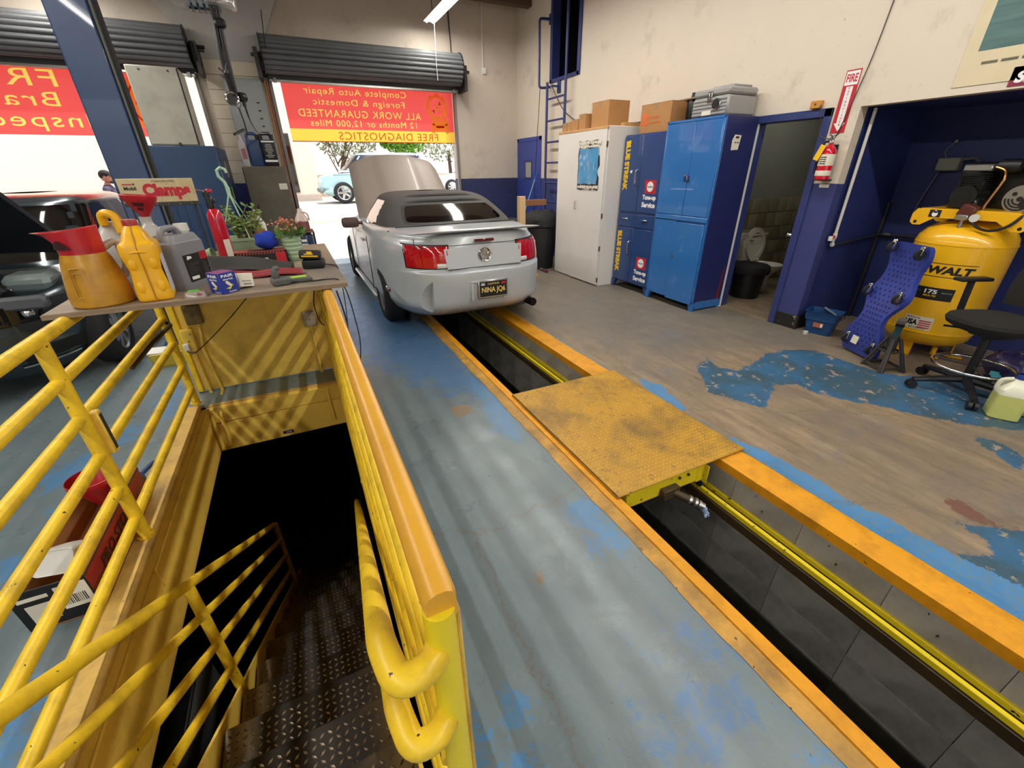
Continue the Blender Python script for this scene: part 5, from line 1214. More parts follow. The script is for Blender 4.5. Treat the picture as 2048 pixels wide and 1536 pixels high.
# ------------------------------------------------------------------ restroom
def restroom():
    W = 4.72
    b = B()
    for y0, y1 in ((2.855, 2.925), (3.62, 3.70)): b.b2(W-.022, W+.14, y0, y1, 0, 2.085, .004)
    b.b2(W-.022, W+.14, 2.855, 3.70, 2.015, 2.085, .004); d = struct('door_2', b, M_NAVY)
    q = B(); q.b2(W-.03, W+.02, 3.605, 3.622, 0, 2.02, .003); q.build('white_stop', M_WHITE, d)
    q = B(); q.cyl((W+.02, 2.93, .95), (W+.02, 2.97, .95), .02, n=14); q.cyl((W+.02, 2.97, .95), (W+.02, 2.975, .95), .03, n=14); q.build('latch', M_CHROME, d)
    Mt = paint('restroom_wall', '#8f9088', .6, var=.12, scale=4); X0, X1, Y0, Y1 = W+.12, 7.25, 2.745, 4.35
    b = B(); b.b2(X1, X1+.1, Y0, Y1, 0, 2.6); b.b2(X0, X1, Y1, Y1+.1, 0, 2.6); b.b2(5.84, X1, Y0-.1, Y0, 0, 2.6); b.b2(X0, X1+.1, Y0-.1, Y1+.1, 2.5, 2.6)
    w = struct('wall_restroom', b, Mt)
    MT = [paint('stone_tile_%d' % k, c, .5, var=.2, scale=12, dirt='#5e5644', damt=.4) for k, c in enumerate(('#968c74', '#a79c82', '#857b64'))]
    ms = []
    r = random.Random(4)
    q = B(); q.box((0, 0, 0), (.014, .192, .192), bev=.006); base = [q.build('wall_tile', MT[k], w) for k in range(1)]
    me = [base[0].data]+[base[0].data.copy() for _ in range(2)]
    for k in (1, 2): me[k].materials.clear(); me[k].materials.append(MT[k])
    first = True
    for i in range(6):
        for j in range(8):
            loc = (X1-.006+r.uniform(-.003, .003), Y0+.1+.2*j, .1+.2*i)
            if first: base[0].location = loc; first = False; continue
            link('wall_tile', me[r.randrange(3)], w).location = loc
    for i in range(6):
        for j in range(11):
            o = link('wall_tile', me[r.randrange(3)], w); o.location = (X0+.35+.2*j, Y1-.006, .1+.2*i); o.rotation_euler = (0, 0, PI/2)
    q = B(); q.b2(X1-.03, X1-.015, 2.90, 3.25, 1.12, 1.58, .004); q.build('notice_panel', paint('dull_panel', '#b9bab2', .5), w)
    q = B(); q.b2(X1-.03, X1-.015, 3.75, 4.1, 1.0, 1.5, .004); q.build('notice_panel', paint('dull_panel_2', '#a29c8c', .6), w)
    q = B(); q.b2(X1-.06, X1-.012, 2.84, 2.98, .68, .78, .01); q.build('paper_holder', M_CHROME, w)
    # toilet
    MP = paint('porcelain', '#cfcabc', .12, var=.05, Coat_Weight=.5)
    t = thing('toilet', 'white toilet with its seat and lid raised in the restroom', 'toilet', (5.87, 3.95, 0))
    # local: front of the bowl towards -y after turning faces the door; x right
    b = B()
    lv = [(0, -.10, .12, .12), (.05, -.11, .13, .115), (.15, -.09, .10, .10), (.25, -.14, .12, .13), (.34, -.24, .17, .175), (.385, -.27, .18, .19)]
    n = 32; vs = []
    for z, yf, yb, hw in lv:
        for k in range(n):
            a = 2*PI*k/n; y = (yf+yb)/2+(yb-yf)/2*math.sin(a)*1.0-.0; x = hw*math.cos(a); vs.append((x, y-.02, z))
    b.add(vs, stack_faces(len(lv), n)); b.add([v for v in vs[-n:]]+[(v[0]*.72, -.065+(v[1]+.065)*.72, .33) for v in vs[-n:]]+[(0, -.06, .22)], [(k, (k+1) % n, n+(k+1) % n, n+k) for k in range(n)]+[(n+k, n+(k+1) % n, 2*n) for k in range(n)])
    b.build('bowl', MP, t)
    b = B(); b.box((0, .21, .18), (.22, .24, .36), bev=.05, seg=2); b.build('pedestal', MP, t)
    b = B(); b.tube(catmull([(-.115, -.05, .30), (-.12, .0, .16), (-.12, .10, .12), (-.12, .17, .2), (-.115, .2, .3)], 16), .045, 10); b.build('trapway', MP, t)
    b = B(); b.box((0, .28, .56), (.44, .19, .34), bev=.03, seg=2); b.build('tank', MP, t)
    b = B(); b.box((0, .28, .745), (.47, .215, .035), bev=.012, seg=2); b.build('tank_lid', MP, t)
    b = B(); b.tube([(-.15, .18, .68), (-.15, .16, .68), (-.09, .155, .675)], .009, 8); b.build('flush_lever', M_CHROME, t)
    def ringseat(y, tilt, full, nm):
        b = B(); n = 36
        for r0, r1, z0 in (((1.0, .70, 0),) if not full else ((1.0, 0.0, 0),)):
            vs = []
            for zz in (0, .02):
                for rr in (r0, max(r1, .001)):
                    for k in range(n):
                        a = 2*PI*k/n; vs.append((.19*rr*math.cos(a), zz, .225+.225*rr*math.sin(a)))
            fs = []
            for k in range(n):
                j = (k+1) % n; fs += [(k, j, n+j, n+k), (2*n+k, 3*n+k, 3*n+j, 2*n+j), (k, 2*n+k, 2*n+j, j), (n+k, n+j, 3*n+j, 3*n+k)]
            b.add(vs, fs)
        o = b.build(nm, MP, t); o.location = (0, y, .395); o.rotation_euler = (tilt, 0, 0)
    ringseat(.135, -.10, False, 'seat'); ringseat(.165, -.10, True, 'lid')
    for s in (-1, 1):
        b = B(); b.cyl((s*.07, .13, .385), (s*.07, .13, .43), .014, n=10); b.build('hinge', MP, t)
    lf = thing('added_ceiling_light', 'small round ceiling light added to brighten the dark restroom', 'lamp', (6.1, 3.5, 2.5)); b = B(); b.lathe([(.0, -.07), (.08, -.06), (.11, -.02), (.11, 0), (0, 0)], n=24); b.build('shade', M_PLASTW, lf); l = bpy.data.lights.new('restroom_fill_light', 'POINT'); l.energy = 7; l.shadow_soft_size = .08; l.color = (1, .95, .82); lo = bpy.data.objects.new('restroom_fill_light', l); COL.objects.link(lo); lo.location = (6.1, 3.5, 2.3)  # lamp added to brighten the otherwise dark restroom
    # basin
    t = thing('wash_basin', 'white wall hung wash basin just inside the restroom door', 'basin', (5.22, 4.10, .78))
    b = B(); n = 32
    lv = [(.10, .12, -.14), (.22, .18, -.06), (.29, .23, 0), (.29, .23, .015), (.25, .19, .012), (.12, .1, -.08), (.02, .02, -.09)]
    vs = [(a*math.cos(2*PI*k/n), c*math.sin(2*PI*k/n), z) for a, c, z in lv for k in range(n)]; b.add(vs, stack_faces(len(lv), n)); b.f.append(tuple(range(n))[::-1]); b.mi.append(0)
    b.build('bowl', MP, t); b = B(); b.box((0, .2, .02), (.5, .09, .09), bev=.02); b.build('back_ledge', MP, t)
    b = B(); b.tube(bend([(0, .18, .06), (0, .18, .14), (0, .06, .14), (0, .05, .10)], .03), .012, 10); b.build('faucet', M_CHROME, t)
    b = B(); b.tube(bend([(0, 0, -.13), (0, 0, -.35), (0, .24, -.35)], .05), .02, 10); b.build('drain_pipe', M_CHROME, t)
    t = thing('waste_bin', 'round black waste bin with a liner beside the toilet', 'trash can', (5.42, 3.80, 0)); b = B(); b.lathe([(0, 0), (.17, 0), (.21, .36), (.23, .37), (.23, .40), (.20, .40), (.15, .2), (0, .2)], n=28); b.build('can', paint('waste_bin_black', '#141416', .45), t)
    b = B(); b.lathe([(.235, .33), (.243, .36), (.238, .42), (.19, .445), (.08, .455), (0, .45)], n=28); rg = random.Random(3); b.v = [(x+rg.uniform(-.006, .006), y+rg.uniform(-.006, .006), z+rg.uniform(-.008, .008)) for x, y, z in b.v]; b.build('liner', M_BLACKM, t)
restroom()
# ------------------------------------------------------------------ column: extinguisher, signs
def column():
    W = 4.72; t = thing('fire_extinguisher', 'red fire extinguisher with a yellow tag hanging on the column', 'fire extinguisher', (W-.09, 2.74, 1.48))
    R = paint('extinguisher_red', '#c8102a', .2, var=.05, Coat_Weight=.6); r = .062
    b = B(); b.lathe([(0, 0), (r*.8, 0), (r, .012), (r, .22), (r*.9, .255), (r*.55, .285), (r*.3, .295), (r*.3, .315), (0, .315)], n=28); b.build('cylinder', R, t)
    b = B(); b.lathe([(r+.001, .125), (r+.0015, .13), (r+.0015, .215), (r+.001, .22)], n=28, cap=False); l = b.build('label', M_PAPER, t)
    b = B(); b.lathe([(r+.001, .040), (r+.0015, .042), (r+.0015, .082), (r+.001, .085)], n=28, cap=False); b.build('label', M_PAPER, t)
    for k in range(4): 
        b = B(); b.b2(-r-.003, -r-.001, -.03, .02, .14+.018*k, .146+.018*k); b.build('printed_line', M_BLACKINK, l)
    b = B(); b.box((0, 0, .325), (.035, .03, .03), bev=.005); b.build('valve', M_CHROME, t)
    b = B(); b.tube([(0, 0, .34), (-.03, -.01, .365), (-.09, -.02, .375)], .007, 8); b.tube([(0, 0, .33), (-.04, -.01, .338), (-.085, -.02, .335)], .007, 8); b.build('lever', M_STEEL, t)
    b = B(); b.tube(bend([(0, .015, .325), (.0, .06, .33), (-.02, .075, .2), (-.02, .072, .06)], .05), .01, 10); b.build('hose', M_BLACK, t)
    b = B(); b.box((-.068, .045, .235), (.003, .05, .13), rot=(.35, 0, 0)); b.build('inspection_tag', M_YELINK, t)
    b = B(); b.b2(.02, .09, -.05, .05, -.005, .01, .003); b.b2(.06, .075, -.03, .03, 0, .3); b.build('bracket', M_BLACK, t)
    t = thing('paper_note', 'small cream paper label on the column just below the fire extinguisher', 'label', (W-.003, 2.755, 1.425)); b = B(); b.b2(W-.003, W-.001, 2.70, 2.79, 1.415, 1.445); b.build('paper', M_PAPER, t, world=True)
    t = thing('fire_sign', 'narrow red and white fire extinguisher arrow sign above the extinguisher', 'sign', (W-.004, 2.76, 1.88))
    b = B(); b.b2(W-.004, W-.001, 2.71, 2.835, 1.875, 2.36, .001); b.build('plate', M_REDINK, t, world=True)
    X = W-.0046; yc = 2.7725
    s = flat([(yc+.055, 2.245), (yc+.055, 2.35), (yc-.055, 2.35), (yc-.055, 2.245)], X, .0005, M_WHITEINK, 'white_field', t)
    flat([(yc+.028, 1.955), (yc+.028, 2.235), (yc-.028, 2.235), (yc-.028, 1.955), (yc-.05, 1.955), (yc, 1.89), (yc+.05, 1.955)], X, .0005, M_WHITEINK, 'white_arrow', t)
    lettering('FIRE', (X-.0006, yc, 2.298), (0, -1, 0), (0, 0, 1), M_REDINK, t, w=.092, h=.062, bold=.03)
    b = B()
    for k, ch in enumerate('EXTINGUISHER'): text_into(b, ch, frame((X-.0006, yc, 2.222-.0255*k), (0, -1, 0), (0, 0, 1)), None, .018, .03)
    b.build('lettering', M_REDINK, t, smooth=0, world=True)
    t = thing('orange_box', 'small orange junction box above the restroom door with a hanging wire', 'box', (W-.03, 3.015, 2.1)); b = B(); b.b2(W-.05, W, 2.965, 3.065, 2.09, 2.155, .006); b.build('case', paint('orange_box_paint', '#c98a3c', .6), t, world=True)
    b = B(); b.cyl((W-.0505, 3.015, 2.125), (W-.054, 3.015, 2.125), .008, n=10); b.build('screw', M_DKSTEEL, t, world=True)
    b = B(); b.tube(catmull([(W-.04, 2.97, 2.12), (W-.06, 2.93, 2.05), (W-.05, 2.915, 1.95), (W-.05, 2.89, 1.86), (W-.06, 2.80, 1.83), (W-.05, 2.76, 1.85), (W-.05, 2.72, 1.87), (W-.05, 2.74, 1.85), (W-.04, 2.77, 1.80)], 40), .0045, 6); b.build('wire', M_DKSTEEL, t, world=True)
    t = thing('wall_cable', 'thin grey cable running down the cream wall to the fire sign', 'cable', (W-.01, 2.7, 2.0)); b = B(); b.tube(catmull([(W-.008, 2.60, 3.2), (W-.008, 2.625, 2.79), (W-.010, 2.66, 2.4), (W-.012, 2.72, 2.05), (W-.012, 2.76, 1.86)], 20), .004, 6); b.build('cable', M_DKSTEEL, t, world=True)
    # poster and sign over the alcove
    t = thing('car_poster', 'framed teal poster of an orange car high on the wall over the alcove', 'poster', (W-.004, 1.55, 2.25))
    y0, y1 = 1.05, 1.945
    b = B(); b.b2(W-.006, W-.001, y0-.03, y1+.08, 2.12, 2.95, .001); b.build('sheet', paint('poster_cream', '#dccfae', .6), t, world=True)
    m, nt = newmat('poster_teal'); v = nt.coord('Object', (1, 1, 9)); c = nt.mix(nt.noise(v, 2.5, 4), '#27484d', '#6f9490'); nt.bsdf(c, .3)
    p = flat([(y0, 2.33), (y1, 2.33), (y1-.0, 2.90), (y0, 2.90)], W-.0072, .001, m, 'picture', t)
    MO = paint('car_orange', '#e0a07c', .4)
    flat([(1.715, 2.44), (1.715, 2.50), (1.66, 2.52), (1.60, 2.565), (1.35, 2.58), (1.2, 2.52), (1.08, 2.50), (1.08, 2.42), (1.66, 2.42)], W-.0082, .001, MO, 'printed_car', p)
    flat([(1.66, 2.475), (1.66, 2.50), (1.2, 2.50), (1.2, 2.475)], W-.0088, .0005, paint('print_grey', '#5a5a5e', .5), 'printed_bumper', p)
    for k in range(5): flat([(y1-.03, 2.62+.045*k), (y0, 2.68+.05*k), (y0, 2.69+.05*k), (y1-.03, 2.628+.045*k)], W-.0082, .0004, paint('print_dark', '#1c2c30', .5) if k == 0 else bpy.data.materials['print_dark'], 'printed_line', p)
    r = random.Random(2); y = 1.90; b = B()
    while y > 1.1:
        w = r.uniform(.03, .09); b.b2(W-.0075, W-.0065, y-w, y, 2.245, 2.262); y -= w+.018
    b.build('caption_print', paint('caption_grey', '#6b6656', .6), t, world=True, kind='stuff')
    t = thing('red_sign', 'dark red sign with white lettering at the alcove edge below the poster', 'sign', (W-.004, 1.45, 2.08)); b = B(); b.b2(W-.006, W-.001, 1.1, 1.705, 2.085, 2.2, .001); b.build('plate', paint('sign_maroon', '#8c2747', .5), t, world=True)
    lettering('SMOG', (W-.0068, 1.53, 2.138), (0, -1, 0), (0, 0, 1), M_WHITEINK, t, w=.29, h=.07, bold=.05, shear=.2)
column()
# ------------------------------------------------------------------ alcove
def alcove():
    W = 4.72
    t = thing('air_pipe', 'white and grey air pipe with a red valve in the alcove', 'pipe', (4.86, 2.6, .9))
    A, E_ = Vector((4.87, 2.585, 2.06)), Vector((4.87, 2.585, 1.0))
    b = B(); b.cyl(A, E_, .014, n=12); b.build('pipe', M_PLASTW, t, world=True)
    b = B(); b.cyl(E_, E_+Vector((0, 0, -.05)), .02, n=12); b.box(E_+Vector((0, 0, -.11)), (.035, .035, .04), bev=.008); b.cyl(E_+Vector((0, 0, -.04)), E_+Vector((0, 0, -.13)), .012, n=10); b.build('fitting', M_PLASTW, t, world=True)
    b = B(); b.box(E_+Vector((-.03, -.01, -.035)), (.09, .02, .03), rot=(0, .0, .3), bev=.004); b.build('valve_lever', paint('valve_red', '#c4364a', .4), t, world=True)
    b = B(); b.b2(4.79, 4.83, 2.56, 2.60, .93, .975, .004); b.build('valve_tag', M_PAPER, t, world=True)
    b = B(); b.tube([(4.87, 2.585, .88), (5.74, 2.60, .93)], .012, 10); b.tube([(5.74, 2.60, .93), (5.74, 1.9, .95)], .012, 10); b.build('pipe', M_DKSTEEL, t, world=True)
    b = B(); b.cyl((5.74, 2.62, .0), (5.74, 2.62, 1.25), .02, n=12); b.build('upright', paint('dark_pipe', '#23232b', .5), t, world=True)
    b = B(); b.cyl((5.74, 2.5, .935), (5.74, 2.56, .935), .024, n=12); b.build('coupling', M_STEEL, t, world=True)
    t = thing('switch_box', 'grey electrical disconnect box on the alcove wall above the compressor', 'electrical box', (5.74, 2.24, 1.58)); b = B(); b.b2(5.69, 5.775, 2.16, 2.33, 1.55, 1.66, .008); b.build('case', paint('switch_grey', '#8d8f88', .5), t, world=True)
    b = B(); b.tube(bend([(5.73, 2.17, 1.64), (5.70, 2.05, 1.66), (5.55, 1.95, 1.58)], .06), .014, 10); b.tube(catmull([(5.77, 2.30, 1.66), (5.77, 2.33, 1.72), (5.77, 2.27, 1.80)], 8), .006, 6); b.tube(catmull([(5.76, 2.31, 1.55), (5.74, 2.36, 1.3), (5.72, 2.38, 1.1)], 10), .006, 6); b.build('cable', paint('grey_cable', '#6f6f78', .5), t, world=True)
    b = B(); b.cyl((5.775, 2.27, 1.80), (5.755, 2.27, 1.80), .014, n=10); b.build('wall_eye', M_STEEL, t, world=True)
    # compressor
    YC = paint('compressor_yellow', '#f2b81a', .3, var=.05, Coat_Weight=.5)
    cx, cy, R = 5.19, 1.71, .325
    t = thing('air_compressor', 'large yellow upright air compressor with black pump in the alcove', 'air compressor', (cx, cy, 0))
    b = B(); prof = [(0, .10), (R*.45, .105), (R*.78, .13), (R*.95, .18), (R, .25), (R, .252)]+[(R, .26), (R, .30), (R, .99)]+[(R, 1.0), (R*.97, 1.05), (R*.86, 1.11), (R*.6, 1.155), (R*.3, 1.17), (0, 1.172)]
    b.lathe(prof, n=64); tank = b.build('tank', YC, t)
    for z in (.25, 1.0):
        b = B(); b.lathe([(R, -.006), (R+.003, -.004), (R+.003, .004), (R, .006)], (0, 0, z), 64, cap=False); b.build('weld_seam', YC, t)
    for a in (.9, .9+2*PI/3, .9+4*PI/3):
        b = B(); c, s = math.cos(a), math.sin(a); M_ = Matrix.Rotation(a, 4, 'Z')
        b.box((R*.72, 0, .10), (.012, .16, .2), bev=.003, M=M_); b.box((R*.80, 0, .008), (.12, .12, .014), bev=.003, M=M_); b.build('foot', YC, t)
    b = B(); b.cyl((-.10, -.16, .03), (-.10, -.16, .1), .02, n=12); b.cyl((-.10, -.16, .03), (-.16, -.22, .03), .014, n=10); b.build('drain_cock', YC, t)
    # deck: two angled brackets with a top plate, along y
    b = B(); b.box((0, 0, 1.262), (.42, .62, .01), bev=.002)
    b.build('deck_plate', YC, t)
    for sx in (-.21, .21):
        b = B(); pr = [(-.36, 1.262), (.33, 1.262), (.355, 1.22), (.355, 1.15), (.33, 1.13), (.28, 1.13), (.19, 1.195), (-.20, 1.195), (-.30, 1.13), (-.36, 1.13), (-.385, 1.15), (-.385, 1.22)]
        vs = [(sx-.004, y, z) for y, z in pr]+[(sx+.004, y, z) for y, z in pr]; n = len(pr); b.add(vs, [tuple(range(n)), tuple(range(n, 2*n))[::-1]]+[(i, n+i, n+(i+1) % n, (i+1) % n) for i in range(n)]); dk = b.build('deck_bracket', YC, t)
        if sx < 0:
            for y in (-.345, .318):
                q = B(); q.cyl((sx-.004, y, 1.155), (sx-.0055, y, 1.155), .013, n=14); q.build('bolt_hole', M_BLACKINK, dk)
            q = B(); q.box((sx-.005, .20, 1.228), (.001, .08, .058)); q.build('hazard_label', M_BLACKINK, dk)
            q = B(); q.prism([(.02*math.sin(a)*(1 if a < PI else 1), -.022*math.cos(a)+(.012 if False else 0)) for a in [2*PI*k/20 for k in range(20)]], 0, .0006, frame((sx-.0056, .20, 1.225), (0, -1, 0), (0, 0, 1))); q.add([(sx-.0062, .217, 1.233), (sx-.0062, .183, 1.233), (sx-.0062, .2, 1.256)], [(0, 1, 2)]); q.build('drop_symbol', M_WHITEINK, dk)
    # pump
    PK = paint('pump_black', '#17181a', .3, var=.15, Coat_Weight=.3)
    p = B(); p.box((0, .10, 1.31), (.20, .20, .10), bev=.02); p.cyl((-.12, .10, 1.36), (.12, .10, 1.36), .085, n=24); pk = p.build('pump_crankcase', PK, t)
    q = B(); q.box((0, .10, 1.46), (.12, .15, .12), bev=.01); q.build('cylinder_block', PK, pk)
    for k in range(7):
        q = B(); q.box((0, .10, 1.43+.017*k), (.165, .19, .006), bev=.002); q.build('cooling_fin', PK, pk)
    q = B(); q.box((0, .10, 1.575), (.15, .18, .05), bev=.008); q.build('cylinder_head', M_ALU, pk)
    q = B(); q.lathe([(0, 0), (.045, 0), (.05, .01), (.05, .11), (.04, .13), (0, .13)], n=20, M=Matrix.Translation((0, 0, 1.585)) @ Matrix.Rotation(PI/2, 4, 'X')); q.build('air_filter', M_BLACK, pk)
    q = B(); q.cyl((-.101, .10, 1.36), (-.115, .10, 1.36), .065, n=24); q.torus((-.117, .10, 1.36), .045, .005, 24, 6, 'X'); q.build('bearing_cover', PK, pk)
    q = B(); q.tube(bend([(-.05, 0, 1.58), (-.06, -.07, 1.56), (-.10, -.10, 1.50), (-.12, -.06, 1.30), (-.13, -.05, 1.22)], .04), .009, 8); q.build('copper_tube', paint('copper', '#a97a4a', .25, .9), pk)
    # motor and belt guard
    q = B(); q.cyl((-.02, -.22, 1.355), (.22, -.22, 1.355), .10, n=28); mo = q.build('motor', PK, t)
    q = B(); q.cyl((-.05, -.22, 1.355), (-.02, -.22, 1.355), .098, .104, n=32); q.build('fan_cover', M_ALU, mo)
    for r_ in (.035, .055, .075):
        q = B(); q.torus((-.0515, -.22, 1.355), r_+.006, .006, 28, 6, 'X', PI, 2*PI); q.build('vent_slot', M_BLACKINK, mo)
    q = B(); q.cyl((-.05, -.22, 1.355), (-.056, -.22, 1.355), .018, n=16); q.cyl((-.05, -.18, 1.39), (-.056, -.18, 1.39), .014, n=16); q.build('hub_ring', M_BLACK, mo)
    q = B(); q.prism([(-.03, -.02), (-.095, .01), (-.085, .06), (-.03, .075), (-.0, .04)], 0, .002, frame((-.053, -.22, 1.355), (0, -1, 0), (0, 0, 1)) @ Matrix.Rotation(PI, 4, 'Z')); q.build('worn_patch', M_BLACK, mo)
    b = B(); b.box((.18, -.06, 1.44), (.09, .68, .36), bev=.06, seg=2); b.build('belt_guard', PK, t)
    # pressure switch cluster on the front
    b = B(); b.box((-.22, -.01, 1.26), (.09, .10, .10), rot=(.3, 0, 0), bev=.012); ps = b.build('pressure_switch', paint('switch_cover', '#5a2a22', .4), t)
    q = B(); q.box((-.24, .0, 1.215), (.07, .08, .04), bev=.006); q.cyl((-.23, .0, 1.13), (-.23, .0, 1.2), .014, n=10); q.build('manifold', M_ALU, ps)
    q = B(); q.cyl((-.25, -.08, 1.215), (-.275, -.08, 1.215), .03, n=20); q.build('gauge', M_PLASTW, ps)
    b = B(); b.tube(catmull([(-.26, -.06, 1.20), (-.27, -.12, 1.15), (-.25, -.2, 1.13), (-.23, -.28, 1.17), (-.2, -.33, 1.26), (-.1, -.32, 1.33)], 24), .011, 8); b.build('power_cable', M_BLACK, t)
    b = B(); b.box((-.235, .02, 1.25), (.006, .10, .10)); b.build('gauge_guard', M_YELINK, t) if False else None
    # lettering wrapped on the tank
    a0 = math.radians(180+6)                                   # facing the camera
    def wrap_obj(bb, name, mat, par, zc, R_=R+.0012, ang=a0):
        bb.v = [((R_+z)*math.cos(ang+x/R_), (R_+z)*math.sin(ang+x/R_), zc+y) for x, y, z in bb.v]; return bb.build(name, mat, par, smooth=0)
    def fine_rect(w, h, n=14, z=0):
        bb = B(); bb.grid(lambda u, v: (-w/2+w*u, -h/2+h*v, z), n, 2); return bb
    q = B(); text_into(q, 'DEWALT', Matrix.Translation((0, 0, .0008)), .42, .066, .05, shear=.18); wrap_obj(q, 'lettering', M_BLACKINK, t, .80)
    for zz in (.853, .745): wrap_obj(fine_rect(.45, .005, 16, .0006), 'logo_rule', M_BLACKINK, t, zz)
    d = wrap_obj(fine_rect(.30, .105, 16, .0004), 'spec_decal', M_BLACKINK, t, .60)
    for dx in (-.105, .105): 
        q = fine_rect(.07, .012, 6, .0012); q.v = [(x+dx, y+.01, z) for x, y, z in q.v]; wrap_obj(q, 'spec_strip', M_STEEL, d, .605)
    q = B(); text_into(q, '175', Matrix.Translation((0, 0, .0014)), .085, .036, .03); wrap_obj(q, 'lettering', M_WHITEINK, d, .617)
    q = B(); text_into(q, 'MAX PSI', Matrix.Translation((0, 0, .0014)), .085, .016, .02); wrap_obj(q, 'lettering', M_YELINK, d, .582)
    f = wrap_obj(fine_rect(.20, .115, 14, .0004), 'flag_decal', M_PAPER, t, .335)
    for k in range(4): 
        q = fine_rect(.085, .010, 6, .0012); q.v = [(x+.05, y, z) for x, y, z in q.v]; wrap_obj(q, 'flag_stripe', M_REDINK, f, .355-.019*k)
    q = B(); text_into(q, 'USA', Matrix.Translation((-.045, 0, .0014)), .095, .05, .05); wrap_obj(q, 'lettering', M_BLACKINK, f, .335)
    q = B(); text_into(q, 'MADE IN THE', Matrix.Translation((-.04, 0, .0014)), .10, .013, .02); wrap_obj(q, 'lettering', M_BLACKINK, f, .377)
    q = B(); text_into(q, 'MATERIALS', Matrix.Translation((.01, 0, .0014)), .12, .012, .02); wrap_obj(q, 'lettering', M_BLACKINK, f, .29)
    # creeper leaning on the tank
    t = thing('mechanic_creeper', 'blue dimpled mechanic creeper standing on end against the compressor', 'creeper', (4.60, 1.88, .02))
    CB = paint('creeper_blue', '#33439c', .45, var=.1, dirt='#1d2450', damt=.3, dscale=12)
    A = Vector((4.56, 1.88, .015)); up = Vector((.10, -.055, .99)).normalized(); side = Vector((-.38, -.92, 0)); side = (side-up*side.dot(up)).normalized(); nrm = side.cross(up)
    if nrm.x > 0: nrm = -nrm
    Fm = Matrix((side, up, nrm)).transposed().to_4x4(); Fm.translation = A
    prof = [(0, .17), (.06, .20), (.20, .19), (.30, .135), (.40, .13), (.52, .19), (.60, .195), (.70, .165), (.80, .16), (.90, .185), (.98, .175), (1.0, .15)]
    pc = catmull(prof, 36)
    b = B()
    for zz in (0, .035):
        b.add([], [])
    n = len(pc); vs = [(w, y, 0) for y, w in pc]+[(-w, y, 0) for y, w in pc][::-1]
    N = len(vs); off = lambda y: .035*math.sin(y*6.3)
    V = [(x, y, off(y)) for x, y, _ in vs]+[(x*.96, y, off(y)+.04) for x, y, _ in vs]
    fs = []
    for i in range(n-1): fs += [(i, i+1, N-2-i, N-1-i), (N+i, 2*N-1-i, 2*N-2-i, N+i+1)]
    fs += [(i, N+i, N+(i+1) % N, (i+1) % N) for i in range(N)]
    b.add(V, fs, Fm); deck = b.build('deck', CB, t, world=True)
    q = B(); rr = random.Random(5)
    for i in range(22):
        for j in range(7):
            y = .05+.042*i; w = float(np.interp(y, pc[:, 0], pc[:, 1]))*.85; x = -w+2*w*(j+.5*(i % 2))/7
            if abs(x) < w: q.box((x, y, off(y)+.0405), (.012, .016, .003), M=Fm, bev=0)
    q.build('dimple', paint('dimple_dark', '#1a2156', .6), deck, world=True, kind='stuff')
    for (x, y) in ((.14, .93), (-.13, .95), (.15, .56), (-.16, .56), (.15, .09), (-.14, .10)):
        q = B(); c = Vector((x, y, .075)); q.cyl(Fm @ (c+Vector((-.011, 0, 0))), Fm @ (c+Vector((.011, 0, 0))), .042, n=20); wl = q.build('caster', M_RUBBER, t, world=True)
        q = B(); q.cyl(Fm @ (c+Vector((-.0125, 0, 0))), Fm @ (c+Vector((.0125, 0, 0))), .024, n=16); q.box(c+Vector((0, .03, -.005)), (.034, .075, .02), M=Fm, bev=.004); q.build('caster_fork', M_CHROME, wl, world=True)
    q = B(); q.box((-.05, .13, off(.13)+.042), (.07, .1, .002), M=Fm); q.build('worn_label', M_PAPER, deck, world=True)
    # jack stand
    t = thing('jack_stand', 'dark steel jack stand on the floor in front of the compressor', 'jack stand', (4.42, 1.62, 0), .35)
    JS = M_DKSTEEL; b = B()
    for a in range(4):
        M_ = Matrix.Rotation(a*PI/2+PI/4, 4, 'Z')
        vs = [(.03, -.035, .27), (.03, .035, .27), (.12, .085, 0), (.105, .10, 0), (.105, -.10, 0), (.12, -.085, 0)]
        b2_ = B(); b2_.add([(.035, -.03, .27), (.035, .03, .27), (.115, .055, .0), (.115, .1, 0), (.035, .03, .27)], []); 
        q = B()
        for s in (-1, 1): q.add([(.033, s*.034, .27), (.028, s*.014, .27), (.100, s*.070, .0), (.118, s*.105, .0)], [(0, 1, 2, 3)] if s > 0 else [(3, 2, 1, 0)]); 
        for s in (-1, 1):
            p0 = [(.033, s*.030, .28), (.110, s*.095, .0)]
            q.tube([p0[0], p0[1]], [.012, .013], 6)
        q.tube([(.095, -.075, .03), (.095, .075, .03)], .012, 6); q.tube([(.06, -.05, .17), (.06, .05, .17)], .010, 6)
        o = B(); o.add(q.v, q.f, M_); o.build('leg', JS, t)
    b = B(); b.cyl((0, 0, .16), (0, 0, .30), .038, .034, 16); b.build('collar', JS, t)
    b = B(); b.b2(-.017, .017, -.025, .025, .24, .40, .003); ra = b.build('ratchet_bar', paint('teal_bar', '#2a4c56', .45, .3), t)
    b = B(); b.prism([(-.06, .015), (-.055, .04), (-.03, .018), (.03, .018), (.055, .04), (.06, .015), (.02, -.02), (-.02, -.02)], -.03, .03, Matrix.Translation((0, 0, .405)) @ Matrix.Rotation(PI/2, 4, 'X')); b.build('saddle', JS, ra)
    b = B(); b.tube(bend([(.04, .03, .27), (.07, .05, .25), (.09, .06, .12)], .02), .008, 8); b.build('lever', JS, t)
    # stool
    t = thing('drafting_stool', 'black drafting stool with chrome foot ring in front of the compressor', 'stool', (4.44, 1.10, 0), -.44)
    b = B(); b.cyl((0, 0, .1), (0, 0, .52), .027, n=16); b.build('column', M_BLACK, t)
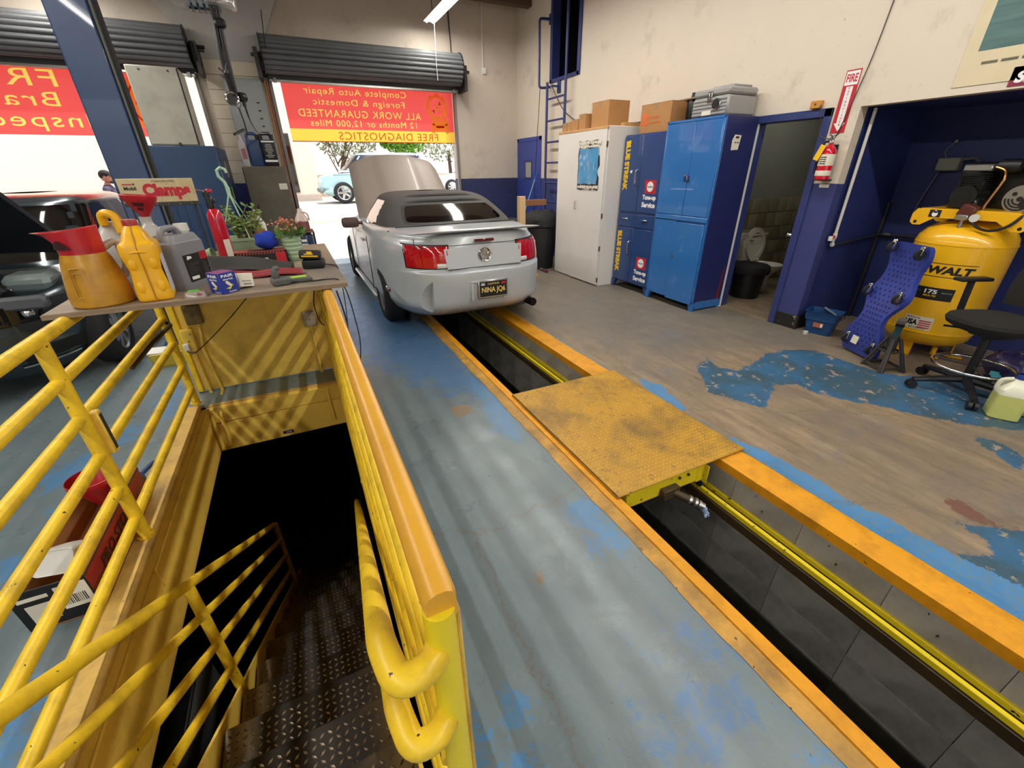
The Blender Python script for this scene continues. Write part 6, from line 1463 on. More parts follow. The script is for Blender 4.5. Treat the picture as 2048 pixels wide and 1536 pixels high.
    for k in range(5):
        a = 2*PI*k/5+.35; c, s = math.cos(a), math.sin(a)
        b = B(); b.tube([(0, 0, .115), (.16*c, .16*s, .10), (.33*c, .33*s, .075)], [.032, .026, .019], 8); lg = b.build('leg', M_BLACK, t)
        b = B(); e = Vector((.33*c, .33*s, .035)); d = Vector((-s, c, 0)); b.cyl(e-d*.028, e-d*.006, .032, n=16); b.cyl(e+d*.006, e+d*.028, .032, n=16); b.cyl(e, e+Vector((0, 0, .05)), .012, n=8); b.build('caster', M_BLACK, lg)
    b = B(); b.torus((0, 0, .225), .235, .011, 40, 10); fr = b.build('foot_ring', M_CHROME, t)
    for k in range(3):
        a = 2*PI*k/3; b = B(); b.cyl((.03*math.cos(a), .03*math.sin(a), .225), (.235*math.cos(a), .235*math.sin(a), .225), .006, n=8); b.build('ring_spoke', M_DKSTEEL, fr)
    MF = paint('black_fabric', '#1d1b19', .95, var=.25, scale=40, bump=.3, bscale=250)
    b = B(); n = 40; vs = []
    lv = [(.50, .10), (.515, .20), (.545, .25), (.575, .262), (.60, .25), (.612, .21), (.614, .1)]
    for z, r in lv:
        for k in range(n): a = 2*PI*k/n; vs.append((r*math.copysign(abs(math.cos(a))**.8, math.cos(a)), r*.95*math.copysign(abs(math.sin(a))**.8, math.sin(a)), z))
    b.add(vs, stack_faces(len(lv), n)); b.f += [tuple(range(n))[::-1], tuple((len(lv)-1)*n+k for k in range(n))]; b.mi += [0, 0]; b.build('seat', MF, t)
    b = B(); b.box((.02, 0, .49), (.2, .18, .05), bev=.01); b.tube([(-.05, .05, .50), (-.2, .16, .50)], .008, 8); b.build('mechanism', M_BLACK, t)
    b = B(); b.grid(lambda u, v: (.20+.03*math.cos((2*u-1)*1.2)+.12*v, (2*u-1)*(.20+.04*math.sin(v*PI)), .66+.42*v), 14, 10); n0 = len(b.v); b.grid(lambda u, v: (.26+.03*math.cos((2*u-1)*1.2)+.12*v, (2*u-1)*(.20+.04*math.sin(v*PI)), .66+.42*v), 14, 10); nu, nv = 14, 10
    brd = list(range(nu))+[j*nu+nu-1 for j in range(1, nv)]+[(nv-1)*nu+i for i in range(nu-2, -1, -1)]+[j*nu for j in range(nv-2, 0, -1)]
    for a_, c_ in zip(brd, brd[1:]+brd[:1]): b.f.append((a_, n0+a_, n0+c_, c_)); b.mi.append(0)
    b.build('backrest', MF, t)
    b = B(); b.tube(bend([(.05, 0, .49), (.30, 0, .48), (.30, 0, .9)], .06), .018, 8); b.build('back_support', M_BLACK, t)
    for s in (1,):
        b = B(); b.tube(bend([(.02, s*.12, .50), (.02, s*.29, .50), (.0, s*.29, .80)], .05), .022, 8); ar = b.build('arm_post', M_BLACK, t)
        b = B(); b.box((-.0, s*.285, .822), (.24, .085, .028), bev=.012, seg=2); b.build('armrest', M_BLACK, ar)
    # bucket
    t = thing('rectangular_bucket', 'small dark blue rectangular bucket on the floor at the column foot', 'bucket', (4.845, 2.43, 0), .25)
    MBk = paint('bucket_blue', '#17467c', .4)
    def rr(hx, hy, r, n=6):
        out = []
        for cx_, cy_, a0_ in ((hx-r, hy-r, 0), (-hx+r, hy-r, PI/2), (-hx+r, -hy+r, PI), (hx-r, -hy+r, 1.5*PI)):
            for k in range(n): a = a0_+PI/2*k/(n-1); out.append((cx_+r*math.cos(a), cy_+r*math.sin(a)))
        return out
    lv = [(0, .085, .115), (.15, .105, .135), (.152, .115, .145), (.23, .12, .15), (.24, .128, .158), (.24, .112, .142), (.15, .10, .13), (.02, .08, .11)]
    b = B(); n = 24; vs = [(x, y, z) for z, hx, hy in lv for x, y in rr(hx, hy, .035)]; b.add(vs, stack_faces(len(lv), n)); b.f += [tuple(range(n))[::-1], tuple((len(lv)-1)*n+k for k in range(n))]; b.mi += [0, 0]; b.build('tub', MBk, t)
    b = B(); b.box((-.107, .0, .105), (.003, .09, .05), rot=(0, -.12, 0)); lb = b.build('label', paint('bucket_label', '#b06a58', .5), t)
    b = B(); b.box((-.1095, -.03, .105), (.002, .02, .035), rot=(0, -.12, 0)); b.build('barcode_patch', M_WHITEINK, lb)
    b = B(); b.box((.07, -.03, .225), (.08, .14, .02), rot=(.5, .3, .2), bev=.003); b.build('grey_sponge', paint('grey_sponge', '#5f7486', .8), t)
    b = B(); b.tube(bend([(-.06, -.155, .22), (-.02, -.18, .2), (.04, -.18, .19), (.07, -.158, .21)], .03), .004, 6); b.build('bail', M_CHROME, t)
    t = thing('plastic_cup', 'small clear plastic cap lying on the floor beside the bucket', 'cap', (4.68, 2.47, .0)); b = B(); b.lathe([(0, 0), (.022, 0), (.024, .03), (.021, .03), (.019, .004), (0, .004)], n=18); b.build('cup', M_PLASTW, t)
    # jugs by the stool
    def jug(loc, rz, lab, low, hi, cap):
        t = thing('gallon_jug', lab, 'jug', loc, rz); n = 24
        lv = [(0, .07, .07), (.01, .08, .08), (.18, .08, .08)]
        b = B(); vs = [(x, y, z) for z, hx, hy in lv for x, y in rr(hx, hy, .03)]; b.add(vs, stack_faces(3, n)); b.f.append(tuple(range(n))[::-1]); b.mi.append(0); b.build('liquid_part', low, t)
        lv = [(.18, .08, .08), (.215, .077, .077), (.25, .05, .05), (.28, .026, .026), (.295, .02, .02)]
        b = B(); vs = [(x, y, z) for z, hx, hy in lv for x, y in rr(hx, hy, min(.03, hx*.9))]; b.add(vs, stack_faces(5, n)); b.build('shoulder', hi, t)
        b = B(); b.tube(bend([(.0, .03, .285), (0, .085, .27), (0, .088, .2), (0, .07, .17)], .03), .013, 10); b.build('handle', hi, t)
        b = B(); b.lathe([(0, .29), (.024, .29), (.024, .315), (0, .315)], n=20); b.build('cap', cap, t)
    jug((4.235, .80, 0), .5, 'gallon jug of yellow green coolant on the floor by the stool', paint('coolant_yellow', '#c7cc78', .25), paint('jug_clear', '#dfe0cc', .3), paint('cap_blue', '#2a3f8c', .4))
    jug((4.44, .68, 0), .2, 'pale blue gallon jug just behind the coolant jug', paint('washer_pale_blue', '#8fa3b8', .25), paint('jug_clear_2', '#c9d0d6', .3), M_WHITE)
    t = thing('cleaner_bag', 'crumpled purple and teal plastic bag on the floor behind the stool', 'bag', (5.05, 1.0, 0)); b = B(); b.sphere((0, 0, .11), (.17, .2, .13), 24, 14); rg = random.Random(8); b.v = [(x*(1+rg.uniform(-.12, .12)), y*(1+rg.uniform(-.12, .12)), max(0, z*(1+rg.uniform(-.12, .12)))) for x, y, z in b.v]; b.build('bag', paint('purple_bag', '#34305c', .25, var=.4, scale=10), t)
    b = B(); b.box((-.15, .05, .06), (.02, .1, .06), rot=(0, .2, .3)); b.build('teal_label', paint('teal_label', '#4fa3b4', .4), t)
alcove()
# ------------------------------------------------------------------ lamps
def lamps():
    ML, t = newmat('lamp_glow'); t.t.nodes.clear(); e = t.n('ShaderNodeEmission', i_Color=(1, .96, .88, 1), i_Strength=16.0); o = t.n('ShaderNodeOutputMaterial'); t.l(e.outputs[0], o.inputs[0])
    MW = paint('reflector_white', '#e8e6e0', .4)
    lt = thing('fluorescent_lamp', 'long white fluorescent lamp hanging from the ceiling near the far wall', 'lamp', (2.84, 7.9, 3.95))
    b = B(); b.add([(-.11, -1.2, -.02), (-.05, -1.2, .05), (.05, -1.2, .05), (.11, -1.2, -.02), (-.11, 1.2, -.02), (-.05, 1.2, .05), (.05, 1.2, .05), (.11, 1.2, -.02)], [(0, 1, 5, 4), (1, 2, 6, 5), (2, 3, 7, 6), (0, 3, 2, 1), (4, 5, 6, 7)]); b.build('reflector', MW, lt, smooth=0)
    for s in (-.055, .055):
        b = B(); b.cyl((s, -1.18, -.02), (s, 1.18, -.02), .019, n=14); b.build('tube', ML, lt)
    for y in (-1.0, 1.0):
        b = B(); b.cyl((0, y, .05), (0, y, .6), .006, n=6); b.build('hanger', M_DKSTEEL, lt)
    l = bpy.data.lights.new('tube_light', 'AREA'); l.shape = 'RECTANGLE'; l.size = .10; l.size_y = 2.3; l.energy = TUBE_W; l.color = (1, .955, .88)
    lo = bpy.data.objects.new('tube_light', l); COL.objects.link(lo); lo.parent = lt; lo.location = (0, 0, -.045)
    k = 0
    for x in (2.84, -2.4):
        for y in (7.9, 5.2, 2.5, -.2, -2.9, -5.6):
            if (x, y) == (2.84, 7.9): continue
            r = dup(lt, (x, y, 3.95), label='fluorescent lamp of the row over the %s, %s from the street doors' % ('service pit' if x > 0 else 'neighbouring bay', ('first','second','third','fourth','fifth','sixth')[int(round((7.9-y)/2.7))]))
lamps()
# ------------------------------------------------------------------ roll-up doors and banners
M_SLAT = paint('roll_door_grey', '#5d5f62', .55, .0, var=.1, dirt='#4a4a4c', damt=.3)
def roll_door(num, x0, x1):
    b = B(); Yc, Zc, R = 9.16, 3.285, .245; xm = (x0+x1)/2
    for x in (x0-.12, x1+.06): b.b2(x, x+.06, 9.05, 9.45, 2.95, 3.35, .004)
    b.b2(x0-.1, x1+.1, 9.36, 9.45, 3.02, 3.10, .004); d = struct('door_%d' % num, b, M_DKSTEEL)
    # one corrugated slat, bent round the drum; the rest are turned copies
    n = 20; w = 2*PI/n; q = B()
    def f(u, v):
        a = w*(v-.5); r = R+.010-.022*abs(math.cos(PI*v))**3-.009*math.exp(-((v-.5)/.06)**2*.5)*0+(.0 if .06 < v < .94 else -.010); return (x0+(x1-x0)*u, -r*math.cos(a), r*math.sin(a))
    q.grid(f, 2, 13); s0 = q.build('slat', M_SLAT, d, 60)
    s0.location = (0, Yc, Zc)
    for k in range(1, n):
        c = s0.copy(); COL.objects.link(c); c.parent = d; c.location = (0, Yc, Zc); c.rotation_euler = (w*k, 0, 0)
    for x in (x0-.012, x1+.002):
        q = B(); q.cyl((x, Yc, Zc), (x+.01, Yc, Zc), R+.022, n=40); q.build('end_ring', M_BLACK, d)
    q = B(); q.cyl((x0-.16, Yc, Zc-.02), (x1+.2, Yc, Zc-.02), .025, n=14); q.build('axle', M_DKSTEEL, d)
    q = B(); q.b2(x0+.02, x1-.02, 9.335, 9.36, 2.97, 3.12, .003); q.build('curtain_end', M_SLAT, d)
    q = B(); q.b2(x0+.02, x1-.02, 9.30, 9.36, 2.945, 2.985, .006); q.build('bottom_bar', M_ALU, d)
    for x in (x0+.005, x1-.055):
        q = B(); q.b2(x, x+.05, 9.38, 9.45, 0, 3.0, .004); q.build('guide_track', paint('track_grey', '#8c8680', .45, .4) if 'track_grey' not in bpy.data.materials else bpy.data.materials['track_grey'], d)
    for x in (x0+.08, x1-.12):
        q = B(); q.b2(x, x+.05, 9.25, 9.32, 2.93, 3.0, .006); q.build('latch_bracket', M_STEEL, d)
    return d
roll_door(3, .08, 3.36); roll_door(4, -4.55, -.90)
def chain_hoist():
    t = thing('door_chain', 'dark oily gearbox and chain hoist at the end of the left roll door', 'hoist', (-.86, 9.1, 3.2))
    b = B(); b.box((-.84, 9.14, 3.22), (.07, .24, .26), bev=.03); b.cyl((-.80, 9.14, 3.3), (-.68, 9.14, 3.3), .022, n=10); b.build('gearbox', M_BLACKM, t, world=True)
    b = B(); b.torus((-.78, 9.14, 3.16), .09, .016, 24, 8, 'X'); b.build('chain_wheel', M_DKSTEEL, t, world=True)
chain_hoist()
def translucent(name, col, tr=.62):
    m, t = newmat(name); t.t.nodes.clear(); d = t.n('ShaderNodeBsdfDiffuse', i_Color=(*lin(col), 1)); r = t.n('ShaderNodeBsdfTranslucent', i_Color=(*lin(col), 1)); x = t.n('ShaderNodeMixShader', i_0=tr); o = t.n('ShaderNodeOutputMaterial')
    t.l(d.outputs[0], x.inputs[1]); t.l(r.outputs[0], x.inputs[2]); t.l(x.outputs[0], o.inputs[0]); return m
M_BRED = translucent('banner_red', '#ee5a54', BTR); M_BYEL = translucent('banner_yellow', '#f6c850', BTR)
M_BINKY = translucent('banner_ink_yellow', '#fbd566', BTR); M_BINKR = translucent('banner_ink_red', '#c8502c', BTR)
def sheet_with_lettering(rect, rows, Y, M_field, M_letter, name, par, bold):
    """flat banner field whose letters are cut out and filled with sheets of their own colour (seen from behind)"""
    cu = bpy.data.curves.new('field', 'CURVE'); cu.dimensions = '2D'; cu.fill_mode = 'BOTH'
    x0, x1, z0, z1 = rect
    sp = cu.splines.new('POLY'); sp.points.add(3)
    for p, (x, z) in zip(sp.points, ((x0, z0), (x1, z0), (x1, z1), (x0, z1))): p.co = (x, z, 0, 1)
    sp.use_cyclic_u = True
    lt = bpy.data.curves.new('letters', 'CURVE'); lt.dimensions = '2D'; lt.fill_mode = 'BOTH'
    for text, xc, zc, w, h in rows:
        v, fs, d = text_mesh(text, bold)
        f = bpy.data.curves.new('t', 'FONT'); f.body = text; f.offset = bold; f.space_character = 1.14; f.align_x = 'CENTER'; f.align_y = 'CENTER'
        o = bpy.data.objects.new('t', f); COL.objects.link(o); c = o.to_curve(bpy.context.evaluated_depsgraph_get())
        pts = [b.co for s_ in c.splines for b in s_.bezier_points]
        lo = [min(p[i] for p in pts) for i in (0, 1)]; hi = [max(p[i] for p in pts) for i in (0, 1)]; mx, my = (lo[0]+hi[0])/2, (lo[1]+hi[1])/2
        sx, sy = w/(hi[0]-lo[0]), h/(hi[1]-lo[1]); T = lambda p: (xc-(p[0]-mx)*sx, zc+(p[1]-my)*sy, 0)
        for s_ in c.splines:
            for tgt in (cu, lt):
                n_ = tgt.splines.new('BEZIER'); n_.bezier_points.add(len(s_.bezier_points)-1); n_.use_cyclic_u = True; n_.resolution_u = 3
                for a, b in zip(n_.bezier_points, s_.bezier_points):
                    a.handle_left_type = a.handle_right_type = 'FREE'; a.co = T(b.co); a.handle_left = T(b.handle_left); a.handle_right = T(b.handle_right)
        o.to_curve_clear(); bpy.data.objects.remove(o); bpy.data.curves.remove(f)
    out = []
    for c, m, nm, pr in ((cu, M_field, name, par), (lt, M_letter, 'lettering', None)):
        o = bpy.data.objects.new('t', c); COL.objects.link(o); me = bpy.data.meshes.new_from_object(o.evaluated_get(bpy.context.evaluated_depsgraph_get())); bpy.data.objects.remove(o)
        b = B(); b.add([(p.co.x, Y, p.co.y) for p in me.vertices], [tuple(p.vertices) for p in me.polygons]); bpy.data.meshes.remove(me)
        out.append(b.build(nm, m, pr or out[0], smooth=0, world=True))
    return out[0]
def banners():
    Y = 9.52; k = 9.52/9.45
    def P(x, z): return x*k, 1.6+(z-1.6)*k
    t = thing('shop_banner', 'red and yellow auto repair banner hung across the right bay door, seen from behind', 'banner', (1.77, Y, 2.55))
    x0, x1 = P(.262, 0)[0], P(3.285, 0)[0]; zb, zm, zt_ = P(0, 2.105)[1], P(0, 2.30)[1], P(0, 3.0)[1]
    def rows(L): return [(s_, P((xa+xb)/2, 0)[0], P(0, zc)[1], (xb-xa)*k, h*k) for s_, xa, xb, zc, h in L]
    zt = lambda u: zt_
    r = sheet_with_lettering((x0, x1, zm, zt_), rows([('Complete Auto Repair', .60, 2.38, 2.865, .13), ('Foreign & Domestic', .72, 2.33, 2.705, .125), ('ALL WORK GUARANTEED', .45, 2.63, 2.545, .115), ('12 Months or 12,000 Miles', .62, 2.53, 2.39, .115)]), Y, M_BRED, M_BINKY, 'red_field', t, .022)
    sheet_with_lettering((x0, x1, zb, zm), rows([('FREE DIAGNOSTICS', 1.06, 2.94, 2.20, .125)]), Y, M_BYEL, M_BINKR, 'yellow_strip', t, .026)
    b = B(); b.b2(x0, x1, Y-.004, Y+.004, zb-.006, zb+.006); b.build('hem', M_BINKR, t, world=True)
    def ring(b, cx, cz, ro, ri, n=48, teeth=0, Yo=0):
        vs = []; fs = []
        for j in range(n):
            a = 2*PI*j/n; rr = ro*(1.13 if teeth and (j*teeth*2//n) % 2 == 0 else 1.0)
            vs += [(cx+rr*math.cos(a), Y-.017+Yo, cz+rr*math.sin(a)), (cx+ri*math.cos(a), Y-.017+Yo, cz+ri*math.sin(a))]
        for j in range(n): q = (j+1) % n; fs.append((2*j, 2*j+1, 2*q+1, 2*q))
        b.add(vs, fs)
    cx, cz = P(2.955, 2.71); b = B(); ring(b, cx, cz, .20, .155, 72, 9); b.build('gear_print', M_BINKY, r, smooth=0, world=True)
    b = B(); W_ = frame((cx, Y-.0175, cz), (1, 0, -1), (1, 0, 1)); b.box((-.04, 0, 0), (.12, .022, .001), M=W_); b.box((.07, 0, 0), (.10, .04, .001), M=W_)
    b.build('screwdriver_print', M_BINKY, r, smooth=0, world=True)
    b = B(); W_ = frame((cx, Y-.018, cz), (1, 0, 1), (-1, 0, 1)); b.box((0, 0, 0), (.20, .02, .001), M=W_)
    for s in (-1, 1):
        for d in (-1, 1): b.box((s*.115, d*.022, 0), (.05, .016, .001), M=W_)
        b.box((s*.09, 0, 0), (.03, .055, .001), M=W_)
    b.build('wrench_print', M_BINKY, r, smooth=0, world=True)
    cx, cz = P(3.0, 2.40); b = B(); F = frame((cx, Y-.019, cz), (1, 0, 0), (0, 0, 1))
    b.prism([(-.13, .09), (-.09, .165), (.09, .165), (.13, .09), (.10, .09), (.075, .14), (-.075, .14), (-.10, .09)], 0, .001, F)
    b.prism([(-.15, .09), (.15, .09), (.175, .03), (.175, -.05), (.12, -.08), (-.12, -.08), (-.175, -.05), (-.175, .03)], 0, .001, F)
    for s in (-1, 1): b.prism([(s*.175, -.05), (s*.175, -.125), (s*.11, -.125), (s*.11, -.08)][::s], 0, .001, F); b.prism([(s*.145, .10), (s*.19, .105), (s*.19, .12), (s*.145, .125)][::s], 0, .001, F)
    cp = b.build('car_print', M_BINKY, r, smooth=0, world=True)
    b = B()
    for s in (-1, 1): b.prism([(s*.155, .045), (s*.10, .03), (s*.11, .005), (s*.155, .015)][::s], 0, .001, frame((cx, Y-.0205, cz), (1, 0, 0), (0, 0, 1)))
    b.prism([(-.09, .005), (.09, .005), (.075, -.035), (-.075, -.035)], 0, .001, frame((cx, Y-.0205, cz), (1, 0, 0), (0, 0, 1))); b.build('car_print_red', M_BINKR, r, smooth=0, world=True)
    for u in (.14, .47, .8):
        b = B(); b.cyl((x0+(x1-x0)*u, Y-.012, zt(u)-.03), (x0+(x1-x0)*u, Y-.02, zt(u)-.03), .012, n=14); b.build('eyelet', M_ALU, t, world=True)
    # left bay
    t = thing('shop_banner', 'red brake inspection banner hung across the left bay door, seen from behind', 'banner', (-3.1, Y, 2.6))
    x0, x1 = -4.55, P(-1.50, 0)[0]
    L = [(s_, P(xr-w/2, 0)[0], P(0, zc)[1], w*k, h*k) for s_, xr, w, zc, h in (('FREE', -2.66, 1.12, 2.845, .20), ('Brake', -2.72, 1.06, 2.59, .175), ('Inspection', -2.44, 1.85, 2.305, .235))]
    r = sheet_with_lettering((x0, x1, P(0, 2.14)[1], P(0, 3.07)[1]), L, Y, M_BRED, M_BINKY, 'red_field', t, .03)
    cx, cz = P(-1.55, 2.58); b = B(); ring(b, cx, cz, .42, .001, 56); c = b.build('yellow_disc', M_BINKY, r, smooth=0, world=True)
    b = B(); ring(b, cx+.02, cz, .37, .345, 56, 0, -.002)
    for j in range(8): ring(b, cx+.02+.25*math.cos(j*PI/4), cz+.25*math.sin(j*PI/4), .04, .001, 20, 0, -.002)
    ring(b, cx+.02, cz, .12, .10, 30, 0, -.002); b.build('brake_disc_print', M_BINKR, c, smooth=0, world=True)
banners()
def wires():
    for nm, lab, pts, r, mt in (('hanging_wire', 'thin wire hanging from the ceiling left of the right roll door', [(.22, 9.28, 4.5), (.22, 9.28, 3.98), (.14, 8.86, 3.3)], .006, M_BLACK), ('pull_cord', 'white pull cord hanging from the fluorescent lamp', [(2.86, 8.88, 3.93), (2.84, 8.88, 3.3), (2.845, 8.88, 3.06)], .005, M_PLASTW)):
        t = thing(nm, lab, 'cord', pts[-1]); b = B(); b.tube(pts, r, 6); b.build('cord', mt, t, world=True)
    b = B(); b.tube([(3.30, 9.435, 4.5), (3.33, 9.435, 3.55)], .012, 8); struct('trim_8', b, M_DKSTEEL)
wires()
def left_wall_stuff():
    Y = 9.34; t = thing('electrical_panel', 'tall grey electrical panel on the pier between the bays', 'electrical panel', (-.29, Y, 2.4)); MG = paint('panel_grey', '#8f9493', .5, var=.08)
    b = B(); b.b2(-.57, -.02, Y-.13, Y, 1.86, 2.96, .006); b.build('case', MG, t, world=True)
    b = B(); b.b2(-.55, -.04, Y-.14, Y-.13, 1.88, 2.94, .004); cv = b.build('cover', MG, t, world=True)
    for k in range(6):
        b = B(); b.b2(-.16, -.12, Y-.145, Y-.14, 2.62-.11*k, 2.64-.11*k, .001); b.build('slot', M_BLACK, cv, world=True)
    for x in (.025,):
        t = thing('pier_conduit', 'thin yellow and orange conduits down the pier beside the right bay opening', 'conduit', (x, 9.33, 0))
        for k, m in enumerate((paint('orange_conduit', '#c58a4a', .5), paint('rust_conduit', '#9a5a40', .6))):
            b = B(); b.cyl((x+.028*k, 9.335, 0), (x+.028*k, 9.335, 2.95), .011, n=8); b.build('conduit', m, t, world=True)
    t = thing('storage_cabinet', 'dark blue steel cabinet standing under the tall pale locker', 'cabinet', (-1.16, 8.4, 0)); MB = paint('old_blue_steel', '#2c466c', .45, var=.18, chip='#1a2a44', cscale=14, cthr=.74)
    b = B(); b.b2(-1.545, -.785, 7.8, 9.1, .06, 1.945, .012); b.build('body', MB, t, world=True)
    for a, c in ((-1.535, -1.168), (-1.162, -.795)):
        b = B(); b.b2(a, c, 7.785, 7.80, .10, 1.30, .006); d = b.build('door', MB, t, world=True)
        for k in range(3):
            q = B(); x = a+.08+.1*k; q.tube([(x, 7.784, .2), (x, 7.784, 1.2)], .006, 6); q.build('pressed_rib', MB, d, world=True)
    b = B(); b.b2(-.785, -.778, 8.0, 9.05, .12, 1.88, .003); sd = b.build('side_door', MB, t, world=True)
    for z0, z1, m in ((1.55, 1.78, M_YELINK), (1.25, 1.42, M_YELINK)):
        q = B(); q.b2(-.777, -.775, 8.35, 8.48, z0, z1); q.build('sticker', paint('faded_yellow', '#b39a3c', .6) if 'faded_yellow' not in bpy.data.materials else bpy.data.materials['faded_yellow'], sd, world=True)
    for x in (-1.5, -.83):
        for y in (7.85, 9.05):
            q = B(); q.b2(x-.03, x+.03, y-.03, y+.03, 0, .07, .003); q.build('foot', MB, t, world=True)
    t = thing('steel_locker', 'tall scuffed pale grey locker standing on top of the dark blue cabinet', 'locker', (-1.23, 8.1, 1.95)); ML = paint('locker_grey', '#b5b3a6', .5, var=.08, scale=2, dirt='#7d7a70', damt=.3, dscale=4, chip='#5a574f', cscale=16, cthr=.77)
    b = B(); b.b2(-1.50, -.955, 7.83, 8.35, 1.947, 2.82, .006); b.build('body', ML, t, world=True)
    b = B(); b.b2(-1.49, -.968, 7.818, 7.83, 1.96, 2.81, .004); d = b.build('front_panel', ML, t, world=True)
    for x in (-1.36, -1.06):
        q = B(); q.cyl((x, 7.818, 2.775), (x, 7.812, 2.775), .012, n=10); q.build('screw', M_DKSTEEL, d, world=True)
    q = B(); q.b2(-.968, -.952, 7.822, 7.832, 1.96, 2.81); q.build('black_edge_strip', M_BLACKINK, t, world=True)  # black strip down the right edge of the front panel
    q = B(); q.torus((-.954, 8.12, 2.25), .07, .008, 18, 6, 'X', -PI/2, PI/2); q.build('side_handle', ML, t, world=True)
    q = B(); q.cyl((-1.17, 7.82, 1.965), (-1.17, 7.79, 1.965), .018, n=10); q.build('lock', M_DKSTEEL, t, world=True)
    t = thing('steel_cupboard', 'olive brown steel cupboard with oil jugs on its top at the pier', 'cabinet', (-.27, 8.72, 0)); MO = paint('olive_brown_steel', '#6a6355', .5, var=.2, scale=5, dirt='#4a4438', damt=.5)
    b = B(); b.b2(-.575, .045, 8.5, 8.98, .05, 1.70, .008); b.build('body', MO, t, world=True)
    b = B(); b.b2(-.565, .035, 8.488, 8.5, .08, 1.69, .004); d = b.build('door', MO, t, world=True)
    q = B(); q.b2(-.11, .01, 8.486, 8.488, 1.36, 1.45); q.build('paper_label', M_PAPER, d, world=True)
    q = B(); q.b2(-.36, -.20, 8.484, 8.488, .60, .66); q.build('dark_plate', M_DKSTEEL, d, world=True)
    q = B(); q.b2(-.03, .04, 8.486, 8.488, .5, .78); q.build('paper_label', M_PAPER, d, world=True)
    for x in (-.55, .02):
        for y in (8.53, 8.95): q = B(); q.b2(x-.02, x+.02, y-.02, y+.02, 0, .06, .003); q.build('foot', MO, t, world=True)
    t = thing('broom_handle', 'brown wooden broom handle leaning against the olive cupboard', 'broom', (-.52, 8.38, 0)); b = B(); b.cyl((-.56, 8.30, .1), (-.47, 8.46, 1.14), .017, n=10); b.build('handle', paint('broom_brown', '#5a3a28', .5), t, world=True)
    b = B(); b.box((-.57, 8.29, .06), (.3, .06, .12), rot=(0, 0, .2), bev=.015); b.build('head', paint('broom_head', '#8a7440', .9), t, world=True)
    # jugs on the cupboard
    def jug(loc, rz, lab, m, capm, s=1.0, lab_col=None, nm='oil_jug'):
        t = thing(nm, lab, 'jug', loc, rz); b = B()
        rloft(b, [(0, .095, .06, .03), (.02, .105, .07, .035), (.33, .105, .07, .035), (.37, .10, .066, .035)], 6); b.build('body', m, t)
        b = B(); b.tube(bend([(-.075, 0, .36), (-.08, 0, .455), (.05, 0, .46), (.085, 0, .36)], .05), .024, 10); b.build('handle', m, t)
        b = B(); b.lathe([(0, .37), (.03, .37), (.03, .41), (.034, .41), (.034, .445), (0, .445)], (.07, 0, 0), 18); b.build('cap', capm, t)
        if lab_col is not None:
            for z0, z1 in ((.335, .355), (.06, .09)): q = B(); q.b2(-.09, .09, -.0725, -.070, z0, z1); q.build('label_band', M_WHITEINK, t)
            r = random.Random(3); q = B()
            for k in range(9): w = r.uniform(.03, .07); z = .30-.022*k; q.b2(-w, w, -.0725, -.070, z, z+.009)
            q.build('label_print', lab_col, t, kind='stuff')
        return t
    jug((-.135, 8.62, 1.701), .05, 'large black oil jug with white label bands on the olive cupboard', M_BLACK, M_BLACK, 1, paint('label_grey', '#b8b4ae', .6))
    jug((-.335, 8.66, 1.701), .1, 'blue oil jug with a loose hose end, middle of three on the olive cupboard', paint('jug_blue', '#314a78', .4), M_BLACK)
    t = thing('clear_bottle', 'clear plastic bottle with red print, leftmost on the olive cupboard', 'bottle', (-.50, 8.62, 1.701)); b = B(); rloft(b, [(0, .05, .06, .03), (.02, .055, .065, .03), (.28, .055, .065, .03), (.38, .02, .02, .018), (.43, .018, .018, .016)], 6); b.build('bottle', paint('cloudy_clear', '#b9b6bb', .2), t)
    b = B(); b.box((.01, -.066, .17), (.06, .002, .14)); b.build('red_print', paint('print_pink', '#a8686e', .5), t)
left_wall_stuff()
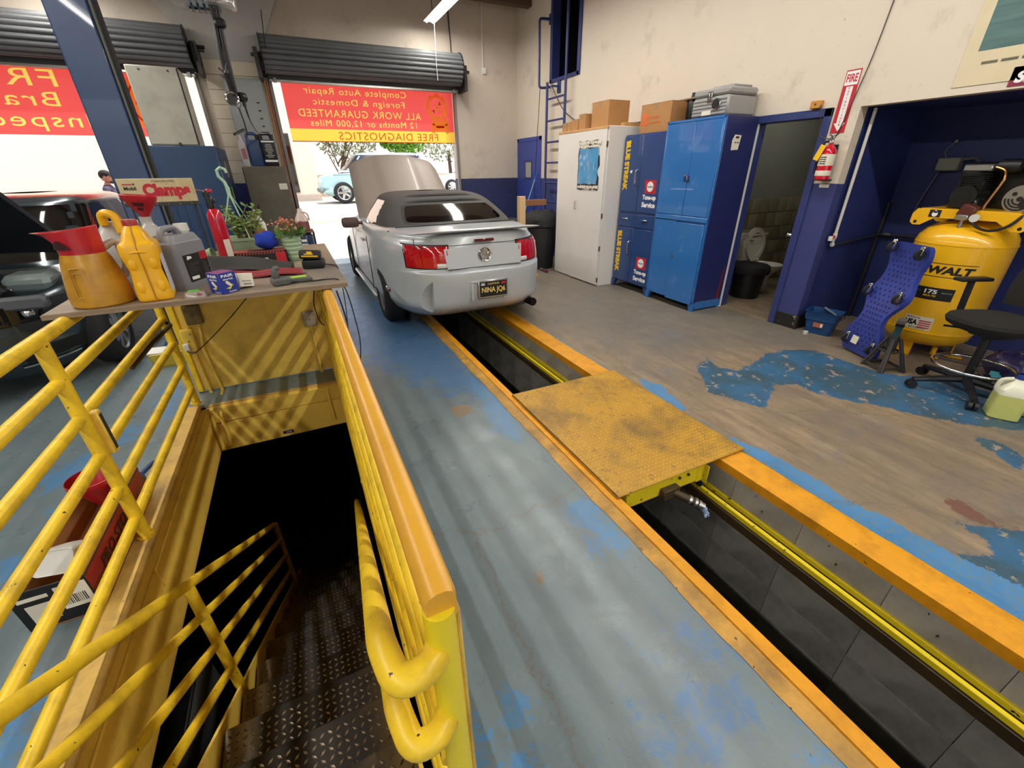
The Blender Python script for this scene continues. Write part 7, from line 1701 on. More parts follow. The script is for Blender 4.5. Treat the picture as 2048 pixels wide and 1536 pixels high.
def hoses():
    t = thing('hanging_hose_reel', 'black air hoses hanging from a clear covered ceiling reel before the pier', 'hose reel', (-.35, 6.9, 3.3)); Y = 6.9
    CLR, nt = newmat('clear_cover'); bs = nt.bsdf('#d8d4d0', .08); bs.inputs['Alpha'].default_value = .38
    b = B(); b.lathe([(.27, -.02), (.31, .0), (.32, .12), (.28, .30), (.12, .42)], (-.40, Y, 3.25), 36, cap=False, sy=.7); g = b.build('clear_cover', CLR, t, world=True)
    b = B(); b.cyl((-.55, Y-.02, 3.36), (-.25, Y-.02, 3.36), .16, n=28); b.build('reel_drum', M_CHROME, t, world=True)
    for k in range(5):
        b = B(); b.torus((-.52+.06*k, Y-.02, 3.36), .165, .012, 28, 6, 'X'); b.build('hose_coil', M_BLACK, t, world=True)
    b = B(); b.cyl((-.40, Y, 3.6), (-.40, Y, H), .02, n=8); b.build('hanger', M_DKSTEEL, t, world=True)
    for pts, r in (([(-.335, Y-.15, 3.35), (-.34, Y-.15, 3.05), (-.36, Y-.16, 2.8), (-.355, Y-.17, 2.55), (-.345, Y-.17, 2.42)], .022), ([(-.27, Y-.14, 3.32), (-.30, Y-.15, 3.0), (-.31, Y-.16, 2.75), (-.315, Y-.17, 2.45)], .026)):
        b = B(); b.tube(catmull(pts, 24), r, 10); b.build('hose', M_BLACK, t, world=True)
    b = B(); b.box((-.29, Y-.16, 3.08), (.11, .07, .09), bev=.02); b.build('hose_stop', M_BLACK, t, world=True)
    for z in (2.72, 2.66): 
        b = B(); b.tube(bend([(-.42, Y-.16, z-.05), (-.37, Y-.18, z-.1), (-.33, Y-.17, z+.0)], .02), .012, 8); b.build('coupler', M_STEEL, t, world=True)
    b = B(); b.cyl((-.345, Y-.17, 2.62), (-.325, Y-.17, 2.40), .042, n=14); b.build('splitter', M_BLACKM, t, world=True)
    b = B(); b.torus((-.36, Y-.2, 2.38), .062, .014, 24, 8, 'Y'); b.build('gauge_ring', M_CHROME, t, world=True)
    b = B(); b.cyl((-.36, Y-.205, 2.38), (-.36, Y-.18, 2.38), .058, n=24); b.build('gauge_face', M_DKSTEEL, t, world=True)
    b = B(); b.cyl((-.275, Y-.19, 2.40), (-.235, Y-.15, 2.40), .05, n=18); b.cyl((-.25, Y-.17, 2.40), (-.25, Y-.17, 2.31), .02, n=10); b.build('regulator', M_BLACK, t, world=True)
    b = B(); b.box((-.315, Y-.17, 2.33), (.05, .04, .08), bev=.01); b.build('bright_fitting', M_CHROME, t, world=True)
    for pts in ([(-.32, Y-.17, 2.32), (-.32, 7.0, 2.25), (-.33, 7.4, 2.2), (-.36, 8.0, 2.13), (-.40, 8.5, 2.12)], [(-.25, Y-.17, 2.32), (-.24, 7.0, 2.2), (-.21, 7.6, 2.12), (-.16, 8.3, 2.14), (-.08, 8.55, 2.17)]):
        b = B(); b.tube(catmull(pts, 24), .011, 8); b.build('lead', M_BLACK, t, world=True)
    b = B(); b.tube([(-.40, 8.2, 2.17), (-.52, 8.0, 2.10)], [.022, .016], 8); b.build('blow_gun', M_BLACK, t, world=True)
hoses()
def lift():
    t = thing('lift_column', 'tall blue vehicle lift column between the two bays', 'lift column', (-1.22, 5.3, 0)); MB = paint('lift_blue', '#27426e', .35, var=.12, scale=2, dirt='#1b3562', damt=.25, Coat_Weight=.3)
    b = B(); b.b2(-1.385, -1.105, 5.28, 5.56, .02, 4.2, .012); b.build('column', MB, t, world=True)
    b = B(); b.b2(-1.105, -1.078, 5.30, 5.42, .02, 4.2, .006); b.build('side_channel', paint('channel_grey', '#6f7068', .5, var=.15), t, world=True)
    b = B(); b.b2(-1.078, -1.058, 5.28, 5.40, .02, 4.2, .004); b.build('rubber_strip', M_BLACKM, t, world=True)
    b = B(); b.b2(-1.5, -.9, 5.15, 5.7, 0, .02, .004); b.build('base_plate', MB, t, world=True)
    b = B(); b.b2(-1.36, -1.1, 5.56, 5.70, .35, 1.1, .01); cr = b.build('carriage', MB, t, world=True)
    b = B(); b.box((-1.6, 5.75, .42), (.6, .12, .1), rot=(0, 0, .5), bev=.01); b.build('lift_arm', MB, cr, world=True)
lift()
def yellow_tub():
    t = thing('yellow_tub', 'small yellow plastic tub with a folded white rim on the floor past the railing', 'tub', (-1.33, 4.72, 0)); b = B(); rloft(b, [(0, .11, .09, .03), (.02, .12, .10, .03), (.13, .135, .115, .03), (.135, .125, .105, .03), (.03, .10, .08, .03)], 5); b.build('tub', paint('tub_yellow', '#c9b23c', .45), t)
    b = B(); b.box((-.05, -.03, .145), (.2, .12, .012), rot=(.2, .1, .2), bev=.003); b.build('folded_lid', M_PLASTW, t)
yellow_tub()
def person():
    t = thing('person', 'person in a black cap and dark purple shirt walking past outside', 'person', (-3.14, 11.6, .09)); t.rotation_euler = (0, 0, -PI/2)
    WM[t.name] = Matrix.Translation(t.location) @ t.rotation_euler.to_matrix().to_4x4()
    # skeleton, facing +y in local space
    J = dict(pel=(0, 0, .86), ab=(0, 0, 1.0), ch=(0, .01, 1.18), nk=(0, 0, 1.345), hd0=(0, .02, 1.40), lh=(-.085, 0, .82), lk=(-.09, .10, .46), la=(-.09, .02, .07), lt=(-.09, .17, .03), rh=(.085, 0, .82), rk=(.09, .0, .45), ra=(.09, -.18, .09), rt=(.09, -.05, .03),
             ls=(-.17, 0, 1.29), le=(-.215, -.08, 1.03), lw=(-.21, .05, .82), rs=(.17, 0, 1.29), re=(.215, .04, 1.03), rw=(.20, .16, .84))
    R = dict(pel=.13, ab=.125, ch=.14, nk=.05, hd0=.05, lh=.085, lk=.055, la=.04, lt=.035, rh=.085, rk=.055, ra=.04, rt=.035, ls=.062, le=.042, lw=.030, rs=.062, re=.042, rw=.030)
    E_ = [('pel', 'ab'), ('ab', 'ch'), ('ch', 'nk'), ('nk', 'hd0'), ('pel', 'lh'), ('lh', 'lk'), ('lk', 'la'), ('la', 'lt'), ('pel', 'rh'), ('rh', 'rk'), ('rk', 'ra'), ('ra', 'rt'), ('ch', 'ls'), ('ls', 'le'), ('le', 'lw'), ('ch', 'rs'), ('rs', 're'), ('re', 'rw')]
    ks = list(J); me = bpy.data.meshes.new('body'); me.from_pydata([J[k] for k in ks], [(ks.index(a), ks.index(b)) for a, b in E_], [])
    o = bpy.data.objects.new('body', me); COL.objects.link(o)
    md = o.modifiers.new('skin', 'SKIN'); sv = me.skin_vertices[0].data
    for k, s in zip(ks, sv): s.radius = (R[k], R[k]*(.75 if k in ('ch', 'ab', 'pel') else 1)); s.use_root = k == 'pel'
    o.modifiers.new('sub', 'SUBSURF').levels = 2
    dg = bpy.context.evaluated_depsgraph_get(); m2 = bpy.data.meshes.new_from_object(o.evaluated_get(dg)); bpy.data.objects.remove(o)
    SK, SH, TR = paint('skin', '#b97f66', .5), paint('purple_shirt', '#4a4258', .8), paint('dark_trousers', '#2b2b33', .8)
    for m in (SK, SH, TR): m2.materials.append(m)
    for p in m2.polygons:
        c = p.center; arm = abs(c.x) > .185 and c.z < 1.12
        p.material_index = 0 if (c.z > 1.345 or arm) else (1 if c.z > .88 else 2)
        p.use_smooth = True
    link('body', m2, t)
    # head with brow, nose, mouth and ears
    b = B(); b.sphere((0, 0, 0), (.073, .092, .108), 28, 20)
    def sculpt(v):
        x, y, z = v
        if y > .04: y += .026*math.exp(-((x/.014)**2+((z+.004)/.022)**2)) - .008*math.exp(-(((abs(x)-.03)/.016)**2+((z-.022)/.012)**2)) + .006*math.exp(-((x/.022)**2+((z+.045)/.008)**2))
        if z < -.05: y += .012; x *= .9
        return (x, y, z)
    b.v = [sculpt(v) for v in b.v]; hd = b.build('head', SK, t); hd.location = (0, .025, 1.475)
    for s in (-1, 1):
        q = B(); q.sphere((s*.073, -.005, .0), (.012, .02, .03), 10, 8); q.build('ear', SK, hd)
        q = B(); q.sphere((s*.029, .080, .022), (.011, .009, .008), 10, 8); q.build('eye', M_BLACKINK, hd)
    q = B(); q.box((0, .095, -.045), (.045, .008, .010), bev=.003); q.build('mouth', paint('lips', '#8f4a44', .5), hd)
    q = B(); q.sphere((0, .06, -.085), (.05, .035, .03), 14, 8); q.build('beard', paint('beard', '#4a342a', .9), hd)
    q = B(); q.sphere((0, -.012, .03), (.079, .094, .085), 20, 12); q.v = [(x, y, max(z, .0) if y > .02 else z) for x, y, z in q.v]; q.build('hair', paint('hair_dark', '#231a18', .8), hd)
    q = B(); q.sphere((0, -.004, .045), (.083, .10, .085), 22, 12); q.v = [(x, y, max(z, .045)) for x, y, z in q.v]; q.grid(lambda u, v: ((2*u-1)*.07, .075+.075*v-.03*(2*u-1)**2, .052-.012*v), 9, 5); q.build('cap', M_BLACKM, hd)
    # hands: palm and five fingers each
    for s, w in ((-1, J['lw']), (1, J['rw'])):
        q = B(); W_ = Vector(w); q.box(W_+Vector((0, .012, -.05)), (.028, .07, .085), rot=(.2, 0, 0), bev=.012, seg=2)
        for k, L in enumerate((.062, .072, .068, .055)):
            p0 = W_+Vector((0, .036-.021*k, -.085)); q.tube([p0, p0+Vector((-s*.006, .004, -L*.5)), p0+Vector((-s*.022, .004, -L*.9))], [.0085, .0085, .006], 8)
        p0 = W_+Vector((-s*.008, .042, -.035)); q.tube([p0, p0+Vector((-s*.01, .022, -.025)), p0+Vector((-s*.014, .026, -.05))], [.011, .010, .007], 8); q.build('hand', SK, t)
person()
# ------------------------------------------------------------------ things on the bench
ZB = 1.0805
M_AMBER = paint('oil_stained_plastic', '#c9952c', .35, var=.15, scale=4, dirt='#8a5f1c', damt=.55, dscale=14)
M_REDP = paint('red_plastic', '#b8202e', .35, var=.08, dirt='#5a1418', damt=.25, dscale=14)
M_YJUG = paint('yellow_jug_plastic', '#f0b41c', .35, var=.08, scale=8, dirt='#a8741a', damt=.2, dscale=10)
M_GJUG = paint('grey_jug_plastic', '#84848a', .4, var=.08)
M_SMOKE = paint('smoky_plastic', '#b3b1ab', .25, var=.1)
def pitcher():
    t = thing('oil_pitcher', 'amber stained oil pitcher with a red pouring spout at the bench corner', 'pitcher', (-.853, 2.505, ZB))
    b = B(); b.lathe([(0, 0), (.104, 0), (.112, .008), (.112, .05), (.100, .13), (.088, .19), (.078, .218), (.072, .235), (.072, .262), (0, .262)], n=40); bd = b.build('body', M_AMBER, t)
    b = B(); M_ = Matrix.Rotation(-.45, 4, 'Z')
    for w, h, y in ((.05, .12, .0), (.035, .10, .004)):
        b.tube(bend([(-.02-w*.5, -.106, .05), (-.02-w*.5, -.092, .05+h), (-.02+w*.5, -.092, .05+h), (-.02+w*.5, -.106, .05), (-.02-w*.5, -.106, .05)], .012), .0035, 6)
    b.build('sight_ridge', M_AMBER, bd)
    b = B(); b.tube(bend([(.060, .045, .235), (.105, .075, .265), (.112, .08, .16), (.085, .06, .10)], .05), .016, 10); b.build('handle', M_SMOKE, t)
    # spout: a collar that opens into a long lip on the left
    b = B(); n = 40; lv = [(.222, .077, 0), (.245, .077, .0), (.27, .077, .006), (.295, .078, .03), (.318, .079, .06)]
    vs = []
    for z, r, k in lv:
        for i in range(n):
            a = 2*PI*i/n; c, s = math.cos(a), math.sin(a); e = max(0, -c)**4
            vs.append((r*c-k*1.05*e, r*s*(1-.55*e*min(1, k/.08)), z+.004*e*(k > .02)+.012*c*(k > .05)))
    fs = stack_faces(len(lv), n); b.add(vs, fs); b.add([(x*.955, y*.955, z) for x, y, z in vs], [f[::-1] for f in fs]); o = len(lv)*n
    for i in range(n): b.f.append(((len(lv)-1)*n+i, (len(lv)-1)*n+(i+1) % n, o+(len(lv)-1)*n+(i+1) % n, o+(len(lv)-1)*n+i)); b.mi.append(0)
    sp = b.build('spout', M_REDP, t)
    b = B(); b.grid(lambda u, v: (-.0845*math.cos(.5+1.0*u), -.0845*math.sin(.5+1.0*u)*1.0, .245+.035*v*(1-abs(2*u-1)**2)), 12, 4); b.build('dark_emblem', paint('emblem_dark', '#3a1420', .5), sp)
pitcher()
def yellow_jug():
    t = thing('coolant_jug', 'bright yellow antifreeze jug with a dark red cap at the bench front', 'jug', (-.655, 2.505, ZB), .12)
    b = B(); rloft(b, [(0, .058, .075, .02), (.012, .066, .085, .024), (.07, .064, .084, .024), (.13, .058, .082, .022), (.155, .060, .083, .022), (.20, .068, .087, .024), (.245, .066, .085, .024), (.262, .050, .072, .02), (.29, .040, .056, .02), (.315, .028, .032, .018), (.322, .024, .024, .018)], 6, 44); bd = b.build('body', M_YJUG, t, 50)
    b = B(); b.tube(bend([(0, -.088, .0), (0, -.0875, .20), (0, -.087, .245), (0, -.06, .29), (0, -.03, .32)], .02), .0025, 6); b.build('mould_seam', paint('seam_ochre', '#b07a14', .5), bd)
    for s, h in ((-1, .19), (1, .19), (-1, .085), (1, .085)):
        b = B(); b.sphere((s*.036, -.080, h-.02), (.018, .009, .03), 14, 10); b.build('grip_bulge', M_YJUG, bd)
    b = B(); b.tube(bend([(-.05, -.075, .212), (0, -.092, .222), (.05, -.075, .212)], .03), .006, 8); b.build('shoulder_ridge', M_YJUG, bd)
    b = B(); b.lathe([(0, .318), (.027, .318), (.027, .342), (.024, .346), (0, .346)], n=24); b.build('cap', paint('dark_red_cap', '#a02a2c', .45), t)
    b = B(); b.b2(.0655, .0675, -.06, .06, .03, .22); b.build('side_label', paint('pale_label', '#c9cbd6', .5), t)
yellow_jug()
def grey_jug():
    t = thing('oil_jug', 'grey gallon oil jug with a black and red label on the bench', 'jug', (-.553, 2.70, ZB), math.radians(62))
    b = B(); rloft(b, [(0, .10, .058, .02), (.01, .108, .066, .026), (.20, .106, .064, .026), (.225, .10, .060, .026), (.258, .085, .048, .022)], 6, 24); bd = b.build('body', M_GJUG, t, 45)
    b = B(); b.tube(bend([(-.085, 0, .235), (-.075, 0, .285), (.01, 0, .288), (.025, 0, .25)], .03), .015, 10); b.build('handle', M_GJUG, t)
    b = B(); b.lathe([(.0, .25), (.028, .25), (.028, .266), (.032, .266), (.030, .30), (0, .30)], (.062, 0, 0), 20); b.build('cap', M_PLASTW, t)
    b = B(); b.b2(-.075, .085, -.0672, -.0655, .035, .165); lb = b.build('label', M_BLACKINK, t)
    b = B(); b.b2(.035, .085, -.068, -.0672, .13, .168); b.build('red_patch', M_REDP, lb)
    b = B(); b.b2(-.06, -.01, -.068, -.0672, .045, .06); b.build('barcode_patch', M_WHITEINK, lb)
    b = B(); b.prism([(-.055, .14), (-.02, .145), (-.025, .155), (-.05, .158)], 0, .0006, frame((0, -.0673, 0), (1, 0, 0), (0, 0, 1))); b.build('white_mark', M_WHITEINK, lb)
    r = random.Random(1); b = B()
    for k in range(7): b.b2(-.06, -.06+r.uniform(.04, .085), -.068, -.0672, .072+.008*k, .074+.008*k); b.b2(.04, .04+r.uniform(.02, .04), -.068, -.0672, .065+.008*k, .067+.008*k)
    b.build('fine_print', M_STEEL, lb, kind='stuff')
grey_jug()
def back_row():
    t = thing('smoky_bottle', 'cloudy grey bottle holding the red funnel behind the yellow jug', 'bottle', (-.70, 2.95, ZB)); b = B(); rloft(b, [(0, .06, .08, .02), (.01, .07, .09, .03), (.18, .07, .09, .03), (.23, .065, .075, .03), (.28, .034, .036, .03), (.30, .026, .026, .025), (.325, .026, .026, .025)], 6, 24); b.build('body', M_SMOKE, t, 50)
    b = B(); b.tube(bend([(-.03, -.02, .30), (-.085, -.04, .30), (-.09, -.05, .2), (-.06, -.04, .12)], .04), .014, 8); b.build('handle', M_SMOKE, t)
    t = thing('red_funnel', 'red plastic funnel standing in the neck of the cloudy grey bottle', 'funnel', (-.695, 2.95, ZB+.315)); n = 36
    lv = [(0, .018), (.02, .022), (.03, .030), (.085, .066), (.098, .074), (.112, .076)]
    b = B(); vs = [(r*math.cos(2*PI*k/n)*1.0, r*math.sin(2*PI*k/n), z+.10*r*math.cos(2*PI*k/n)*(z > .05)*-1) for z, r in lv for k in range(n)]; fs = stack_faces(len(lv), n); b.add(vs, fs); b.add([(x*.96, y*.96, z+.001) for x, y, z in vs], [f[::-1] for f in fs]); o = len(lv)*n
    for k in range(n): b.f.append(((len(lv)-1)*n+k, (len(lv)-1)*n+(k+1) % n, o+(len(lv)-1)*n+(k+1) % n, o+(len(lv)-1)*n+k)); b.mi.append(0)
    f = b.build('cone', M_REDP, t)
    for z0, z1, w in ((.062, .080, .020), (.042, .055, .014)):
        q = B(); r0, r1 = np.interp([z0, z1], [.03, .085], [.030, .066])+.0015; q.grid(lambda u, v: ((r0+(r1-r0)*v)*math.sin((2*u-1)*w/.05), -(r0+(r1-r0)*v)*math.cos((2*u-1)*w/.05), z0+(z1-z0)*v-.1*(r0+(r1-r0)*v)*math.sin((2*u-1)*w/.05)), 8, 2); q.build('dark_label', paint('funnel_label', '#3a1420', .5) if 'funnel_label' not in bpy.data.materials else bpy.data.materials['funnel_label'], f)
    t = thing('milky_jug', 'pale jug with a dirty yellow handle between the pitcher and the cloudy bottle', 'jug', (-.86, 2.93, ZB)); b = B(); rloft(b, [(0, .06, .07, .02), (.01, .07, .08, .03), (.18, .07, .08, .03), (.24, .06, .06, .03), (.29, .03, .03, .028), (.31, .025, .025, .02)], 6, 20); b.build('body', M_SMOKE, t, 50)
    b = B(); b.tube(bend([(.0, -.03, .30), (.005, -.04, .355), (.06, -.05, .345), (.065, -.06, .26)], .04), [.02]*8+[.02]*0 if False else .02, 10); b.build('handle', M_YJUG, t)
    t = thing('washer_fluid_jug', 'white jug of dark fluid with a tall handle at the left end of the bench', 'jug', (-.985, 2.80, ZB), .3); b = B(); rloft(b, [(0, .05, .07, .02), (.01, .055, .08, .02), (.15, .055, .08, .02)], 5); b.build('dark_fluid', paint('dark_fluid', '#2c2424', .3), t)
    b = B(); rloft(b, [(.15, .055, .08, .02), (.17, .055, .08, .02), (.19, .05, .06, .02), (.23, .02, .03, .015), (.25, .018, .02, .015)], 5); b.build('shoulder', M_PLASTW, t)
    b = B(); b.tube(bend([(-.03, -.05, .17), (-.045, -.06, .25), (-.02, -.05, .265), (.0, -.02, .21)], .03), .013, 10); b.build('handle', M_PLASTW, t)
    b = B(); b.b2(-.056, .056, -.0815, -.080, .145, .155); b.build('blue_line', M_DBLUE, t)
back_row()
def small_stuff():
    t = thing('clear_clamshell', 'clear plastic parts pack with a bright green price sticker at the bench edge', 'package', (-.495, 2.435, ZB)); b = B(); rloft(b, [(0, .045, .03, .012), (.022, .040, .027, .012), (.026, .03, .02, .01)], 5); b.build('blister', paint('cloudy_blister', '#a89a94', .12, var=.3, scale=40), t, 60)
    b = B(); b.box((-.005, .004, .0275), (.045, .02, .0015), rot=(.1, 0, .1)); b.build('green_sticker', paint('green_sticker', '#59d62c', .6), t)
    b = B(); b.box((.02, -.02, .015), (.02, .02, .014), rot=(.3, .4, .2), bev=.002); b.build('pink_part', paint('pink_part', '#9a6260', .4), t)
    t = thing('bulb_box', 'blue and purple bulb carton with yellow print, standing cornerwise on the bench', 'box', (-.378, 2.468, ZB), math.radians(42)); b = B(); b.box((0, 0, .049), (.086, .086, .098), bev=.002); b.m = 1; b.b2(-.0425, .0425, -.0425, .0425, .0975, .0985); b.m = 0; bx = b.build('carton', [paint('carton_blue', '#263a9a', .5, var=.05), paint('carton_top', '#8a4a78', .5)], t)
    MBU, MCR = paint('bulb_yellow', '#d8d24a', .5), paint('bulb_cream', '#e8e4d0', .5)
    for s, (o, xd) in enumerate((((0, -.0436, .049), (1, 0, 0)), ((-.0436, 0, .049), (0, -1, 0)))):
        F = frame(o, xd, (0, 0, 1))
        b = B(); text_into(b, 'OSPAIRE' if False else 'PAIR', F @ Matrix.Translation((0, .034, 0)), .062, .013, .03); text_into(b, 'MINIATURE', F @ Matrix.Translation((0, .017, 0)), .05, .008, .02); text_into(b, 'TUNGSTEN', F @ Matrix.Translation((.008, -.042, 0)), .04, .006, .02); b.build('lettering', M_WHITEINK, bx, smooth=0)
        b = B(); b.prism([(-.018, .008), (-.006, .010), (.014, -.012), (.006, -.020), (-.014, -.004)], 0, .0006, F); b.build('bulb_print', MCR, bx)
        b = B(); b.prism([(-.022, -.024), (.0, -.018), (.016, -.022), (.010, -.014), (.020, -.008), (.004, -.026), (-.006, -.032), (-.010, -.027)], 0, .0008, F); b.build('base_print', MBU, bx)
    t = thing('white_carton', 'small white carton leaning beside the blue bulb carton', 'box', (-.292, 2.53, ZB), .35); b = B(); b.box((0, 0, .037), (.066, .05, .066), rot=(-.18, .12, 0), bev=.002); bx = b.build('carton', M_PAPER, t)
    b = B(); M_ = Matrix.Translation((0, 0, .037)) @ Euler((-.18, .12, 0)).to_matrix().to_4x4(); b.box((.0, -.0256, -.006), (.04, .001, .005), M=M_); b.box((.004, -.0256, -.02), (.036, .001, .008), M=M_); b.build('print', M_STEEL, bx)
    # rolled mat
    t = thing('folded_mat', 'folded red and black fender mat lying across the middle of the bench', 'mat', (-.27, 2.87, ZB)); n = 40
    def strip(name, mat, prof, y0, y1, tap):
        b = B(); P = catmull(prof, 30)
        vs = []; th = .005
        for sgn in (0, 1):
            for j, (x, z) in enumerate(P):
                for i in range(8):
                    v = i/7; k = 1-tap*v; vs.append((y0[0]+(y1[0]-y0[0])*v+x*(1 if y0[0] < y1[0] else 1)*0+0, 0, 0))
        return b
    # the mat runs in x; its section (y, z) is a flattened roll that tapers to the right
    sec = [(-.10, .004), (.02, .006), (.10, .010), (.135, .035), (.125, .068), (.08, .078), (.0, .062), (-.06, .048), (-.11, .042)]
    P = catmull(sec, 40); b = B(); nu = 30; vs = []
    for th in (0, .006):
        for i in range(nu):
            u = i/(nu-1); k = 1-.58*u**1.4; x = -.235+.44*u
            for y, z in P:
                vs.append((x+.03*math.sin(y*20)*.3, y*(1-.25*u)+.02*math.sin(u*5)-.02*u, (z*k+.004*math.sin(u*9+y*30)*.6+(0 if z < .03 else th))*1.35))
    m = len(P); b.add(vs[:nu*m], [(i*m+j, i*m+j+1, (i+1)*m+j+1, (i+1)*m+j) for i in range(nu-1) for j in range(m-1)])
    b.mi = [0 if (f[0] % m) > 19 else 1 for f in b.f]
    MBM = paint('mat_black', '#33302e', .6, var=.2); MRM = paint('mat_red', '#8f2e34', .6, var=.15, chip='#4a2022', cscale=30, cthr=.74)
    o = b.build('mat', [MBM, MRM], t, 60); o.modifiers.new('thick', 'SOLIDIFY').thickness = .006
    b = B(); b.grid(lambda u, v: (-.17+.42*u, -.13+.07*v-.03*u, .010+.035*math.sin(v*PI)*(1-.3*u)+.004*math.sin(u*11)), 24, 10); o = b.build('red_flap', MRM, t, 60); o.modifiers.new('thick', 'SOLIDIFY').thickness = .005
    # battery bits
    t = thing('grey_charger', 'grey dusty tool charger with a yellow green sticker near the bench edge', 'charger', (-.085, 2.515, ZB), .25); MG = paint('dusty_grey', '#5c5e5a', .7, var=.2)
    b = B(); b.box((-.05, 0, .018), (.085, .07, .036), bev=.008); b.box((-.065, .005, .055), (.032, .045, .06), bev=.01); b.box((-.055, .0, .085), (.03, .03, .02), bev=.006); bd = b.build('body', MG, t)
    for k in range(7): b = B(); b.b2(-.085+.011*k, -.081+.011*k, -.0365, -.034, .004, .028); b.build('vent_rib', MG, bd)
    b = B(); b.box((.045, .012, .012), (.12, .065, .024), rot=(0, .03, 0), bev=.006); p = b.build('plug_pack', MG, t)
    b = B(); b.box((.045, .008, .0255), (.078, .036, .0015), rot=(0, .03, 0)); b.build('green_sticker', paint('lime_sticker', '#a8dc3a', .6), p)
    b = B(); b.tube(catmull([(.0, -.03, .012), (.05, -.045, .006), (.12, -.05, .004), (.17, -.06, .004), (.215, -.10, .0), (.235, -.13, -.06), (.255, -.12, -.2), (.262, -.12, -.36), (.24, -.115, -.5)], 40), .0032, 6); b.build('lead', M_BLACK, t)
    t = thing('battery_charger', 'black and yellow cordless battery stack by the flower pot', 'battery charger', (.052, 2.90, ZB), -.15)
    b = B(); b.box((0, 0, .026), (.125, .10, .052), bev=.014, seg=2); lo = b.build('lower_pack', M_BLACK, t)
    for k in range(9): b = B(); b.b2(-.044+.011*k, -.039+.011*k, -.0515, -.049, .022, .045); b.build('grip_rib', M_BLACK, lo)
    b = B(); b.box((-.01, .0, .078), (.118, .095, .05), rot=(-.1, .06, 0), bev=.012, seg=2); up = b.build('upper_pack', M_BLACK, t)
    b = B(); M_ = Matrix.Translation((-.01, 0, .078)) @ Euler((-.1, .06, 0)).to_matrix().to_4x4(); b.box((0, -.048, -.008), (.09, .002, .007), M=M_); b.box((-.005, -.048, .004), (.05, .002, .006), M=M_); b.box((.0, -.048, .013), (.028, .002, .012), M=M_); b.build('yellow_mark', M_YELINK, up)
    b = B(); b.tube(catmull([(.06, .02, .012), (.1, .03, .004), (.128, -.02, .004), (.142, -.10, -.02), (.145, -.12, -.2), (.135, -.3, -.4), (.09, -.55, -.47)], 30), .0032, 6); b.build('lead', M_BLACK, t)
    # cleaner can, planter, cloth, glove box, flower pot, cup, white bottle
    t = thing('fire_extinguisher', 'slim red aerosol extinguisher with black nozzle standing on the bench', 'fire extinguisher', (-.452, 3.42, ZB)); r = .046
    b = B(); b.lathe([(0, 0), (r*.95, 0), (r, .006), (r, .255), (r*.92, .29), (r*.6, .318), (r*.4, .325), (0, .325)], n=32); b.build('can', paint('can_red', '#c0182c', .22, var=.08, dirt='#5a2a6a', damt=.25, dscale=9, Coat_Weight=.5), t)
    b = B(); b.grid(lambda u, v: (r*1.01*math.sin(.2+.9*u), -r*1.01*math.cos(.2+.9*u), .01+.13*v), 8, 2); b.build('white_label', M_PAPER, t)
    b = B(); b.box((-.005, 0, .36), (.04, .036, .075), bev=.008); b.box((-.012, 0, .405), (.034, .032, .045), bev=.008); b.box((.018, 0, .37), (.014, .02, .03), bev=.004); b.build('nozzle_head', M_BLACK, t)
    b = B(); b.box((.006, 0, .425), (.036, .026, .026), bev=.008); b.build('red_trigger', M_REDP, t); b = B(); b.tube([(-.0, 0, .425), (-.06, -.004, .434)], .0025, 6); b.build('straw', paint('straw_pink', '#b06a6a', .5), t)
    MGP = paint('sage_planter', '#9db593', .5, var=.06); MLEAF = paint('succulent_leaf', '#6f8a3c', .5, var=.4, scale=20); MSTEM = paint('plant_stem', '#7a6a48', .8)
    t = thing('hanging_planter', 'sage green hanging planter with its hook arm up and a leafy plant', 'planter', (-.365, 3.77, ZB))
    b = B(); rloft(b, [(0, .085, .08, .04), (.01, .095, .09, .05), (.085, .115, .105, .05), (.09, .125, .115, .055), (.108, .128, .118, .055), (.108, .114, .104, .05), (.08, .10, .09, .05)], 7); b.build('pot', MGP, t)
    b = B(); b.b2(-.09, .09, -.08, .08, .07, .085); b.build('soil', paint('potting_soil', '#3a2c20', .95), t)
    tp = Vector((-.01, 0, .40))
    for e in ((-.115, -.03, .10), (.05, -.10, .10), (.09, .08, .10)):
        b = B(); b.tube([tp, tp.lerp(Vector(e), .5)+Vector((0, 0, .01)), e], [.006, .004, .004], 8); b.build('hook_arm', paint('pale_green_plastic', '#a8ccae', .45) if 'pale_green_plastic' not in bpy.data.materials else bpy.data.materials['pale_green_plastic'], t)
    MH = bpy.data.materials['pale_green_plastic']
    b = B(); b.box(tp+Vector((0, 0, .01)), (.026, .012, .06), bev=.005); b.tube([tp+Vector((.0, 0, .03)), tp+Vector((-.008, 0, .07)), tp+Vector((-.034, 0, .105)), tp+Vector((-.034, 0, .14)), tp+Vector((-.01, 0, .158)), tp+Vector((.014, 0, .148)), tp+Vector((.02, 0, .125))], [.011, .010, .010, .010, .010, .010, .008], 10); b.build('hook', MH, t)
    rr = random.Random(11); leaves = []
    for k in range(20):
        a = rr.uniform(0, 2*PI); L = rr.uniform(.10, .24); bx, by = rr.uniform(-.05, .07), rr.uniform(-.05, .05); p = [Vector((bx, by, .08)), Vector((bx+.3*L*math.cos(a), by+.3*L*math.sin(a), .08+L*.6)), Vector((bx+.55*L*math.cos(a), by+.55*L*math.sin(a), .08+L))]
        b = B(); b.tube(p, [.006, .005, .003], 6); b.build('stem', MSTEM, t)
        for q in range(13):
            f = rr.uniform(.45, 1.05); c = p[0].lerp(p[2], f)+Vector((rr.uniform(-.012, .012), rr.uniform(-.012, .012), 0)); leaves.append((c, Vector((rr.uniform(-1, 1), rr.uniform(-1, 1), rr.uniform(-.5, .7))).normalized()))
    b = B()
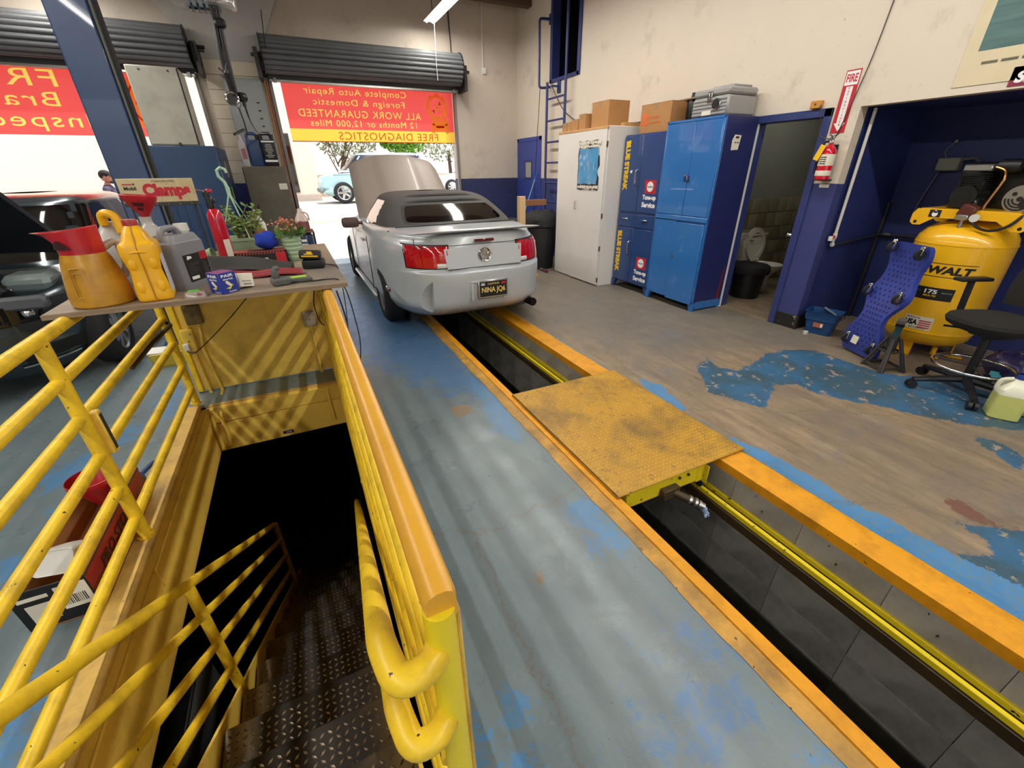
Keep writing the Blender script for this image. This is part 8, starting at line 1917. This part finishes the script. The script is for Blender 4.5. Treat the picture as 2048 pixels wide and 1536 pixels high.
    for c, d in leaves:
        w = d.orthogonal().normalized(); u = d.cross(w); l = .04; b.add([c, c+d*l*.5+w*.012, c+d*l, c+d*l*.5-w*.010, c+d*l*.5+u*.003], [(0, 1, 4), (1, 2, 4), (2, 3, 4), (3, 0, 4)])
    b.build('foliage', MLEAF, t, kind='stuff')
    t = thing('glove_box', 'open black and red glove carton with white icons behind the mat', 'box', (-.24, 3.21, ZB), .02); b = B(); b.box((0, 0, .04), (.285, .11, .08), bev=.002); bx = b.build('carton', paint('carton_black', '#231f20', .4), t)
    b = B(); b.b2(-.1425, .1425, -.0565, .0565, .0795, .0815); b.build('red_top', paint('carton_red', '#a0453a', .5), bx)
    for k in range(16): b = B(); b.prism([(-.13+.0165*k, .065), (-.122+.0165*k, .065), (-.115+.0165*k, .078), (-.123+.0165*k, .078)], 0, .0008, frame((0, -.0552, 0), (1, 0, 0), (0, 0, 1))); b.build('hazard_stripe', bpy.data.materials['carton_red'], bx)
    b = B(); b.b2(.085, .142, -.0565, -.055, .005, .07); b.build('red_end', M_REDINK, bx)
    for k in range(5): b = B(); b.b2(-.085+.026*k, -.066+.026*k, -.0565, -.055, .022, .041); b.build('white_icon', M_WHITEINK, bx)
    b = B(); rloft(b, [(.0817, .07, .035, .03), (.0822, .065, .03, .028)], 6); b.build('opening', M_BLACKINK, bx)
    t = thing('blue_cloth', 'bundled royal blue cloth resting on the glove carton', 'cloth', (-.19, 3.24, ZB+.083)); b = B(); b.sphere((0, 0, .05), (.068, .055, .052), 28, 18); rg = random.Random(6)
    b.v = [(x*(1+.12*math.sin(z*90+y*60)), y*(1+.12*math.sin(x*80+z*50)), max(.0, z*(1+.10*math.sin(x*70+y*90)))) for x, y, z in b.v]; b.build('bundle', paint('royal_cloth', '#1d3aa8', .9, var=.2, scale=30, bump=.3, bscale=120), t, 60)
    t = thing('flower_pot', 'ribbed sage green pot of small orange pink flowers on the bench', 'flower pot', (-.048, 3.24, ZB)); prof = [(0, 0), (.045, 0), (.048, .004)]
    for k in range(5): z = .012+.026*k; prof += [(.050+.0012*k, z), (.054+.0015*k, z+.008), (.054+.0015*k, z+.016), (.050+.0014*k, z+.023)]
    prof += [(.060, .138), (.060, .142), (.054, .142), (.050, .125), (0, .125)]
    b = B(); b.lathe(prof, n=32); b.build('pot', MGP, t); MK = paint('kalanchoe_leaf', '#557a32', .5, var=.35, scale=30); MF = paint('flower_coral', '#d98a6a', .6, var=.3, scale=40); rr = random.Random(5); b = B(); f = B()
    for k in range(60):
        a = rr.uniform(0, 2*PI); d = Vector((math.cos(a), math.sin(a), rr.uniform(.2, 1.2))).normalized(); c = Vector((.02*math.cos(a), .02*math.sin(a), .14))+d*rr.uniform(.02, .07); w = d.orthogonal().normalized(); l = .036; b.add([c, c+d*l*.6+w*.014, c+d*l, c+d*l*.6-w*.014], [(0, 1, 2, 3)])
    for k in range(80):
        c = Vector((rr.gauss(-.01, .035), rr.gauss(0, .03), rr.uniform(.19, .27))); d = Vector((rr.uniform(-1, 1), rr.uniform(-1, 1), 1)).normalized(); w = d.orthogonal().normalized(); u = d.cross(w); s = .009; f.add([c+w*s, c+u*s, c-w*s, c-u*s, c-d*.004], [(0, 1, 4), (1, 2, 4), (2, 3, 4), (3, 0, 4)])
    for k in range(6):
        a = rr.uniform(0, 2*PI); b.tube([(.01*math.cos(a), .01*math.sin(a), .13), (.03*math.cos(a), .03*math.sin(a), .24)], .002, 5)
    b.build('leaves', MK, t, kind='stuff'); f.build('flowers', MF, t, kind='stuff')
    t = thing('paper_cone_cup', 'small pale green plastic cup lying behind the grey jug', 'cup', (-.58, 3.55, ZB+.035)); b = B(); M_ = Matrix.Rotation(1.35, 4, 'Y') @ Matrix.Rotation(.3, 4, 'X'); b.lathe([(.022, 0), (.035, .07), (.033, .07), (.02, .003), (0, .003)], (0, 0, -.03), 20, M_); b.build('cup', MGP, t)
    t = thing('white_bottle', 'white plastic bottle half hidden behind the planter', 'bottle', (-.245, 3.87, ZB)); b = B(); rloft(b, [(0, .035, .035, .02), (.01, .04, .04, .025), (.18, .04, .04, .025), (.22, .02, .02, .018), (.25, .018, .018, .015), (.28, .018, .018, .015)], 5); b.build('bottle', M_WHITE, t); b = B(); b.b2(-.03, .03, -.0415, -.04, .05, .15); b.build('orange_label', paint('orange_label', '#d08a5a', .5), t)
    # clamp sign: tin header on two legs at the back of the bench
    t = thing('clamp_sign', 'cream tin display header lettered Clamps in red at the back of the bench', 'sign', (-.80, 3.85, ZB)); Y = 3.84; MCRM = paint('cream_tin', '#cdbb92', .5, var=.08, dirt='#9a7a4a', damt=.3, dscale=6, chip='#6a5434', cscale=24, cthr=.77)
    x0, x1, z0, z1 = -.99, -.575, 1.432, 1.578
    b = B(); b.b2(x0, x1, Y-.008, Y, z0, z1, .003); pl = b.build('plate', MCRM, t, world=True); b = B(); b.b2(x0, x1, Y-.012, Y+.01, z0-.022, z0, .002); b.build('hook_bar', M_DKSTEEL, t, world=True)
    for k in range(6): b = B(); b.cyl((x0+.05+.065*k, Y-.012, z0-.011), (x0+.05+.065*k, Y-.03, z0-.011), .004, n=6); b.build('hook', M_STEEL, t, world=True)
    for x in (x0+.03, x1-.03): b = B(); b.cyl((x, Y+.004, ZB), (x, Y+.004, z0), .006, n=8); b.build('leg', M_DKSTEEL, t, world=True)
    lettering('Clamps', (-.735, Y-.0095, 1.498), (1, 0, 0), (0, 0, 1), M_REDINK, pl, w=.262, h=.10, bold=.06)
    lettering('STAINLESS STEEL', (-.74, Y-.0095, 1.561), (1, 0, 0), (0, 0, 1), M_BLACKINK, pl, w=.13, h=.012, bold=.0)
    b = B(); b.b2(-.965, -.915, Y-.0095, Y-.008, 1.540, 1.547); b.build('red_bar', M_REDINK, pl, world=True); b = B(); b.b2(-.910, -.90, Y-.0095, Y-.008, 1.540, 1.55); b.build('black_dot', M_BLACKINK, pl, world=True); lettering('Mobil', (-.93, Y-.0095, 1.520), (1, 0, 0), (0, 0, 1), M_BLACKINK, pl, w=.065, h=.022, bold=.03)
    # cables on the panel and hanging over the rail
    for nm, lab, pts, r in (('charger_cord', 'black cord sagging across the yellow panel to the white plug', [(-.948, 3.79, .395), (-.93, 3.77, .375), (-.86, 3.76, .40), (-.60, 3.70, .62), (-.30, 3.5, .92), (-.14, 3.36, 1.04)], .004), ('looped_cord', 'black cord looped beside the grey junction box on the panel', [(.02, 3.5, 1.05), (.035, 3.72, .82), (.0, 3.80, .62), (.02, 3.80, .46), (.06, 3.80, .45), (.085, 3.8, .55), (.07, 3.78, .72), (.03, 3.7, .9), (.05, 3.5, 1.05)], .0045), ('trailing_cord', 'dark grey cord trailing down the outside of the wooden capped rail', [(.12, 2.36, 1.05), (.138, 2.33, .9), (.13, 2.2, .72), (.155, 1.95, .62), (.15, 1.7, .45), (.16, 1.45, .3), (.13, 1.3, .25)], .004)):
        t = thing(nm, lab, 'cord', pts[0]); b = B(); b.tube(catmull(pts, 40), r, 6); b.build('cord', M_BLACK, t, world=True)
small_stuff()
def far_stand():
    t = thing('tool_stand', 'narrow black stand behind the bench holding a blue canister and a jug', 'stand', (.065, 4.75, 0))
    for z in (.90, 1.105, .3):
        b = B(); b.b2(-.06, .145, 4.62, 4.86, z-.012, z, .003); b.build('shelf', paint('stand_brown', '#6a4436', .5) if z > 1 else M_BLACKM, t, world=True)
    for x in (-.055, .14):
        for y in (4.625, 4.855): b = B(); b.b2(x-.006, x+.006, y-.006, y+.006, 0, 1.1, .002); b.build('leg', M_BLACKM, t, world=True)
    t = thing('blue_canister', 'navy blue canister with white lettering blocks on the stand behind the bench', 'canister', (.05, 4.73, .9005)); b = B(); b.lathe([(0, 0), (.078, 0), (.08, .006), (.08, .165), (.07, .18), (.04, .185), (0, .185)], n=28); b.build('can', paint('canister_navy', '#22345e', .3), t)
    for k, (z, w) in enumerate(((.11, .05), (.07, .06))): b = B(); b.grid(lambda u, v: (.081*math.sin(-.1+w*12*(u-.5)), -.081*math.cos(-.1+w*12*(u-.5)), z+.022*v), 6, 2); b.build('white_block', M_WHITEINK, t)
    t = thing('clear_jug', 'clear jug half full of pinkish brown fluid on the stand behind the bench', 'jug', (.06, 4.72, 1.1055)); b = B(); rloft(b, [(0, .055, .055, .025), (.005, .06, .06, .03), (.085, .058, .058, .03)], 6); b.build('fluid', paint('pink_brown_fluid', '#7a4a44', .25), t)
    b = B(); rloft(b, [(.085, .058, .058, .03), (.11, .054, .054, .03), (.165, .025, .025, .022), (.195, .02, .02, .018)], 6); b.build('neck', paint('clear_shoulder', '#d8c4bc', .2), t); b = B(); b.tube(bend([(.0, -.02, .165), (.06, -.02, .16), (.066, -.02, .09)], .03), .009, 8); b.build('handle', bpy.data.materials['clear_shoulder'], t)
far_stand()
def floor_box():
    t = thing('oil_carton', 'open black and red oil carton on the floor behind the railing with a funnel inside', 'box', (-1.17, 2.12, 0)); x0, x1, y0, y1, h = -1.265, -1.035, 1.755, 2.51, .205
    MB_, MR_ = paint('carton_ink_black', '#141315', .4), paint('carton_ink_red', '#8f1426', .4, var=.12); th = .006
    for nm, a, m in (('front_wall', (x0, x1, y0, y0+th, 0, h), MB_), ('back_wall', (x0, x1, y1-th, y1, 0, h), MR_), ('right_wall', (x1-th, x1, y0+th, y1-th, 0, h), MR_), ('left_wall', (x0, x0+th, y0+th, y1-th, 0, h), MB_), ('bottom', (x0, x1, y0, y1, .001, .007), M_CARD)):
        b = B(); b.b2(*a); b.build(nm, m, t, world=True)
    b = B(); b.b2(x0+th, x0+th+.003, y0+th, y1-th, .007, h-.002); b.b2(x0+th, x1-th, y1-th-.003, y1-th, .007, h-.002); b.build('lining', M_CARD, t, world=True)
    b = B(); b.b2(x1-.10, x1-.004, y0-.0015, y0, .065, .185); lb = b.build('white_label', M_PAPER, t, world=True)
    r = random.Random(2); q = B(); 
    for k in range(12): q.b2(x1-.09+.006*k, x1-.09+.006*k+r.choice((.0015, .003)), y0-.0022, y0-.0015, .085, .13)
    q.build('barcode', M_BLACKINK, lb, world=True, kind='stuff')
    b = B(); b.b2(x0+.03, x1-.12, y0-.0015, y0, .04, .13); w = b.build('picture_label', M_PAPER, t, world=True); b = B(); b.b2(x0+.02, x1-.12, y0-.0015, y0, .155, .172); b.build('white_strip', M_PAPER, t, world=True)
    q = B(); q.b2(x0+.09, x1-.15, y0-.0022, y0-.0015, .055, .10); q.build('bottle_print', M_STEEL, w, world=True)
    b = B(); b.b2(x1, x1+.001, y0, y1, h-.012, h); b.b2(x1, x1+.001, y0, y1, 0, .008); b.build('dark_edge', MB_, t, world=True)
    lettering('PRO STOCK', (x1+.0015, 2.10, .13), (0, 1, 0), (0, 0, 1), MB_, t, w=.42, h=.06, bold=.02, shear=.2)
    t = thing('red_funnel', 'wide red funnel standing up in the oil carton on the floor', 'funnel', (-1.15, 2.36, .008)); n = 32; lv = [(0, .02), (.10, .022), (.13, .03), (.25, .092), (.265, .10), (.285, .101)]
    b = B(); vs = [(r_*math.cos(2*PI*k/n), r_*math.sin(2*PI*k/n), z) for z, r_ in lv for k in range(n)]; fs = stack_faces(6, n); b.add(vs, fs); b.add([(x*.965, y*.965, z+.0005) for x, y, z in vs], [f[::-1] for f in fs]); o = 6*n
    for k in range(n): b.f.append((5*n+k, 5*n+(k+1) % n, o+5*n+(k+1) % n, o+5*n+k)); b.mi.append(0)
    b.build('cone', M_REDP, t)
    t = thing('white_oil_bottle', 'white plastic oil bottle lying in the carton on the floor', 'bottle', (-1.14, 1.96, .03)); b = B(); M_ = Matrix.Translation((0, 0, .13)) @ Euler((-2.15, .1, -.1)).to_matrix().to_4x4(); rloft(b, [(-.13, .06, .045, .02), (-.12, .068, .05, .025), (.07, .068, .05, .025), (.11, .05, .04, .025), (.14, .022, .022, .02), (.17, .02, .02, .018)], 6, 20, M_); b.build('bottle', M_PLASTW, t, 50)
    b = B(); b.lathe([(0, .165), (.024, .165), (.024, .195), (0, .195)], n=18, M=M_); b.build('cap', M_WHITE, t)
    t = thing('blue_scoop', 'small blue plastic scoop handle beside the oil carton at the curb', 'scoop', (-1.045, 2.56, .0)); b = B(); b.box((-.05, 2.56-2.56+.02, .06), (.06, .12, .1), bev=.02); b.tube([(-.04, .08, .08), (-.02, .22, .06)], .012, 8); b.build('scoop', paint('scoop_blue', '#3a5a9a', .4), t)
floor_box()
